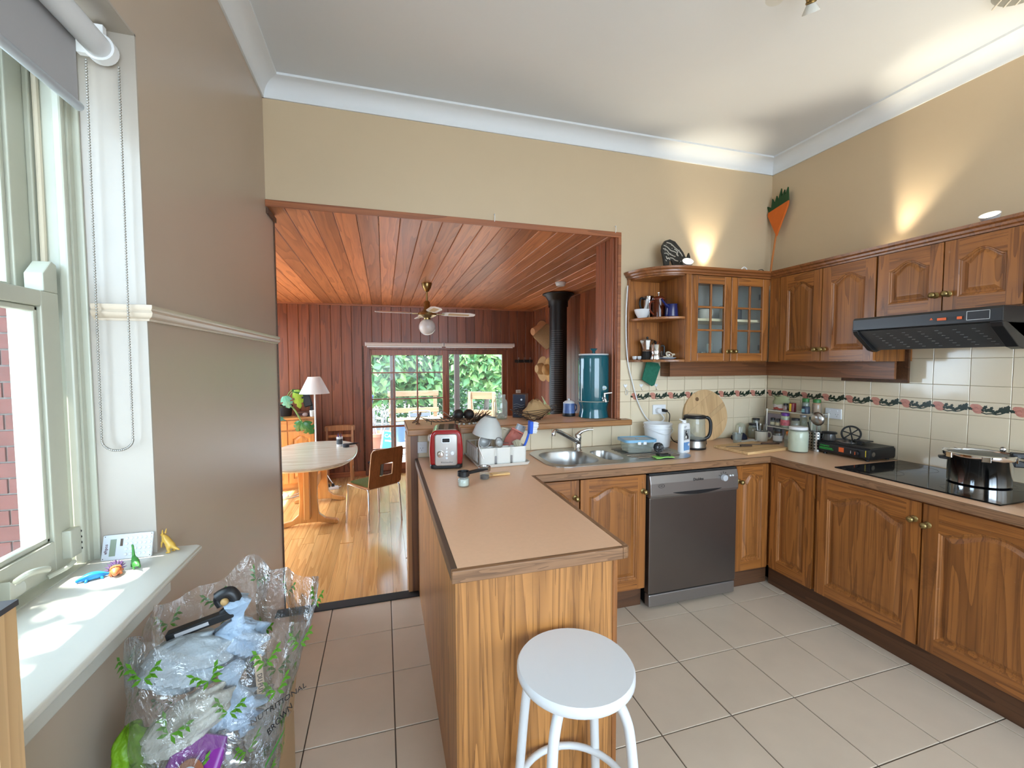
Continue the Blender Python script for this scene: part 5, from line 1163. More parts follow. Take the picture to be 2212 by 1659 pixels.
# ---- ceiling: spot bar and vent
t = thing('ceiling_spotlight', 'brass ceiling spotlight bar with frosted lamps at the top edge', 'light', (1.76, 1.50, CE))
MB().box(-.22, .12, -.02, .02, -.022, 0).build('bar', plain('antique_brass', (.22,.14,.05), .35, .9), t, bevel=.005)
for k, (dx, rx, ry) in enumerate(((-.135, .1, .15), (.045, .35, -.5))):
    s_ = MB().cyl((dx, 0, -.022), (dx, 0, -.04), .008).build('stem', MATS['antique_brass'], t)
    Mh = Matrix.Translation((dx, 0, -.045)) @ Euler((PI+rx, ry, 0)).to_matrix().to_4x4()
    MB().lathe([(.018,0),(.020,.03),(.0185,.033),(.0185,.038),(.021,.040),(.021,.046),(.018,.048)], 20, (0,0,0), Mh).build('lamp_holder', MATS['antique_brass'], t, smooth=40)
    MB().lathe([(.016,.046),(.024,.060),(.034,.078),(.034,.082),(.0005,.080)], 22, (0,0,0), Mh).build('lamp', plain('frosted_lamp', (.62,.62,.58), .2), t, smooth=50)
t = thing('ceiling_vent', 'round ceiling exhaust vent with glass blades at the top right corner', 'vent', (2.74, 1.235, CE))
lat([(.120,0),(.122,-.010),(.110,-.022),(.0005,-.026)], 'grille', plain('vent_grey', (.30,.31,.29), .35, var=.1), t, 36)
for k in range(5): MB().box(-.10, .10, -.003, .003, -.029, -.022, Matrix.Rotation(.9, 4, 'Z') @ Matrix.Translation((0, -.08+.04*k, 0))).build('rib', M_offw, t)
for k, x in enumerate((.738, 1.66)):
    t = thing('cup_hook', 'small white cup hook on the opening architrave, %s one' % ('middle' if k == 0 else 'right hand'), 'hook', (x, D-.0145, HO+.012)); MB().tube(bez([(0,0,.022),(0,-.010,.028),(0,-.014,.005),(0,-.010,-.020),(0,-.004,-.018)]), .0022, 6).build('wire', M_white, t, smooth=60)
# ================================================================ BAR TOP
t = thing('bar_top', 'raised laminate bar ledge with timber front edge above the sink', 'bar', (.93, 3.08, 1.06))
MB().box(-.785, .745, -.235, .250, .004, .0395).build('laminate', M_lam, t)
MB().prism([(-.79,-.268),(.83,-.268),(.845,-.262),(.848,-.250),(.848,-.172),(.785,-.172),(.785,-.2),(.762,-.235),(-.79,-.235)], 0, .0405).build('front_edge', wood('bar_edge_timber', (.17,.065,.018), (.36,.16,.05), 'x', 7, 12, .6, .4, .2), t, bevel=.006, bseg=3)
MB().box(-.790, -.785, -.235, .250, .0, .040).build('end_edge', M_edgey, t)
BT = 1.1003
t = thing('water_filter', 'tall teal ceramic water filter with tap on the bar ledge', 'water filter', (1.572, 3.050, BT), -.18)
M_teal = plain('teal_glaze', (.004,.095,.125), .14, var=.08, coat=.7)
lat([(.0005,0),(.108,0),(.116,.004),(.114,.020),(.106,.055),(.108,.090),(.118,.122),(.118,.126),(.0005,.126)], 'base_crock', M_teal, t, 44)
lat([(.119,.126),(.121,.128),(.119,.131),(.0005,.131)], 'joint_ring', plain('bare_clay', (.42,.40,.30), .5), t, 44)
lat([(.118,.131),(.119,.14),(.119,.455),(.116,.478),(.112,.484),(.0005,.484)], 'upper_crock', M_teal, t, 44); lat([(.112,.484),(.116,.486),(.116,.492),(.108,.496),(.0005,.498)], 'rim', M_stw, t, 44)
lat([(.014,.497),(.011,.512),(.020,.524),(.032,.533),(.028,.537),(.0005,.536)], 'lid_knob', M_teal, t, 22)
MB().lathe([(.026,0),(.026,.002),(.0005,.0025)], 26, (.045, -.1095, .235), Matrix.Rotation(-.0, 4, 'Z') @ Matrix.Rotation(PI/2, 4, 'X') @ Matrix.Diagonal((1,.65,1,1))).build('badge', plain('badge_cream', (.45,.50,.38), .4), t)
MB().lathe([(.020,0),(.020,.001),(.0005,.0015)], 22, (.045, -.1120, .235), Matrix.Rotation(PI/2, 4, 'X') @ Matrix.Diagonal((1,.62,1,1))).build('badge_oval', M_teal, t)
tp_ = MB().lathe([(.020,0),(.020,.004),(.009,.006),(.009,.030)], 18, (.045, -.108, .155), RX90).build('tap', M_chrome, t, smooth=45)
MB().tube(bez([(.045,-.130,.160),(.047,-.146,.155),(.050,-.150,.130)], 5), .0095, 10).build('spout', M_chrome, tp_, smooth=60); MB().cyl((.045,-.136,.162), (.045,-.136,.190), .009).tube([(.038,-.137,.193),(.10,-.140,.200)], [.008,.006], 8).build('lever', M_chrome, tp_, smooth=60)
t = thing('lidded_mug', 'blue mug with white lid and dark base on the bar ledge', 'mug', (1.418, 3.170, BT), .2)
lat([(.0005,.001),(.050,.001),(.052,.006),(.050,.026)], 'foot_band', M_black, t, 28, cap1=False); lat([(.050,.026),(.047,.060),(.046,.104),(.043,.104),(.044,.06),(.0005,.03)], 'body', plain('blue_glaze', (.075,.13,.30), .3, var=.35, nscale=30), t, 28, cap0=False)
lat([(.048,.104),(.046,.110),(.030,.122),(.008,.128),(.008,.136),(.011,.140),(.0005,.144)], 'lid', M_stw, t, 26); MB().tube(bez([(.044,0,.088),(.068,0,.088),(.074,0,.06),(.062,0,.036),(.046,0,.032)]), .0055, 8).build('handle', MATS['blue_glaze'], t, smooth=60)
t = thing('mason_jar', 'empty clear glass preserving jar on the bar ledge', 'jar', (.846, 3.160, BT))
lat([(.0005,.002),(.050,.002),(.055,.008),(.055,.125),(.048,.146),(.040,.154),(.040,.180),(.043,.181),(.043,.187),(.037,.187),(.037,.152),(.045,.143),(.052,.124),(.052,.010),(.0005,.007)], 'glass', M_jar, t, 32)
rr = random.Random(4); m = MB()
for k in range(7): m.sphere((rr.uniform(-.03,.03), rr.uniform(-.03,.03), .018+.011*(k % 3)), .013, 8, 6, 1.2, .9, .8)
m.build('shells', plain('sea_shells', (.38,.33,.26), .6, var=.3, nscale=60), t, smooth=60)['kind'] = 'stuff'
# wire bowl of twigs with two dark spheres
M_wireb = plain('rusty_wire', (.055,.035,.025), .5, .5)
t = thing('twig_bowl', 'wire bowl woven from loose twigs on the bar ledge', 'bowl', (.560, 3.010, BT), .1)
rr = random.Random(12)
for k in range(5):
    r1 = .045+.022*k; z1 = .004+.012*k; MB().tube([(r1*1.25*math.cos(2*PI*i/26), r1*.75*math.sin(2*PI*i/26), z1+.004*math.sin(3*2*PI*i/26+k)) for i in range(26)], .0022, 5, True).build('hoop', M_wireb, t, smooth=60)
for k in range(22):
    a = rr.uniform(-1.2, 1.2) if k < 15 else rr.uniform(0, 6.3); s_ = rr.uniform(.03,.07); e_ = rr.uniform(.13,.21)
    p0 = Vector((s_*math.cos(a), s_*.7*math.sin(a), .012)); p1 = Vector((e_*math.cos(a+rr.uniform(-.3,.3)), .62*e_*math.sin(a), rr.uniform(.05,.12)))
    m_ = (p0+p1)/2+Vector((rr.uniform(-.01,.01), rr.uniform(-.01,.01), -.01)); q_ = m_+Vector((rr.uniform(.01,.04), rr.uniform(-.03,.03), rr.uniform(.02,.05)))
    MB().tube([tuple(p0), tuple(m_), tuple(p1)], [.0032,.0026,.0015], 5).tube([tuple(m_), tuple(q_)], [.0024,.0012], 5).build('twig', M_wireb, t, smooth=60)
MB().tube(bez([(-.10,0,.03),(-.15,0,.075),(-.19,0,.10),(-.20,0,.098)]), .0035, 6).build('handle', plain('grey_wire', (.35,.33,.30), .4, .6), t, smooth=60)
M_ball = plain('dark_pod', (.012,.009,.008), .55, var=.3)
for k, (dx, dy) in enumerate(((-.062, -.005), (.012, -.010))):
    b_ = thing('dark_ball', 'dark brown seed pod ball in the twig bowl, %s one' % ('left' if k == 0 else 'right'), 'ball', (.560+dx, 3.010+dy, BT+.026)); MB().sphere((0,0,.038), .038, 22, 14).build('pod', M_ball, b_, smooth=70); MB().sphere((.008,-.036,.046), .004, 8, 6).build('stalk', plain('stalk', (.12,.04,.03), .6), b_, smooth=60)
for k in range(7):
    t2 = thing('glass_pebble', 'small clear glass pebble in front of the twig bowl, %s from the left' % ('first','second','third','fourth','fifth','sixth','seventh')[k], 'pebble', (.50+.028*k+rr.uniform(-.01,.01), 2.935+rr.uniform(-.01,.02), BT), group='glass pebbles on the bar ledge'); MB().sphere((0,0,.007), .009, 10, 7, 1, 1, .75).build('pebble', plain('pebble_glass', (.55,.57,.58), .1), t2, smooth=70)
t = thing('sea_shell', 'pale spiral shell lying in the twig bowl', 'shell', (.615, 3.000, BT+.030)); MB().sphere((0,0,.016), .020, 14, 9, 1.2, .9, .9).sphere((.016,0,.022), .012, 10, 7).build('shell', plain('shell_pale', (.50,.40,.30), .5, var=.25, nscale=60), t, smooth=60)
t = thing('wire_tray', 'flat black wire tray with curled ends on the bar ledge', 'tray', (.385, 3.085, BT), .12)
up = lambda x: .018+.02*(abs(x)/.13)**3
for sy in (-.075, .075): MB().tube([(x, sy, up(x)) for x in [-.13+.026*i for i in range(11)]], .0028, 6).build('side_wire', M_black, t, smooth=60)
for k in range(9): x = -.12+.03*k; MB().cyl((x, -.075, up(x)), (x, .075, up(x)), .0022, seg=6).build('cross_wire', M_black, t)
for sx in (-.085, .085):
    for sy in (-.07, .07): MB().cyl((sx, sy, 0), (sx, sy, up(sx)), .0026, seg=6).build('leg', M_black, t)
t = thing('wooden_bird', 'small carved dark wooden bird at the left end of the bar ledge', 'figurine', (.222, 3.065, BT), .3)
M_car2 = wood('carved_wood', (.06,.025,.012), (.16,.07,.03), 'z', 5, 30, 3)
MB().loft([[(r_*math.cos(2*PI*i/12)+dx, r_*.8*math.sin(2*PI*i/12), z) for i in range(12)] for z, r_, dx in ((0,.016,0),(.006,.016,0),(.010,.006,0),(.020,.010,-.004),(.034,.016,-.004),(.050,.013,.004),(.060,.009,.012),(.068,.011,.016),(.078,.007,.020),(.086,.002,.024))]).build('body', M_car2, t, smooth=50)
MB().tube([(-.008,0,.030),(-.026,0,.018),(-.040,0,.012)], [.010,.008,.004], 8).build('tail', M_car2, t, smooth=50)
# basket of brown paper and greens
t = thing('wire_basket', 'shallow wire bowl holding brown paper on the bar ledge', 'basket', (1.065, 3.020, BT), 0)
for k in range(7):
    r1 = .05+.020*k; z1 = .005+.0125*k; MB().tube([(r1*1.05*math.cos(2*PI*i/30), r1*.70*math.sin(2*PI*i/30), z1+.006*math.sin(4*2*PI*i/30+k*1.3)+.02*(r1/.17)*max(math.cos(2*PI*i/30),0)) for i in range(30)], .0022, 5, True).build('hoop', M_wireb, t, smooth=60)
for k in range(6):
    a = 2*PI*k/6; MB().tube([(.04*math.cos(a), .03*math.sin(a), .004), (.11*math.cos(a), .075*math.sin(a), .040), (.175*math.cos(a), .118*math.sin(a), .082)], .002, 5).build('rib', M_wireb, t, smooth=60)
t = thing('paper_bag', 'crumpled brown paper bag sitting in the wire basket', 'paper bag', (1.080, 3.020, BT+.020), .1)
m = MB(); rr = random.Random(31); rg = []
for j, (z, rx, ry, dx) in enumerate(((0,.05,.035,-.03),(.022,.095,.060,-.01),(.045,.115,.065,.01),(.075,.095,.050,.02),(.105,.060,.030,.012),(.130,.024,.012,.005))):
    rg.append([(dx+rx*math.cos(2*PI*i/18)*(1+.13*rr.uniform(-1,1)), ry*math.sin(2*PI*i/18)*(1+.2*rr.uniform(-1,1)), z+.014*rr.uniform(-1,1)) for i in range(18)])
m.loft(rg).build('paper', plain('kraft_paper', (.40,.25,.115), .8, var=.15, nscale=10), t, smooth=12)
t = thing('corn_husk', 'green and white corn husk poking out of the basket', 'vegetable', (1.175, 3.075, BT+.075), rot=(.2, -.9, .3))
MB().lathe([(.0005,-.08),(.016,-.06),(.022,0),(.014,.06),(.0005,.09)], 12).build('cob', plain('husk_green', (.20,.34,.10), .6, var=.4, nscale=20), t, smooth=60)
for k in range(4):
    a = 1.6*k; MB().loft([[(.02*math.cos(a)-.01,.02*math.sin(a),-.05),(.02*math.cos(a)+.01,.02*math.sin(a)+.006,-.05)],[(.035*math.cos(a)-.012,.035*math.sin(a),.02),(.035*math.cos(a)+.012,.035*math.sin(a)+.008,.02)],[(.05*math.cos(a),.05*math.sin(a),.10),(.05*math.cos(a)+.003,.05*math.sin(a),.10)]], False).build('leaf', plain('husk_pale', (.48,.54,.30), .6, var=.3), t, smooth=60)
t = thing('radio', 'small walnut radio with dark blue front on the bar ledge', 'radio', (1.030, 3.235, BT), -.50)
MB().box(-.052, .052, -.055, .055, 0, .185).build('case', wood('walnut', (.035,.014,.008), (.085,.034,.018), 'y', 5, 12, .6), t, bevel=.003)
MB().box(-.047, .047, -.0575, -.055, .005, .180).build('front', plain('navy_front', (.010,.013,.030), .5), t); lat([(.007,0),(.007,.006),(.0005,.007)], 'knob', M_stw, t, 14, c=(.020, -.0575, .142), M=RX90)
for k in range(5): MB().tube(bez([(-.042,-.058,.03+.018*k),(-.015,-.058,.036+.018*k),(.015,-.058,.026+.018*k),(.042,-.058,.032+.018*k)], 5), .0012, 4).build('grille_wave', plain('grille_pale', (.30,.30,.30), .5), t)
# ================================================================ LEFT WINDOW THINGS
SZ = .9712
t = thing('roller_blind', 'grey roller blind half raised in the left sash window', 'blind', (-.715, .98, 2.375))
M_bw = plain('blind_white', (.66,.68,.70), .45)
MB().cyl((0, -.42, 0), (0, .475, 0), .030, seg=24).build('roll', M_bw, t, smooth=50)
MB().cyl((0, .475, 0), (0, .500, 0), .036, seg=24).box(-.05, .01, .480, .496, -.02, .06).build('bracket', M_white, t, smooth=40)
MB().box(-.031, -.0295, -.42, .440, -.175, 0).build('fabric', plain('blind_grey_fabric', (.36,.36,.37), .8), t)
MB().cyl((-.030, -.42, -.180), (-.030, .443, -.180), .011, seg=16).build('bottom_bar', plain('grey_bar', (.42,.46,.50), .35, .3), t, smooth=50)
ch = MB(); rr = random.Random(1)
def chainpath(n):
    P = []
    for i in range(n):
        u = i/n
        if u < .46: P.append((-.036, .493, -.03-1.03*u/.46))
        elif u < .54:
            a = PI*(u-.46)/.08; P.append((.0-.036*math.cos(a), .493, -1.06-.030*math.sin(a)))
        else: P.append((.036, .493, -1.06+1.03*(u-.54)/.46))
    return P
for p in chainpath(300): ch.sphere((p[0]+.008*(p[2]/1.1), p[1], p[2]), .0034, 6, 4)
cho = ch.build('bead_chain', plain('chain_steel', (.42,.41,.38), .3, .9), t, smooth=60); cho['kind'] = 'stuff'
t = thing('calculator', 'flat white calculator propped against the window reveal on the sill', 'calculator', (-.715, 1.474, SZ+.001), rot=(-.28, 0, -.02))
MB().prism(rrect(-.060, .060, 0, .068, .003), -.003, .003, 'xz').build('case', plain('pale_blue_grey_plastic', (.58,.62,.68), .35), t)
MB().box(-.042, -.028, -.0042, -.003, .010, .056).build('display', plain('lcd', (.22,.27,.20), .3), t); MB().box(-.018, -.012, -.0042, -.003, .036, .056).build('solar_cell', plain('solar', (.09,.06,.04), .2), t)
text_mesh('brand_lettering', 'eftpos', .011, plain('maroon_print', (.12,.03,.05), .5), t, (-.051, -.0036, .030), (PI/2, -PI/2, 0))
for i in range(6):
    for k in range(4):
        if k == 3 and i == 5: pass
        lat([(.0042,0),(.0036,.002),(.0003,.0024)], 'key', M_stw, t, 10, c=(-.003+.0112*i, -.003, .012+.0145*k), M=RX90)
for x in (-.056, .056):
    for z in (.004, .064): lat([(.0014,0),(.0002,.0006)], 'screw', M_black, t, 8, c=(x, -.003, z), M=RX90)
def skinned(name, verts, edges, radii, mat, parent, sub=2):
    me = bpy.data.meshes.new(name); me.from_pydata(verts, edges, []); o = bpy.data.objects.new(name, me); C.objects.link(o)
    md = o.modifiers.new('skin', 'SKIN'); sv = me.skin_vertices[0].data if me.skin_vertices else None
    if sv is None:
        bm = bmesh.new(); bm.from_mesh(me); bm.verts.layers.skin.verify(); bm.to_mesh(me); bm.free(); sv = me.skin_vertices[0].data
    for i, r in enumerate(radii): sv[i].radius = (r, r); sv[i].use_root = (i == 0)
    sb = o.modifiers.new('sub', 'SUBSURF'); sb.levels = sub; sb.render_levels = sub
    dg = bpy.context.evaluated_depsgraph_get(); nm = bpy.data.meshes.new_from_object(o.evaluated_get(dg)); bpy.data.objects.remove(o)
    nm.materials.clear(); nm.materials.append(mat); nm.polygons.foreach_set('use_smooth', [True]*len(nm.polygons)); nm.name = name
    return mesh_obj(name, nm, parent)
def quad_toy(name, label, loc, rz, body, legs, head, mat, k=1.0, extra=None):
    """small toy animal grown from one skeleton: spine list, four legs, head chain"""
    t = thing(name, label, 'toy', loc, rz)
    V, E, Rr = [], [], []
    def add(p, r): V.append(tuple(c*k for c in p)); Rr.append(r*k); return len(V)-1
    prev = None; ids = []
    for p, r in body:
        i = add(p, r); ids.append(i)
        if prev is not None: E.append((prev, i))
        prev = i
    for root, chain in legs:
        prev = ids[root]
        for p, r in chain: i = add(p, r); E.append((prev, i)); prev = i
    for root, chain in head:
        prev = ids[root]
        for p, r in chain: i = add(p, r); E.append((prev, i)); prev = i
    skinned('body', V, E, Rr, mat, t)
    return t
mm = .001
t = quad_toy('toy_dinosaur', 'tiny green long necked toy dinosaur on the sill', (-.660, 1.400, SZ), 2.2,
  [((-.010,0,.016),.008),((0,0,.018),.009),((.010,0,.019),.008)], [(0,[((-.010,.006,.009),.003),((-.010,.006,.001),.003)]),(0,[((-.010,-.006,.009),.003),((-.010,-.006,.001),.003)]),(2,[((.010,.006,.009),.003),((.010,.006,.001),.003)]),(2,[((.010,-.006,.009),.003),((.010,-.006,.001),.003)])],
  [(2,[((.018,0,.030),.004),((.020,0,.045),.003),((.022,0,.055),.0028),((.028,0,.057),.0028)]),(0,[((-.022,0,.014),.004),((-.034,0,.018),.002),((-.040,0,.022),.001)])], plain('toy_green', (.05,.24,.045), .35, var=.25, nscale=90))
t = quad_toy('toy_dinosaur', 'small blue toy beast lying at the front of the sill group', (-.728, 1.352, SZ), -2.6,
  [((-.014,0,.011),.007),((0,0,.014),.010),((.014,0,.012),.007)], [(0,[((-.014,.010,.004),.003),((-.018,.013,.002),.003)]),(0,[((-.014,-.010,.004),.003),((-.018,-.013,.002),.003)]),(2,[((.014,.010,.004),.003),((.018,.013,.002),.003)]),(2,[((.014,-.010,.004),.003),((.018,-.013,.002),.003)])],
  [(2,[((.024,0,.010),.006),((.034,0,.006),.004)]),(0,[((-.026,0,.007),.004),((-.036,0,.004),.002)])], plain('toy_blue', (.01,.20,.50), .35, var=.25, nscale=80))
t = quad_toy('toy_dinosaur', 'orange and purple horned toy dinosaur on the sill', (-.690, 1.372, SZ), -1.2,
  [((-.012,0,.017),.010),((0,0,.018),.012),((.012,0,.016),.009)], [(0,[((-.010,.010,.007),.005),((-.010,.011,.002),.005)]),(0,[((-.010,-.010,.007),.005),((-.010,-.011,.002),.005)]),(2,[((.012,.009,.007),.005),((.013,.011,.002),.005)]),(2,[((.012,-.009,.007),.005),((.013,-.011,.002),.005)])],
  [(2,[((.022,0,.014),.009),((.031,0,.008),.005)])], plain('toy_orange', (.48,.13,.04), .4, var=.35, nscale=90))
rr = random.Random(2)
for k in range(18):
    a = PI*(k % 9)/8; rr1 = .013 if k < 9 else .010; x = .012 if k < 9 else -.004
    MB().cyl((x, rr1*math.cos(a), .019+rr1*math.sin(a)), (x-.003, 1.75*rr1*math.cos(a), .020+1.75*rr1*math.sin(a)), .0028, .0004, 6).build('spike', plain('toy_purple', (.10,.05,.13), .45), t)
t = quad_toy('toy_kangaroo', 'tiny yellow toy kangaroo at the far corner of the sill', (-.622, 1.492, SZ), 2.6,
  [((-.012,0,.026),.010),((0,0,.034),.009),((.012,0,.040),.006)], [(0,[((-.010,.008,.014),.006),((-.016,.008,.004),.003),((-.002,.008,.002),.0028)]),(0,[((-.010,-.008,.014),.006),((-.016,-.008,.004),.003),((-.002,-.008,.002),.0028)]),(2,[((.016,.006,.028),.0026),((.018,.006,.014),.002)]),(2,[((.016,-.006,.028),.0026),((.018,-.006,.014),.002)])],
  [(2,[((.016,0,.050),.0055),((.026,0,.050),.003)]),(0,[((-.026,0,.016),.005),((-.044,0,.012),.002)])], plain('toy_yellow', (.55,.33,.06), .35, var=.25, nscale=60))
for sy in (-1, 1): MB().cyl((.014, sy*.004, .054), (.011, sy*.006, .068), .003, .0008, 7).build('ear', MATS['toy_yellow'], t, smooth=60)
# ---- pine post at the left frame edge
t = thing('timber_post', 'pine board end standing in front of the window sill at the left edge', 'timber', (-.575, .75, 0))
MB().box(-.060, .070, -.02, .02, 0, 1.188).build('board', M_pine, t); MB().box(-.062, .072, -.022, .022, 1.188, 1.196).build('cap', plain('dark_cap', (.05,.05,.055), .5), t)
# ================================================================ DINING ROOM
# table
t = thing('dining_table', 'oval pale topped table on honey timber pedestals in the dining room', 'table', (-.79, 5.30, ZF))
TZ = .71
def superell(a, b, n=2.7, k=56):
    P = []
    for i in range(k):
        u = 2*PI*i/k; c_, s_ = math.cos(u), math.sin(u)
        P.append((a*abs(c_)**(2/n)*(1 if c_ >= 0 else -1), b*abs(s_)**(2/n)*(1 if s_ >= 0 else -1)))
    return P
M_top = wood('pale_marbled_top', (.42,.37,.26), (.60,.55,.43), 'x', 4, 14, .8, .25, .3, .2)
P = superell(.475, .785)
MB().loft([[(x*.97, y*.98, TZ-.038) for x, y in P], [(x, y, TZ-.022) for x, y in P], [(x, y, TZ-.008) for x, y in P], [(x*.985, y*.99, TZ) for x, y in P]]).build('top', M_top, t, smooth=35)
foot = [(-.29,0),(-.24,0),(-.10,.035),(.10,.035),(.24,0),(.29,0),(.295,.030),(.28,.045),(.16,.075),(.10,.13),(.085,.30),(.10,.62),(.10,TZ-.04),(-.10,TZ-.04),(-.10,.62),(-.085,.30),(-.10,.13),(-.16,.075),(-.28,.045),(-.295,.030)]
for y in (-.345, .49):
    pd = MB().prism(foot, y-.028, y+.028, 'xz').build('pedestal', M_beech, t, bevel=.008)
    MB().box(-.34, .34, y-.03, y+.03, TZ-.075, TZ-.038).build('bearer', M_beech, pd, bevel=.004)
    MB().box(-.028, .028, y-.13 if y < 0 else y+.028, y-.028 if y < 0 else y+.13, .10, TZ-.04).build('fin', M_beech, pd, bevel=.006)
MB().box(-.022, .022, -.315, .46, .28, .40).build('stretcher', M_beech, t, bevel=.006)
TT = ZF+TZ+.0004
t = thing('pen_cup', 'white and grey cup of pens near the end of the dining table', 'cup', (-.535, 5.640, TT))
lat([(.0005,0),(.036,0),(.036,.028)], 'base', M_stw, t, 24, cap1=True); lat([(.0362,.028),(.0362,.092),(.0005,.092)], 'band', plain('grey_band', (.07,.075,.08), .5), t, 24, cap0=False); lat([(.036,.092),(.036,.118),(.033,.118),(.033,.095),(.0005,.094)], 'rim', M_stw, t, 24, cap0=False)
for k in range(6):
    a = 1.05*k; p_ = thing('pen', 'thin %s pen in the dining table pen cup, %s' % (('red','blue','black')[k % 3], 'front one' if math.sin(a) < 0 else 'rear one'), 'pen', (-.535+.018*math.cos(a), 5.640+.018*math.sin(a), TT+.096), rot=(.15*math.sin(a), .15*math.cos(a), 0), group='pens in the cup')
    MB().cyl((0,0,0), (0,0,.05+.008*(k % 3)), .004, .0035, 8).build('barrel', plain('pen_%d' % (k % 3), ((.25,.02,.08), (.02,.03,.20), (.03,.03,.03))[k % 3], .4), p_, smooth=60)
tag(MB().lathe([(.0005,0),(.036,0),(.038,.004),(.038,.034),(.035,.038),(.0005,.039)], 28).build('speaker_puck', plain('dark_grey_fabric', (.035,.035,.04), .8), None, (-.455, 5.560, TT), smooth=40), 'dark grey round puck speaker beside the pen cup', 'speaker')
t = thing('phone_cable', 'black device with cable at the far end of the dining table', 'device', (-.400, 5.735, TT), .5); MB().box(-.06, .06, -.03, .03, 0, .012).build('device', M_black, t, bevel=.003); MB().tube(bez([(.05,0,.006),(.085,-.01,.004),(.098,.01,-.04),(.105,.0,-.12)]), .003, 6).build('cable', M_black, t, smooth=60)
# plywood chair
t = thing('plywood_chair', 'brown plywood chair with square hole in its back and chrome legs', 'chair', (-.127, 4.863, ZF), .62)
M_ply = wood('brown_ply', (.16,.055,.018), (.27,.10,.036), 'z', 5, 6, .5, .4, .15); M_plye = plain('ply_edge', (.58,.34,.17), .5)
def panel_hole(w0, w1, h, hw, hz0, hz1, th):
    m = MB(); n = 9; f = lambda z: (w0+(w1-w0)*z/h)/2
    o = [(-f(0)+.02, 0), (f(0)-.02, 0), (f(.02), .02), (f(h-.03), h-.03), (f(h)-.02, h), (-f(h)+.02, h), (-f(h-.03), h-.03), (-f(.02), .02)]
    i = [(-hw+.004, hz0), (hw-.004, hz0), (hw, hz0+.004), (hw, hz1-.004), (hw-.004, hz1), (-hw+.004, hz1), (-hw, hz1-.004), (-hw, hz0+.004)]
    def ring(P, y): return [(x, y-.16*z, z) for x, z in P]
    m.mat(0); a = len(m.v)
    for R_ in (ring(o, 0), ring(i, 0), ring(i, th), ring(o, th)): m.v += R_
    for k in range(8):
        j = (k+1) % 8
        m.mat(0).face((a+k, a+j, a+8+j, a+8+k)); m.mat(1).face((a+8+k, a+8+j, a+16+j, a+16+k)); m.mat(0).face((a+16+k, a+16+j, a+24+j, a+24+k)); m.mat(1).face((a+24+k, a+24+j, a+j, a+k))
    return m
panel_hole(.40, .395, .405, .078, .115, .245, .012).build('backrest', [M_ply, M_plye], t, (0, -.205, .435))
MB().prism(rrect(-.20, .20, -.195, .20, .03), .432, .444).build('seat', M_plye, t, bevel=.003)
MB().prism(rrect(-.175, .175, -.17, .18, .03), .444, .456).build('seat_pad', plain('green_weave', (.16,.24,.07), .9, var=.45, nscale=90, bmp=.5, bscale=120), t, bevel=.004)
for sx in (-1, 1):
    for y0, y1 in ((.185, .205), (-.175, -.210)): MB().tube([(sx*.185, y0, .425), (sx*.192, y0+(y1-y0)*.4, .40), (sx*.205, y1, 0.003)], .0105, 10).build('leg', M_chrome, t, smooth=60)
    MB().cyl((sx*.185, -.175, .424), (sx*.185, .185, .424), .0095, seg=10).build('side_rail', M_chrome, t, smooth=60)
for y in (-.172, .182): MB().cyl((-.185, y, .424), (.185, y, .424), .0095, seg=10).build('cross_rail', M_chrome, t, smooth=60)
# timber chair against the far wall
t = thing('timber_chair', 'brown timber dining chair against the cedar wall behind the table', 'chair', (-.635, 6.560, ZF), PI)
M_ch2 = wood('chair_timber', (.22,.085,.028), (.42,.19,.070), 'z', 5, 9, .6, .4, .2)
for sx in (-1, 1):
    MB().loft([[(sx*.17-.018, -.185, 0), (sx*.17+.018, -.185, 0), (sx*.17+.018, -.15, 0), (sx*.17-.018, -.15, 0)], [(sx*.172-.018, -.165, .44), (sx*.172+.018, -.165, .44), (sx*.172+.018, -.130, .44), (sx*.172-.018, -.130, .44)], [(sx*.175-.014, -.215, .80), (sx*.175+.014, -.215, .80), (sx*.175+.014, -.190, .80), (sx*.175-.014, -.190, .80)]]).build('back_leg', M_ch2, t, bevel=.004)
    MB().loft([[(sx*.18-.016, .165, 0), (sx*.18+.016, .165, 0), (sx*.18+.016, .195, 0), (sx*.18-.016, .195, 0)], [(sx*.175-.020, .155, .44), (sx*.175+.020, .155, .44), (sx*.175+.020, .195, .44), (sx*.175-.020, .195, .44)]]).build('front_leg', M_ch2, t, bevel=.004)
    MB().box(sx*.175-.010, sx*.175+.010, -.14, .165, .20, .225).build('stretcher', M_ch2, t)
MB().prism([(-.20,-.18),(.20,-.18),(.215,.21),(-.215,.21)], .440, .462).build('seat', M_ch2, t, bevel=.005)
MB().prism([(-.205,.735),(.205,.735),(.208,.79),(.20,.812),(.0,.822),(-.20,.812),(-.208,.79)], -.222, -.196, 'xz').build('top_rail', M_ch2, t, bevel=.005)
MB().box(-.165, .165, -.198, -.184, .640, .680).build('back_rail', M_ch2, t, bevel=.003)
# floor lamp
t = thing('floor_lamp', 'white floor lamp with conical shade beside the sideboard', 'lamp', (-.905, 6.360, ZF))
lat([(.0005,0),(.13,0),(.135,.006),(.13,.016),(.02,.024),(.0005,.026)], 'base', M_stw, t, 32); MB().cyl((0,0,.02), (0,0,1.42), .011, seg=12).build('pole', M_stw, t, smooth=60)
lat([(.19,1.318),(.08,1.545),(.078,1.545),(.187,1.318)], 'shade', plain('lamp_shade_fabric', (.70,.67,.62), .8), t, 36, cap0=False, cap1=False); lat([(.0005,1.42),(.02,1.42),(.028,1.46),(.018,1.49),(.0005,1.495)], 'bulb', M_stw, t, 16)
MB().tube(bez([(.02,0,.03),(.07,-.02,.01),(.09,.06,.3),(.07,.12,.55)]), .003, 6).build('cord', M_black, t, smooth=60)
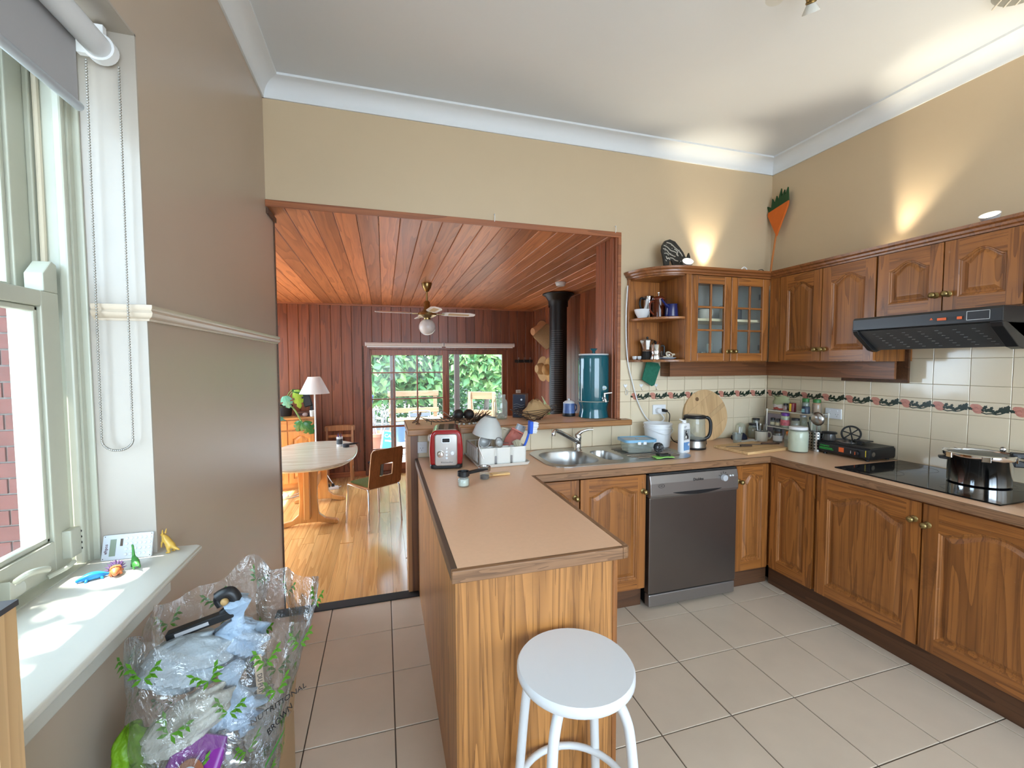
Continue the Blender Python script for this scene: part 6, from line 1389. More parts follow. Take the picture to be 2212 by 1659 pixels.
# sideboard
t = thing('sideboard', 'honey pine sideboard with drawer and arched door in the dining corner', 'sideboard', (-1.18, 6.64, ZF), .14)
M_sb = wood('sideboard_pine', (.42,.165,.035), (.60,.27,.075), 'x', 5, 8, .5, .35, .3, .2, .03); M_sbz = wood('sideboard_pine_upright', (.42,.165,.035), (.60,.27,.075), 'z', 5, 8, .5, .35, .3, .2, .03)
MB().box(-.46, .225, -.20, .20, .08, .965).build('carcase', M_sbz, t, bevel=.004); MB().box(-.475, .24, -.218, .21, .965, .99).build('top', M_sb, t, bevel=.006); MB().box(-.44, .21, -.18, .19, 0, .08).build('plinth', M_sb, t)
for x0, x1 in ((-.445, -.118), (-.105, .212)):
    d_ = MB().box(x0, x1, -.216, -.20, .825, .950).build('drawer', M_sb, t, bevel=.004); lat([(.008,0),(.008,.012),(.017,.020),(.015,.030),(.0005,.034)], 'knob', M_sbz, d_, 16, c=((x0+x1)/2+.05, -.216, .885), M=RX90)
    w = x1-x0; st_ = .055; m = MB(); h0, h1 = .10, .805
    m.box(x0, x0+st_, -.218, -.20, h0, h1).box(x1-st_, x1, -.218, -.20, h0, h1).box(x0+st_, x1-st_, -.218, -.20, h0, h0+st_)
    tp2 = [(p[0], p[2]) for p in arch_ring(x0+st_, x1-st_, h0+st_, h1-.10, .045, 0, 0)[2:]]
    m.prism([(x1-st_, h1), (x0+st_, h1)] + tp2[::-1], -.218, -.20, 'xz'); dd = m.build('door', M_sbz, t)
    MB().loft([arch_ring(x0+st_, x1-st_, h0+st_, h1-.10, .045, d, y) for d, y in ((0,-.2175),(.008,-.206),(.015,-.205),(.04,-.213),(.045,-.2135))], True, False, True).build('panel', M_sbz, dd)
    lat([(.008,0),(.008,.012),(.017,.020),(.015,.030),(.0005,.034)], 'knob', M_sbz, dd, 16, c=(x0+.030, -.218, .62), M=RX90)
ST = ZF+.9904
# monstera
t = thing('monstera', 'monstera plant with big split leaves on the sideboard', 'plant', (-1.34, 6.68, ST))
lat([(.0005,0),(.075,0),(.085,.01),(.105,.15),(.108,.155),(.095,.155),(.085,.02),(.0005,.02)], 'pot', plain('dark_pot', (.03,.03,.032), .5), t, 26); lat([(.0005,.125),(.092,.125),(.0005,.135)], 'soil', M_brown, t, 20)
def mleaf(parent, base, tip_dir, length, width, up, mat):
    d = Vector(tip_dir).normalized(); n = Vector(up).normalized(); s_ = d.cross(n).normalized(); n = s_.cross(d)
    out = []
    K = 11
    for i in range(K):
        u = i/(K-1); w = width*(math.sin(PI*min(u*.92+.08, 1))**.7)*(1-.25*u); 
        out.append((u, w))
    m = MB(); b = Vector(base)
    for sgn in (-1, 1):
        for i in range(K-1):
            u0, w0 = out[i]; u1, w1 = out[i+1]
            if i in (4, 7): w0 *= .62; w1 *= .66      # splits in the leaf edge
            P_ = lambda u, w: b+d*length*u + s_*sgn*w - n*(length*.35*u*u + w*.25)
            m.poly([P_(u0,0), P_(u1,0), P_(u1,w1*.5)+n*.004, P_(u0,w0*.5)+n*.004]); m.poly([P_(u0,w0*.5)+n*.004, P_(u1,w1*.5)+n*.004, P_(u1,w1), P_(u0,w0)])
    return m.build('leaf', mat, parent, smooth=60)
M_mg = plain('monstera_green', (.03,.14,.035), .3, var=.3, nscale=12, coat=.2); M_ml = plain('monstera_lime', (.24,.40,.04), .35, var=.2); M_mb = plain('monstera_bluegreen', (.10,.30,.20), .3, var=.15)
for (p, d, l, w, up, mt) in (((.06,-.30,.30),(.25,-.15,-1.0),.17,.085,(-.2,-1,.2),M_mb),((.20,-.26,.38),(.15,-.1,-1),.26,.075,(.1,-1,.1),M_ml),((.14,-.22,.38),(1,.1,.05),.26,.11,(0,-.3,1),M_mg),((.28,-.34,-.06),(.55,-.1,-.65),.20,.10,(-.2,-1,.4),M_mg),((.26,-.34,-.04),(-.3,-.1,-.8),.15,.08,(.2,-1,.3),M_mg),((-.05,-.28,.02),(.9,-.1,-.1),.12,.05,(0,-.6,1),M_mb)):
    mleaf(t, p, d, l, w, up, mt); MB().tube(bez([(0,0,.12),(p[0]*.5,p[1]*.6,max(p[2]*.8,.14)),p], 6), .006, 6).build('stalk', plain('stalk_green', (.22,.32,.08), .5), t, smooth=60)
t = thing('desk_speaker', 'black desk speaker standing on the sideboard behind the floor lamp', 'speaker', (-.985, 6.60, ST), .2); MB().box(-.02, .02, -.02, .02, .0, .16).build('stand', M_black, t); MB().box(-.055, .055, -.045, .045, .14, .33, Matrix.Rotation(-.25, 4, 'Y')).build('head', M_black, t, bevel=.015, bseg=3); MB().cyl((0,0,0),(0,0,.012),.06,seg=20).build('base', M_black, t)  # black speaker head on a stand
t = thing('white_cup', 'small cream cup on the sideboard below the lamp shade', 'cup', (-.965, 6.52, ST)); lat([(.0005,0),(.028,0),(.036,.085),(.034,.085),(.026,.006),(.0005,.004)], 'cup', M_offw, t, 22)
t = thing('ornament_stone', 'round pink stone on the sideboard edge', 'stone', (-1.055, 6.52, ST)); MB().sphere((0,0,.028), .032, 14, 9, 1.1, .9, .88).build('stone', plain('pink_stone', (.42,.30,.26), .6, var=.2), t, smooth=70)
t = thing('books', 'small stack of dark red books on the sideboard', 'books', (-1.11, 6.62, ST), .2)
for k in range(3): MB().box(-.09+.006*k, .09, -.06, .06, .022*k, .022*k+.020).build('book', plain('book_%d' % k, ((.12,.035,.02), (.05,.02,.02), (.16,.06,.03))[k], .6), t)
# power board and cables
t = thing('power_board', 'white power board with plugs on the dining floor', 'power board', (-.735, 6.30, ZF), .3); MB().box(-.11, .11, -.032, .032, 0, .035).build('board', M_white, t, bevel=.004)
for k in range(3): MB().box(-.08+.06*k-.018, -.08+.06*k+.018, -.018, .018, .035, .075).build('plug', M_black if k else M_white, t, bevel=.004)
MB().tube(bez([(-.09,0,.05),(-.07,.05,.16),(-.03,.06,.20),(.04,.05,.08),(.10,.05,.01),(.16,.06,.008)]), .005, 6).build('cable', M_white, t, smooth=60)
t = thing('floor_cable', 'white cable and adapter lying on the floor by the sideboard', 'cable', (-1.15, 6.05, ZF), .1); MB().sphere((-.10,-.02,.035), .04, 14, 9, 1.5, 1, .8).build('adapter', M_white, t, smooth=70)
MB().tube(bez([(-.2,-.1,.006),(0,0,.006),(.15,.12,.006),(.3,.1,.006),(.42,.2,.006)]), .006, 6).tube(bez([(-.05,-.02,.02),(.1,.2,.006),(.35,.28,.006)]), .005, 6).build('cable', M_white, t, smooth=60)
t = thing('waste_bin', 'black bin beside the glass door frame behind the chair', 'bin', (-.13, 6.62, ZF)); lat([(.0005,.001),(.085,.001),(.11,.26),(.118,.262),(.118,.272),(.106,.272),(.082,.006),(.0005,.005)], 'bin', M_black, t, 26)
# ceiling fan
t = thing('ceiling_fan', 'brass ceiling fan with cane insert blades and glass globe', 'fan', (.487, 5.05, zc(5.05)))
M_fb = plain('fan_brass', (.28,.19,.075), .28, .95, var=.1)
lat([(.058,0),(.060,-.006),(.045,-.055),(.022,-.095),(.014,-.10)], 'canopy', M_fb, t, 26); MB().cyl((0,0,-.09), (0,0,-.22), .011, seg=12).build('rod', M_fb, t, smooth=60)
lat([(.020,-.20),(.034,-.215),(.036,-.285),(.055,-.315),(.105,-.340),(.108,-.365),(.070,-.385),(.040,-.395),(.038,-.415),(.050,-.42)], 'motor', M_fb, t, 34)
MB().sphere((0,0,-.497), .094, 28, 18).build('globe', plain('frosted_globe', (.62,.60,.58), .25, var=.1, nscale=30, coat=.3), t, smooth=70)
for k in range(4):
    a = .10+PI/2*k; Mr = Matrix.Rotation(a, 4, 'Z')
    ir = MB(); ir.box(.09, .20, -.018, .018, -.352, -.346, Mr).build('blade_iron', M_fb, t)
    Mb = Mr @ Matrix.Translation((0,0,-.345)) @ Matrix.Rotation(-.22, 4, 'X')
    bp = [(.17,-.035),(.22,-.058),(.50,-.062),(.565,-.035),(.575,0),(.565,.035),(.50,.062),(.22,.058),(.17,.035)]
    m = MB(); m.loft([[tuple(Mb @ Vector((x, y, 0))) for x, y in bp], [tuple(Mb @ Vector((x, y, .006))) for x, y in bp]]); bl = m.build('blade', plain('white_blade', (.66,.63,.60), .4), t)
    m = MB(); m.loft([[tuple(Mb @ Vector((x, y, -.001))) for x, y in rrect(.25, .50, -.030, .030, .012)], [tuple(Mb @ Vector((x, y, .0))) for x, y in rrect(.25, .50, -.030, .030, .012)]]); m.build('cane_insert', plain('cane', (.46,.34,.18), .7, var=.3, nscale=160), bl)
# smoke alarm
t = thing('smoke_alarm', 'white round smoke alarm on the cedar ceiling', 'alarm', (1.955, 4.615, zc(4.615))); lat([(.060,0),(.062,-.012),(.056,-.016),(.055,-.030),(.045,-.042),(.0005,-.046)], 'case', M_stw, t, 30)
# flue
t = thing('stove_flue', 'black perforated stove flue rising to the cedar ceiling', 'flue', (2.212, 5.30, ZF))
M_flue = plain('flue_black', (.014,.013,.013), .42, .3, var=.2); HF = zc(5.30)-ZF
lat([(.115,.75),(.115,HF-.17),(.113,HF-.17),(.113,.75)], 'casing', M_flue, t, 36, cap0=False, cap1=False)
lat([(.130,HF-.175),(.130,HF-.10),(.135,HF-.095),(.165,HF-.045),(.205,HF-.022),(.207,HF-.012),(.0005,HF-.012)], 'collar', M_flue, t, 36, cap0=False)
pr_ = MB()
for k in range(40):
    for i in range(12):
        a = PI+.35+.12*i; pr_.lathe([(.0042,0),(.0003,.0006)], 6, (.1152*math.cos(a), .1152*math.sin(a), 1.05+.028*k), Matrix.Rotation(a, 4, 'Z') @ Matrix.Rotation(PI/2, 4, 'Y'), False)
pr_.build('perforations', plain('mesh_glint', (.16,.15,.15), .4, .6), t)['kind'] = 'stuff'
MB().box(-.28, .20, -.28, .28, 0, .72).build('stove_body', M_flue, t, bevel=.02); MB().box(-.30, .22, -.30, .30, .72, .75).build('stove_top', M_flue, t, bevel=.006)
# hats on the right wall, hook rail, switches
def hat(label, loc, rot, prof, mat, band=None):
    t = thing('straw_hat', label, 'hat', loc, rot=rot, group='hats on the dining wall'); lat(prof, 'hat', mat, t, 32)
    if band: lat(band, 'band', M_black, t, 32, cap0=False, cap1=False)
    return t
M_straw = plain('straw', (.44,.26,.11), .8, var=.25, nscale=60, bmp=.4, bscale=120); M_straw2 = plain('leather_tan', (.50,.24,.11), .6, var=.12); M_straw3 = plain('weave_brown', (.24,.14,.06), .85, var=.6, nscale=120)
RWX = 2.446
hat('tan bucket hat hanging highest on the dining room wall', (RWX-.02, 6.46, 2.030), (0, -PI/2-.1, .35), [(.0005,.20),(.055,.20),(.062,.19),(.115,.05),(.165,.0),(.163,.002),(.110,.045),(.0005,.06)], M_straw2, [(.166,.0),(.168,.004),(.164,.006)])
hat('brown woven cone hat hanging behind the tan one', (RWX-.02, 6.27, 1.93), (0, -PI/2, .0), [(.0005,.22),(.020,.21),(.20,.0),(.195,.0),(.0005,.19)], M_straw3)
hat('straw hat with round crown hanging lowest on the wall', (RWX-.01, 6.46, 1.43), (0, -PI/2, .15), [(.0005,.12),(.06,.118),(.085,.09),(.095,.02),(.19,.008),(.20,.0),(.10,.0),(.0005,.05)], M_straw)
hat('striped straw hat overlapping the lowest hat', (RWX-.01, 6.20, 1.42), (0, -PI/2, 0), [(.0005,.10),(.05,.098),(.075,.08),(.09,.02),(.18,.010),(.19,.0),(.10,.0),(.0005,.04)], plain('striped_straw', (.42,.22,.07), .8, var=.6, nscale=14))
t = thing('hook_rail', 'dark coat hook rail on the far wall right of the glass door', 'hook rail', (2.265, YF-.001, 1.553)); MB().box(-.155, .155, -.016, 0, -.024, .024).build('rail', M_blackm, t, bevel=.003)
for k in range(3): MB().tube(bez([(-.10+.10*k,-.016,.0),(-.10+.10*k,-.045,.035),(-.10+.10*k,-.05,.060)]), .005, 6).tube(bez([(-.10+.10*k,-.016,-.01),(-.10+.10*k,-.04,-.03),(-.10+.10*k,-.055,-.012)]), .005, 6).build('hook', M_steeld, t, smooth=60)
t = thing('thermostat', 'white heater thermostat on the wall right of the glass door', 'switch', (2.165, YF-.001, 1.010)); MB().box(-.040, .040, -.025, 0, -.062, .062).build('case', M_offw, t, bevel=.004); lat([(.020,0),(.018,.012),(.0005,.013)], 'dial', plain('dial_beige', (.52,.44,.34), .5), t, 20, c=(.006, -.025, -.028), M=RX90)
for k in range(3): MB().box(-.022, .026, -.026, -.0248, .018+.012*k, .022+.012*k).build('print_line', MATS['grey_band'], t)
t = thing('wall_switch', 'small white wall switch below the thermostat', 'switch', (2.135, YF-.001, .905)); MB().box(-.035, .035, -.010, 0, -.03, .03).build('plate', M_offw, t, bevel=.002); MB().box(-.008, .008, -.014, -.010, -.012, .012).build('rocker', M_white, t)
# ================================================================ OUTSIDE
GZ = -.36
M_grd = plain('pale_paving', (.34,.33,.31), .9, var=.2, nscale=3)
struct(MB().box(-22, 22, -14, 34, GZ-.1, GZ).build('ground', M_grd))
# eave added over the left window to cut off high sun
struct(MB().box(-1.27, -.95, -2.6, 2.93, 2.62, 2.72).build('added_eave', M_cream))
# brick return wall seen through the left window
bw_ = struct(MB().box(-2.4, -.952, 2.945, 3.0, GZ, 2.62).build('wall_brick', plain('mortar', (.22,.20,.18), .95)))
bk = None; M_brick = plain('red_brick', (.115,.038,.030), .85, var=.35, nscale=9, bmp=.3, bscale=40)
for k in range(34):
    z = GZ+.005+.0855*k
    for i in range(7):
        x = -2.40+.24*i+(.12 if k % 2 else 0)
        if x+.23 > -.955 or z+.076 > 2.62: continue
        if bk is None: o = MB().box(0, .23, -.012, .02, 0, .076).build('brick', M_brick, bw_, (x, 2.945, z), bevel=.004); bk = o.data
        else:
            o = mesh_obj('brick', bk, bw_, (x, 2.945, z))
# fence added unseen to block low sky, and a tree outside the left window
t = thing('added_side_fence', 'added grey side fence blocking low sky outside the left window', 'fence', (-4.6, 1.0, GZ))
for k in range(40): MB().box(-.01, .01, -.11, .11, 0, 2.1).build('paling', plain('side_paling', (.24,.23,.22), .85), t, (0, -4.6+.23*k, 0)) if k == 0 else mesh_obj('paling', t.children[0].data, t, (0, -4.6+.23*k, 0))
# deck
dk_ = struct(MB().box(-3.2, 6.2, 7.09, 13.4, GZ, -.305).build('floor_deck', M_grout))
M_deck = wood('grey_deck_board', (.15,.145,.14), (.26,.25,.24), 'x', 4, 12, .6, .8, 0)
for k in range(44):
    y = 7.1+.14*k; mesh = tile_obj(dk_, 'deck_board', M_deck, 9.4, .134, .025, (1.5, y+.067, -.305), bev=.003)
M_post = plain('verandah_brown', (.055,.035,.028), .6, var=.2)
for k, x in enumerate((.16, 1.385)):
    tag(MB().box(-.048, .048, -.048, .048, 0, 3.0).build('verandah_post', M_post, None, (x, 8.5, -.28), bevel=.006), ('left' if k == 0 else 'right')+' dark brown verandah post outside the glass door', 'post', 'verandah posts')
tag(MB().box(-3, 3, -.05, .05, 0, .16).build('verandah_beam', M_post, None, (.8, 8.5, 2.72)), 'dark brown verandah beam above the two posts', 'beam')
# slatted garden bench
M_gb = wood('garden_pine', (.24,.135,.065), (.36,.22,.115), 'x', 4, 10, .6, .7, 0)
t = thing('garden_bench', 'pale timber garden bench on the deck behind the left glass panes', 'bench', (.88, 11.0, -.28))
for z, nm in ((.98, 'back_rail'), (.57, 'back_rail')): MB().box(-.80, .44, -.02, .02, z, z+(.13 if z > .8 else .12)).build(nm, M_gb, t, bevel=.006)
for x in (-.72, .36):
    MB().box(x-.045, x+.045, .02, .07, 0, 1.11).build('back_post', M_gb, t, bevel=.006); MB().box(x-.045, x+.045, -.48, -.41, 0, .42).build('front_leg', M_gb, t, bevel=.006)
for k in range(5): MB().box(-.80, .44, -.49+.10*k, -.40+.10*k, .42, .45).build('seat_slat', M_gb, t, bevel=.004)
t = thing('metal_chair', 'white framed outdoor chair in front of the garden bench', 'chair', (.80, 9.9, -.28), .1)
M_mt = plain('white_metal', (.34,.34,.36), .4)
for x in (-.24, .24): MB().tube(bez([(x,-.25,.0),(x,-.22,.44),(x,.10,.46),(x,.20,.64),(x,.22,.68)]), .012, 8).tube([(x,.24,0),(x,.12,.44)], .012, 8).build('side_frame', M_mt, t, smooth=60)
MB().tube(bez([(-.24,.22,.68),(-.1,.25,.70),(.1,.25,.70),(.24,.22,.68)]), .016, 8).build('top_rail', M_mt, t, smooth=60); MB().box(-.24, .24, -.22, .12, .44, .46).build('seat', plain('grey_sling', (.20,.21,.23), .8), t); MB().box(-.23, .23, .15, .165, .58, .66, Matrix.Rotation(.0, 4, 'X')).build('sling_back', MATS['grey_sling'], t)
t = thing('garden_chair', 'pale timber chair with ladder back outside the fixed pane', 'chair', (1.96, 9.0, -.28), -.5)
M_gbz = wood('garden_pine_upright', (.24,.135,.065), (.36,.22,.115), 'z', 4, 10, .6, .7, 0)
for sx in (-1, 1):
    MB().loft([[(sx*.27-.03,-.02,0),(sx*.27+.03,-.02,0),(sx*.27+.03,.03,0),(sx*.27-.03,.03,0)],[(sx*.27-.03,.10,1.18),(sx*.27+.03,.10,1.18),(sx*.27+.03,.15,1.18),(sx*.27-.03,.15,1.18)]]).build('back_post', M_gbz, t, bevel=.005)
    MB().loft([[(sx*.27-.03,.50,0),(sx*.27+.03,.50,0),(sx*.27+.03,.56,0),(sx*.27-.03,.56,0)],[(sx*.27-.03,.14,1.16),(sx*.27+.03,.14,1.16),(sx*.27+.03,.19,1.16),(sx*.27-.03,.19,1.16)]]).build('rear_strut', M_gbz, t, bevel=.005)
for z, h in ((1.02,.16), (.66,.13), (.40,.10)): MB().box(-.27, .27, .02+.10*z, .06+.10*z, z, z+h).build('back_rail', M_gb, t, bevel=.005)
for k in range(4): MB().box(-.30, .30, -.46+.11*k, -.36+.11*k, .38, .41).build('seat_slat', M_gb, t, bevel=.004)
for sx in (-1, 1): MB().box(sx*.27-.03, sx*.27+.03, -.46, -.40, 0, .38).build('front_leg', M_gbz, t)
# pots
t = thing('terracotta_pot', 'terracotta pot with bare pale branches on the deck', 'plant pot', (-.128, 9.45, -.28))
lat([(.0005,0),(.17,0),(.24,.28),(.27,.285),(.27,.35),(.245,.352),(.235,.29),(.0005,.27)], 'pot', plain('terracotta', (.50,.20,.12), .85, var=.15), t, 30)
rr = random.Random(17); M_tw = plain('bleached_branch', (.30,.285,.28), .8, var=.15)
def branch(m, p, d, l, r, depth):
    q = p+d*l; m.tube([tuple(p), tuple(p+d*l*.5+Vector((rr.uniform(-.02,.02), rr.uniform(-.02,.02), 0))), tuple(q)], [r, r*.85, r*.65], 6)
    if depth:
        for k in range(rr.choice((2, 2, 3))): branch(m, q, (d+Vector((rr.uniform(-.6,.6), rr.uniform(-.5,.5), rr.uniform(-.05,.35)))).normalized(), l*rr.uniform(.62,.85), r*.65, depth-1)
for k in range(6):
    m = MB(); a = 2*PI*k/6; branch(m, Vector((.08*math.cos(a), .08*math.sin(a), .28)), Vector((.35*math.cos(a), .35*math.sin(a), 1)).normalized(), .24, .019, 3); m.build('branch', M_tw, t, smooth=60)
t = thing('garden_sign', 'small blue and white garden sign leaning on the terracotta pot', 'sign', (.02, 9.02, -.28), rot=(-.25, .18, .1)); MB().box(-.13, .13, -.006, .006, .06, .42).build('board', plain('sign_blue', (.05,.30,.50), .4), t)
MB().box(-.13, -.10, -.008, -.006, .06, .42).build('border', M_white, t); text_mesh('lettering', 'CAU', .10, M_white, t, (.02, -.0075, .33), (PI/2, 0, 0)); MB().box(-.06, .10, -.008, -.006, .22, .25).build('line', M_white, t)
t = thing('blue_pot', 'glazed blue pot at the foot of the garden bench', 'plant pot', (.345, 10.2, -.28)); lat([(.0005,0),(.09,0),(.13,.38),(.15,.40),(.14,.43),(.12,.42),(.0005,.36)], 'pot', plain('blue_pot_glaze', (.12,.22,.50), .25), t, 28); m = MB()
tag(MB().lathe([(.0005,0),(.12,0),(.17,.30),(.19,.32),(.17,.34),(.0005,.30)], 26).build('navy_pot', plain('navy_pot_glaze', (.03,.05,.16), .3), None, (-.42, 10.8, .42), smooth=45), 'navy pot on a plinth left of the bare branches', 'plant pot')
tag(MB().box(-.2, .2, -.2, .2, 0, .70).build('plinth', M_deck, None, (-.42, 10.8, -.28), bevel=.01), 'grey timber plinth under the navy pot', 'plinth')
for k, (x, y, s_) in enumerate(((-.45, 9.3, .10), (-.20, 8.95, .08), (-.56, 9.60, .12))):
    tag(MB().sphere((0,0,s_*.6), s_, 12, 8, 1.3, .9, .65).build('garden_rock', plain('white_rock', (.52,.50,.47), .8, var=.2), None, (x, y, -.28), smooth=30), ('pale rock at the far left of the deck pots', 'small pale rock in front of the terracotta pot', 'large pale rock left of the terracotta pot')[k], 'rock', 'rocks on the deck')
tag(MB().lathe([(.0005,.0),(.18,0),(.20,.02),(.20,.045),(.0005,.05)], 28).build('white_saucer', M_stw, None, (.36, 8.9, -.28), smooth=40), 'white plant saucer on the deck', 'saucer')
# trees: trunk + foliage
M_lf = [plain('leaf_bright', (.25,.42,.13), .45, var=.35, nscale=3, sheen=.1), plain('leaf_mid', (.12,.28,.10), .45, var=.35, nscale=3), plain('leaf_deep', (.07,.19,.08), .5, var=.3, nscale=3)]
for m_ in M_lf:
    b_ = m_.node_tree.nodes['Principled BSDF']; b_.inputs['Transmission Weight'].default_value = 0
def leaves(n, cen, rad, size, seed, droop=.6, shell=.35):
    rr = random.Random(seed); m = MB()
    for i in range(n):
        while True:
            v = Vector((rr.uniform(-1,1), rr.uniform(-1,1), rr.uniform(-1,1)))
            if shell < v.length <= 1: break
        c_ = Vector((cen[0]+v.x*rad[0], cen[1]+v.y*rad[1], cen[2]+v.z*rad[2]))
        d = Vector((rr.uniform(-1,1), rr.uniform(-1,.4), -droop+rr.uniform(-.6,.5))).normalized(); s_ = d.cross(Vector((rr.uniform(-1,1), rr.uniform(-1,1), rr.uniform(.2,1)))).normalized(); l = size*rr.uniform(.7,1.3); w = l*.30
        nn = d.cross(s_); m.mi = 0 if rr.random() < .5 else 1
        p = [c_, c_+d*l*.4+s_*w+nn*l*.05, c_+d*l+nn*-.03, c_+d*l*.4-s_*w+nn*l*.05]
        b = len(m.v); m.v += [tuple(q) for q in p]; m.face((b, b+1, b+2)); m.face((b, b+2, b+3))
    return m
def tree(label, loc, cen, rad, n, size, seed, mats, trunk_h, tr=.08):
    t = thing('garden_tree', label, 'tree', loc, group='trees beyond the deck')
    m = MB(); rr = random.Random(seed); m.tube(bez([(0,0,0),(.05,.02,trunk_h*.5),(-.03,.05,trunk_h)], 5), [tr]*5+[tr*.7]*6, 8)
    for k in range(5):
        a = 2*PI*k/5+rr.random(); m.tube([(-.02,.04,trunk_h*.7), (cen[0]*.5+rad[0]*.4*math.cos(a), cen[1]*.5+rad[1]*.4*math.sin(a), cen[2]-.2), (cen[0]+rad[0]*.7*math.cos(a), cen[1]+rad[1]*.7*math.sin(a), cen[2]+rad[2]*.3)], [tr*.6, tr*.4, tr*.15], 6)
    m.build('trunk', plain('bark', (.12,.095,.075), .9, var=.3, nscale=15), t, smooth=60)
    f = leaves(n, cen, rad, size, seed).build('foliage', mats, t); f['kind'] = 'stuff'
    return t
tree('bright leafy tree left of centre beyond the garden bench', (-.6, 12.6, GZ), (0,0,2.35), (1.25,1.0,1.65), 2200, .27, 1, [M_lf[0], M_lf[1]], 1.6)
tree('leafy tree behind the middle door panes', (1.1, 13.6, GZ), (0,0,2.2), (1.15,1.0,1.55), 2000, .27, 2, [M_lf[1], M_lf[0]], 1.5)
tree('overhanging leafy tree outside the fixed pane', (3.0, 13.0, GZ), (0,-.2,2.55), (1.35,1.1,1.45), 2300, .27, 3, [M_lf[0], M_lf[1]], 1.8)
tree('darker leafy tree at the right behind the grey shed', (5.0, 15.5, GZ), (0,0,2.8), (1.7,1.2,2.3), 2600, .22, 4, [M_lf[1], M_lf[2]], 1.9)
tree('tall dark tree at the back left of the garden', (-1.4, 17.0, GZ), (0,0,3.2), (2.4,1.4,3.2), 3600, .26, 5, [M_lf[2], M_lf[1]], 2.2, .14)
tree('tall dark tree closing the back of the garden', (2.4, 17.8, GZ), (0,0,3.2), (2.6,1.4,3.3), 3800, .26, 6, [M_lf[2], M_lf[1]], 2.2, .14)
tree('tree shading the left window from outside', (-3.1, .75, GZ), (.85,.0,4.15), (.75,.55,.7), 420, .16, 12, [M_lf[0], M_lf[1]], 3.4, .07)
# hedge row and grey shed
hd = leaves(3800, (1.2, 14.6, .55), (4.6, .7, 1.0), .17, 9, .2, .0).build('hedge', [M_lf[2], M_lf[1]]); hd['kind'] = 'stuff'; tag(hd, 'low dark green hedge running behind the bench', 'hedge')
t = thing('garden_shed', 'grey weatherboard shed behind the right hand trees', 'shed', (4.6, 16.6, GZ)); MB().box(-1.6, 1.6, 0, .1, 0, 2.5).build('wall', plain('shed_backing_grey', (.16,.16,.165), .8), t)  # darker grey backing wall behind the weatherboards
M_wb = plain('grey_weatherboard', (.30,.30,.31), .75, var=.12)
for k in range(16): MB().prism([(-.005,0),(-.03,0),(-.012,.155),(-.005,.155)], -1.6, 1.6, 'yz').build('board', M_wb, t, (0, 0, .155*k))
t = thing('back_fence', 'grey paling fence closing the garden behind everything', 'fence', (1.0, 20.5, GZ))
for k in range(46): mesh_obj('paling', tm.setdefault('paling', MB().box(-.11, .11, -.01, .01, 0, 1.9).build('paling', M_wb, t, (-6.0+.23*k, 0, 0)).data), t, (-6.0+.23*k, 0, 0)) if k else MB().box(-.11, .11, -.01, .01, 0, 1.9).build('paling', M_wb, t, (-6.0, 0, 0))
# ================================================================ CARDBOARD BOX AND RUBBISH BAG UNDER THE SILL
M_card = plain('cardboard', (.36,.23,.12), .85, var=.08)
t = thing('cardboard_box', 'open cardboard box on the floor under the window', 'box', (-.475, 1.315, 0))
for a in ((-.175,.165,-.235,-.229,0,.36),(-.175,.165,.229,.235,0,.36),(-.175,-.169,-.229,.229,0,.36),(.159,.165,-.229,.229,0,.36),(-.179,.159,-.229,.229,.001,.006)): MB().box(*a).build('panel', M_card, t)
MB().box(-.003, .003, -.02, .225, 0, .16, Matrix.Translation((.162,0,.36)) @ Matrix.Rotation(.10, 4, 'Y')).build('flap', M_card, t)
def film(name, alpha, col=(.95,.97,.98)):
    m, nt, b = _mat(name); out = nt.nodes['Material Output']
    tr = N(nt, 'ShaderNodeBsdfTransparent'); tr.inputs[0].default_value = (.97,.98,.98,1); gl = N(nt, 'ShaderNodeBsdfGlossy'); gl.inputs['Roughness'].default_value = .05; df = N(nt, 'ShaderNodeBsdfDiffuse'); df.inputs[0].default_value = (*col, 1)
    h = noise(nt, coords(nt, (1,1,.5)), 26, 4, .6, 1.2); bp = N(nt, 'ShaderNodeBump'); bp.inputs['Strength'].default_value = 1.0; bp.inputs['Distance'].default_value = .018; lnk(nt, h, bp.inputs['Height']); lnk(nt, bp.outputs[0], gl.inputs['Normal'])
    lw = N(nt, 'ShaderNodeLayerWeight'); lw.inputs[0].default_value = .35
    a = N(nt, 'ShaderNodeMixShader'); a.inputs[0].default_value = alpha; lnk(nt, tr.outputs[0], a.inputs[1]); lnk(nt, df.outputs[0], a.inputs[2])
    c_ = N(nt, 'ShaderNodeMixShader'); lnk(nt, math_(nt, 'ADD', math_(nt, 'MULTIPLY', lw.outputs['Fresnel'], .55), .09), c_.inputs[0]); lnk(nt, a.outputs[0], c_.inputs[1]); lnk(nt, gl.outputs[0], c_.inputs[2]); lnk(nt, c_.outputs[0], out.inputs['Surface'])
    return m
M_film = film('clear_bag_film', .035)
BX, BY = -.47, 1.20
def bagP(u, v, off=0):
    """surface point of the bag: u angle, v 0..1 from base to mouth"""
    z = .12+.76*v; cx_ = -.50+.085*v; cy_ = 1.16+.14*v
    r = .135+.065*v; w = 1+.05*math.sin(5*u+7*v)+.035*math.sin(11*u-9*v)+.028*abs(math.sin(7*u+13*v+1.5*math.sin(9*v)))+.018*abs(math.sin(15*u-17*v+2*math.sin(3*u)))+(.07*v**3*math.sin(3*u+1))
    rx = r*w*(.95 if math.cos(u) < 0 else 1.0); x = cx_+(rx+off)*math.cos(u); y = cy_+(r*w+off)*math.sin(u)
    z += v**4*(.025*math.sin(2*u-.9)+.016*math.sin(5*u)+.012*math.sin(9*u))
    return Vector((max(x, L+.012), y, z))
t = thing('rubbish_bag', 'clear plastic bag with green leaf print full of wrappers under the window', 'plastic bag', (BX, BY, .0085))
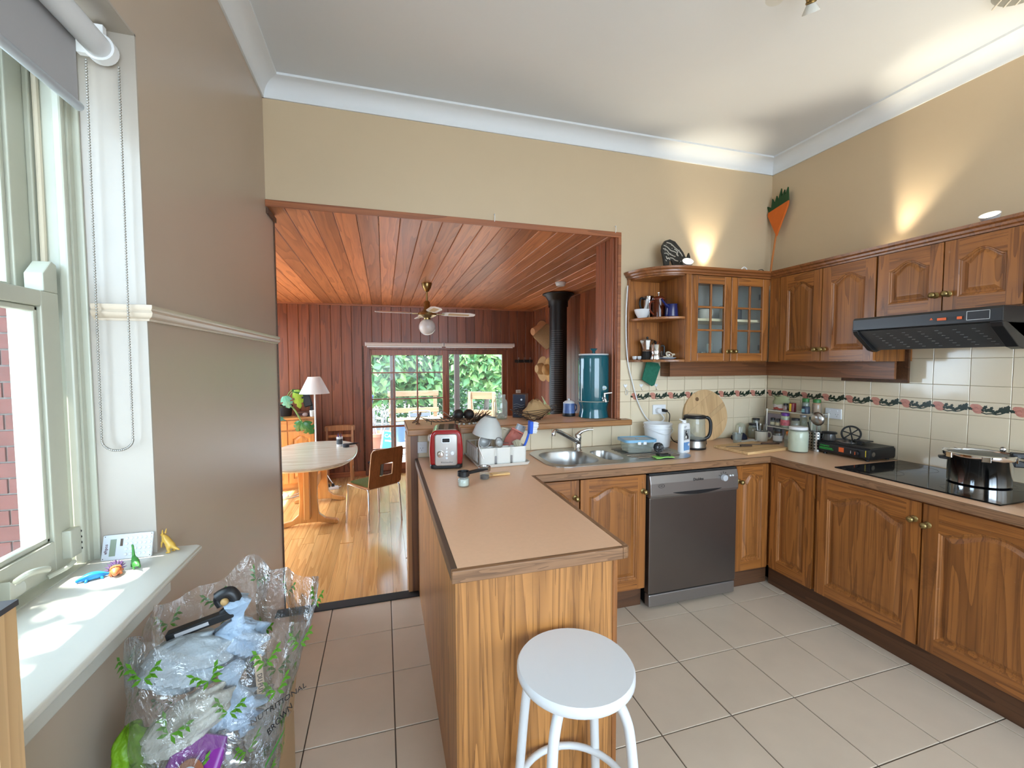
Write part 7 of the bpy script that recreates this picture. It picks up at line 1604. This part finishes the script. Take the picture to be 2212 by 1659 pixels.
o0 = Vector((BX, BY, .0085)); m = MB(); NU, NV = 132, 56
for j in range(NV+1):
    for i in range(NU): m.v.append(tuple(bagP(2*PI*i/NU, j/NV)-o0))
for j in range(NV):
    for i in range(NU): m.face((j*NU+i, j*NU+(i+1) % NU, (j+1)*NU+(i+1) % NU, (j+1)*NU+i))
m.build('film', M_film, t, smooth=80)
M_lp = plain('leaf_print_green', (.065,.20,.008), .5, var=.25, nscale=30)
def frame(u, v):
    p = bagP(u, v, .002); pu = (bagP(u+.02, v, .002)-p).normalized(); pv = (bagP(u, v+.02, .002)-p).normalized(); n = pu.cross(pv).normalized(); pv = n.cross(pu)
    return p, pu, pv, n
rr = random.Random(6)
for j in range(6):
    for i in range(11):
        u = 2*PI*(i+.5*(j % 2))/11; v = .26+.135*j; p, a, b, n = frame(u, v); p -= o0
        m = MB()
        for sgn in (-1, 1):
            for k in range(3):
                c0 = p+b*(.006+.011*k-.018)+a*sgn*(.002+.0095*k); d = (a*sgn*.75+b*(.30+.22*k)).normalized(); s_ = n.cross(d); l = .024-.002*k
                for e_ in (d, (d-b*1.1).normalized()):
                    s_ = n.cross(e_); m.poly([c0, c0+e_*l*.5+s_*.0042, c0+e_*l, c0+e_*l*.5-s_*.0042])
        m.build('leaf_print', M_lp, t)
for txt, u, v, sz in (('NUTRITIONAL', -.50, .74, .021), ('BROWN', -.50, .69, .021)):
    p, a, b, n = frame(u, v); M3 = Matrix((a, b, n)).transposed(); text_mesh('lettering', txt, sz, M_black, t, tuple(p+n*.006-o0), (M3 @ Matrix.Rotation(.25, 3, 'Z')).to_euler())
for u, v in ((-.52, .60), (-.65, .48)):
    p, a, b, n = frame(u, v); p -= o0; MB().poly([p-a*.045-b*.008+n*.006, p+a*.045+b*.006+n*.006, p+a*.045+b*.018+n*.006, p-a*.045+b*.006+n*.006]).build('printed_band', plain('print_band_green', (.04,.24,.03), .5), t)
def crumple(name, label, cat, loc, rad, mat, seed, rough=.22, rot=(0,0,0), flat=60, knot=False):
    t = thing(name, label, cat, loc, rot=rot); rr = random.Random(seed); m = MB(); R_ = []; S_ = 44; K = 30
    ph = [(rr.uniform(2,13), rr.choice((2,3,4,5,7,9)), rr.uniform(0,6.3), rr.uniform(.25,.8)) for _ in range(10)]
    for k in range(K+1):
        a = PI*k/K; ring = []
        for i in range(S_):
            b = 2*PI*i/S_; d = 1+rough*sum(w*math.sin(p*a+q*b+s_) for p, q, s_, w in ph)/3+rough*.07*rr.uniform(-1,1)
            sn = max(math.sin(a), .02); ring.append((rad[0]*d*sn*math.cos(b), rad[1]*d*sn*math.sin(b), -rad[2]*math.cos(a)*(1+rough*.05*rr.uniform(-1,1))))
        R_.append(ring)
    m.loft(R_); m.build('wrap', mat, t, smooth=flat)
    if knot:
        g = MB(); h = rad[2]; g.loft([[(r_*math.cos(2*PI*i/12)*(1+.3*rr.uniform(-1,1)), r_*math.sin(2*PI*i/12)*(1+.3*rr.uniform(-1,1)), z) for i in range(12)] for z, r_ in ((h*.75,.040),(h*1.05,.016),(h*1.3,.018),(h*1.75,.034),(h*1.95,.012))]); g.build('gathered_neck', mat, t, smooth=flat)
    return t
M_pb = plain('pale_blue_film', (.36,.47,.60), .3, var=.2, nscale=12, bmp=.9, bscale=30); M_pb2 = plain('grey_blue_film', (.43,.50,.55), .35, var=.2, nscale=12, bmp=.9, bscale=26); M_wf = plain('milky_film', (.50,.49,.43), .4, var=.2, nscale=14, bmp=.9, bscale=30)
crumple('wrapper_bag', 'pale blue knotted plastic bag standing tallest in the rubbish bag', 'plastic bag', (-.392, 1.300, .770), (.068,.055,.068), M_pb, 1, .3, knot=True)
crumple('wrapper_bag', 'grey white knotted bag at the left middle of the rubbish bag', 'plastic bag', (-.488, 1.250, .775), (.095,.075,.062), M_pb2, 2, .28)
crumple('wrapper_bag', 'milky crumpled bag lying diagonal in front of the rubbish bag', 'plastic bag', (-.458, 1.150, .690), (.105,.055,.048), M_wf, 3, .3, rot=(0,-.5,0))
crumple('wrapper_bag', 'blue crinkled bag right of centre in the rubbish bag', 'plastic bag', (-.378, 1.200, .655), (.055,.050,.062), M_pb, 4, .4, knot=True)
crumple('green_wrapper', 'lime green wrapper at the bottom left of the rubbish bag', 'wrapper', (-.560, 1.140, .600), (.036,.050,.12), plain('lime_wrapper', (.13,.27,.006), .45, var=.3, nscale=15, bmp=.9, bscale=25), 5, .3)
crumple('silver_wrapper', 'crinkled silver foil low on the right of the rubbish bag', 'wrapper', (-.385, 1.140, .580), (.048,.045,.075), plain('crinkled_foil', (.52,.53,.55), .2, .9), 6, .4)
t = thing('purple_pouch', 'purple foil coffee pouch at the bottom front of the rubbish bag', 'pouch', (-.452, 1.075, .520), rot=(-.35, .18, -.25))
rg = []
for z, w, d in ((0,.058,.02),(.05,.060,.026),(.10,.058,.022),(.145,.054,.010),(.165,.050,.003)): rg.append([(x*w/.06, y*d/.02, z) for x, y in rrect(-.06, .06, -.02, .02, .012)])
MB().loft(rg).build('pouch', plain('purple_foil', (.20,.02,.24), .3, var=.15, nscale=20), t, smooth=40)
lat([(.034,0),(.0005,.003)], 'sunburst', plain('bronze_print', (.25,.09,.04), .4), t, 30, c=(0.005,-.0275,.085), M=RX90 @ Matrix.Diagonal((1,1.3,1,1)), cap0=False); lat([(.022,0),(.0005,.003)], 'emblem', plain('pale_print', (.45,.47,.50), .4), t, 24, c=(.005,-.0310,.085), M=RX90 @ Matrix.Diagonal((1,1.4,1,1)), cap0=False)
text_mesh('lettering', 'TINE', .028, M_white, t, (-.035, -.0262, .030), (PI/2, -1.2, 0))
t = thing('snack_box', 'narrow dark and cream carton standing in the rubbish bag', 'carton', (-.335, 1.235, .70), rot=(.1, -.05, .3)); MB().box(-.018, .0, -.015, .015, -.06, .06).build('dark_side', M_black, t); MB().box(.0, .018, -.015, .015, -.06, .06).build('cream_side', plain('carton_cream', (.52,.38,.26), .6), t); text_mesh('lettering', 'DU PUY', .016, M_black, t, (.009, -.0156, .0), (PI/2, PI/2, 0))
t = thing('black_tray', 'black plastic wrapper strip across the top of the rubbish bag', 'wrapper', (-.470, 1.285, .848), rot=(0, -.22, .1)); MB().box(-.075, .075, -.014, .014, -.010, .010).build('strip', M_black, t, bevel=.003); MB().box(-.055, .02, -.0148, -.014, -.004, .005).build('print', plain('print_pale', (.40,.40,.42), .5), t); MB().tube(bez([(.05,0,.005),(.085,0,.025),(.080,0,.055),(.050,.0,.050),(.052,0,.028)]), [.012]*8+[.016]*16+[.010]*9, 8).build('curl', M_black, t, smooth=50); MB().sphere((.066,-.012,.040), .010, 10, 7).build('sticker', plain('tan_sticker', (.42,.26,.10), .5), t, smooth=50)
crumple('clear_crumple', 'crumpled clear plastic stuffed into the cardboard box corner', 'plastic film', (-.385, 1.42, .47), (.075,.085,.075), film('crumpled_clear_film', .14), 8, .35)
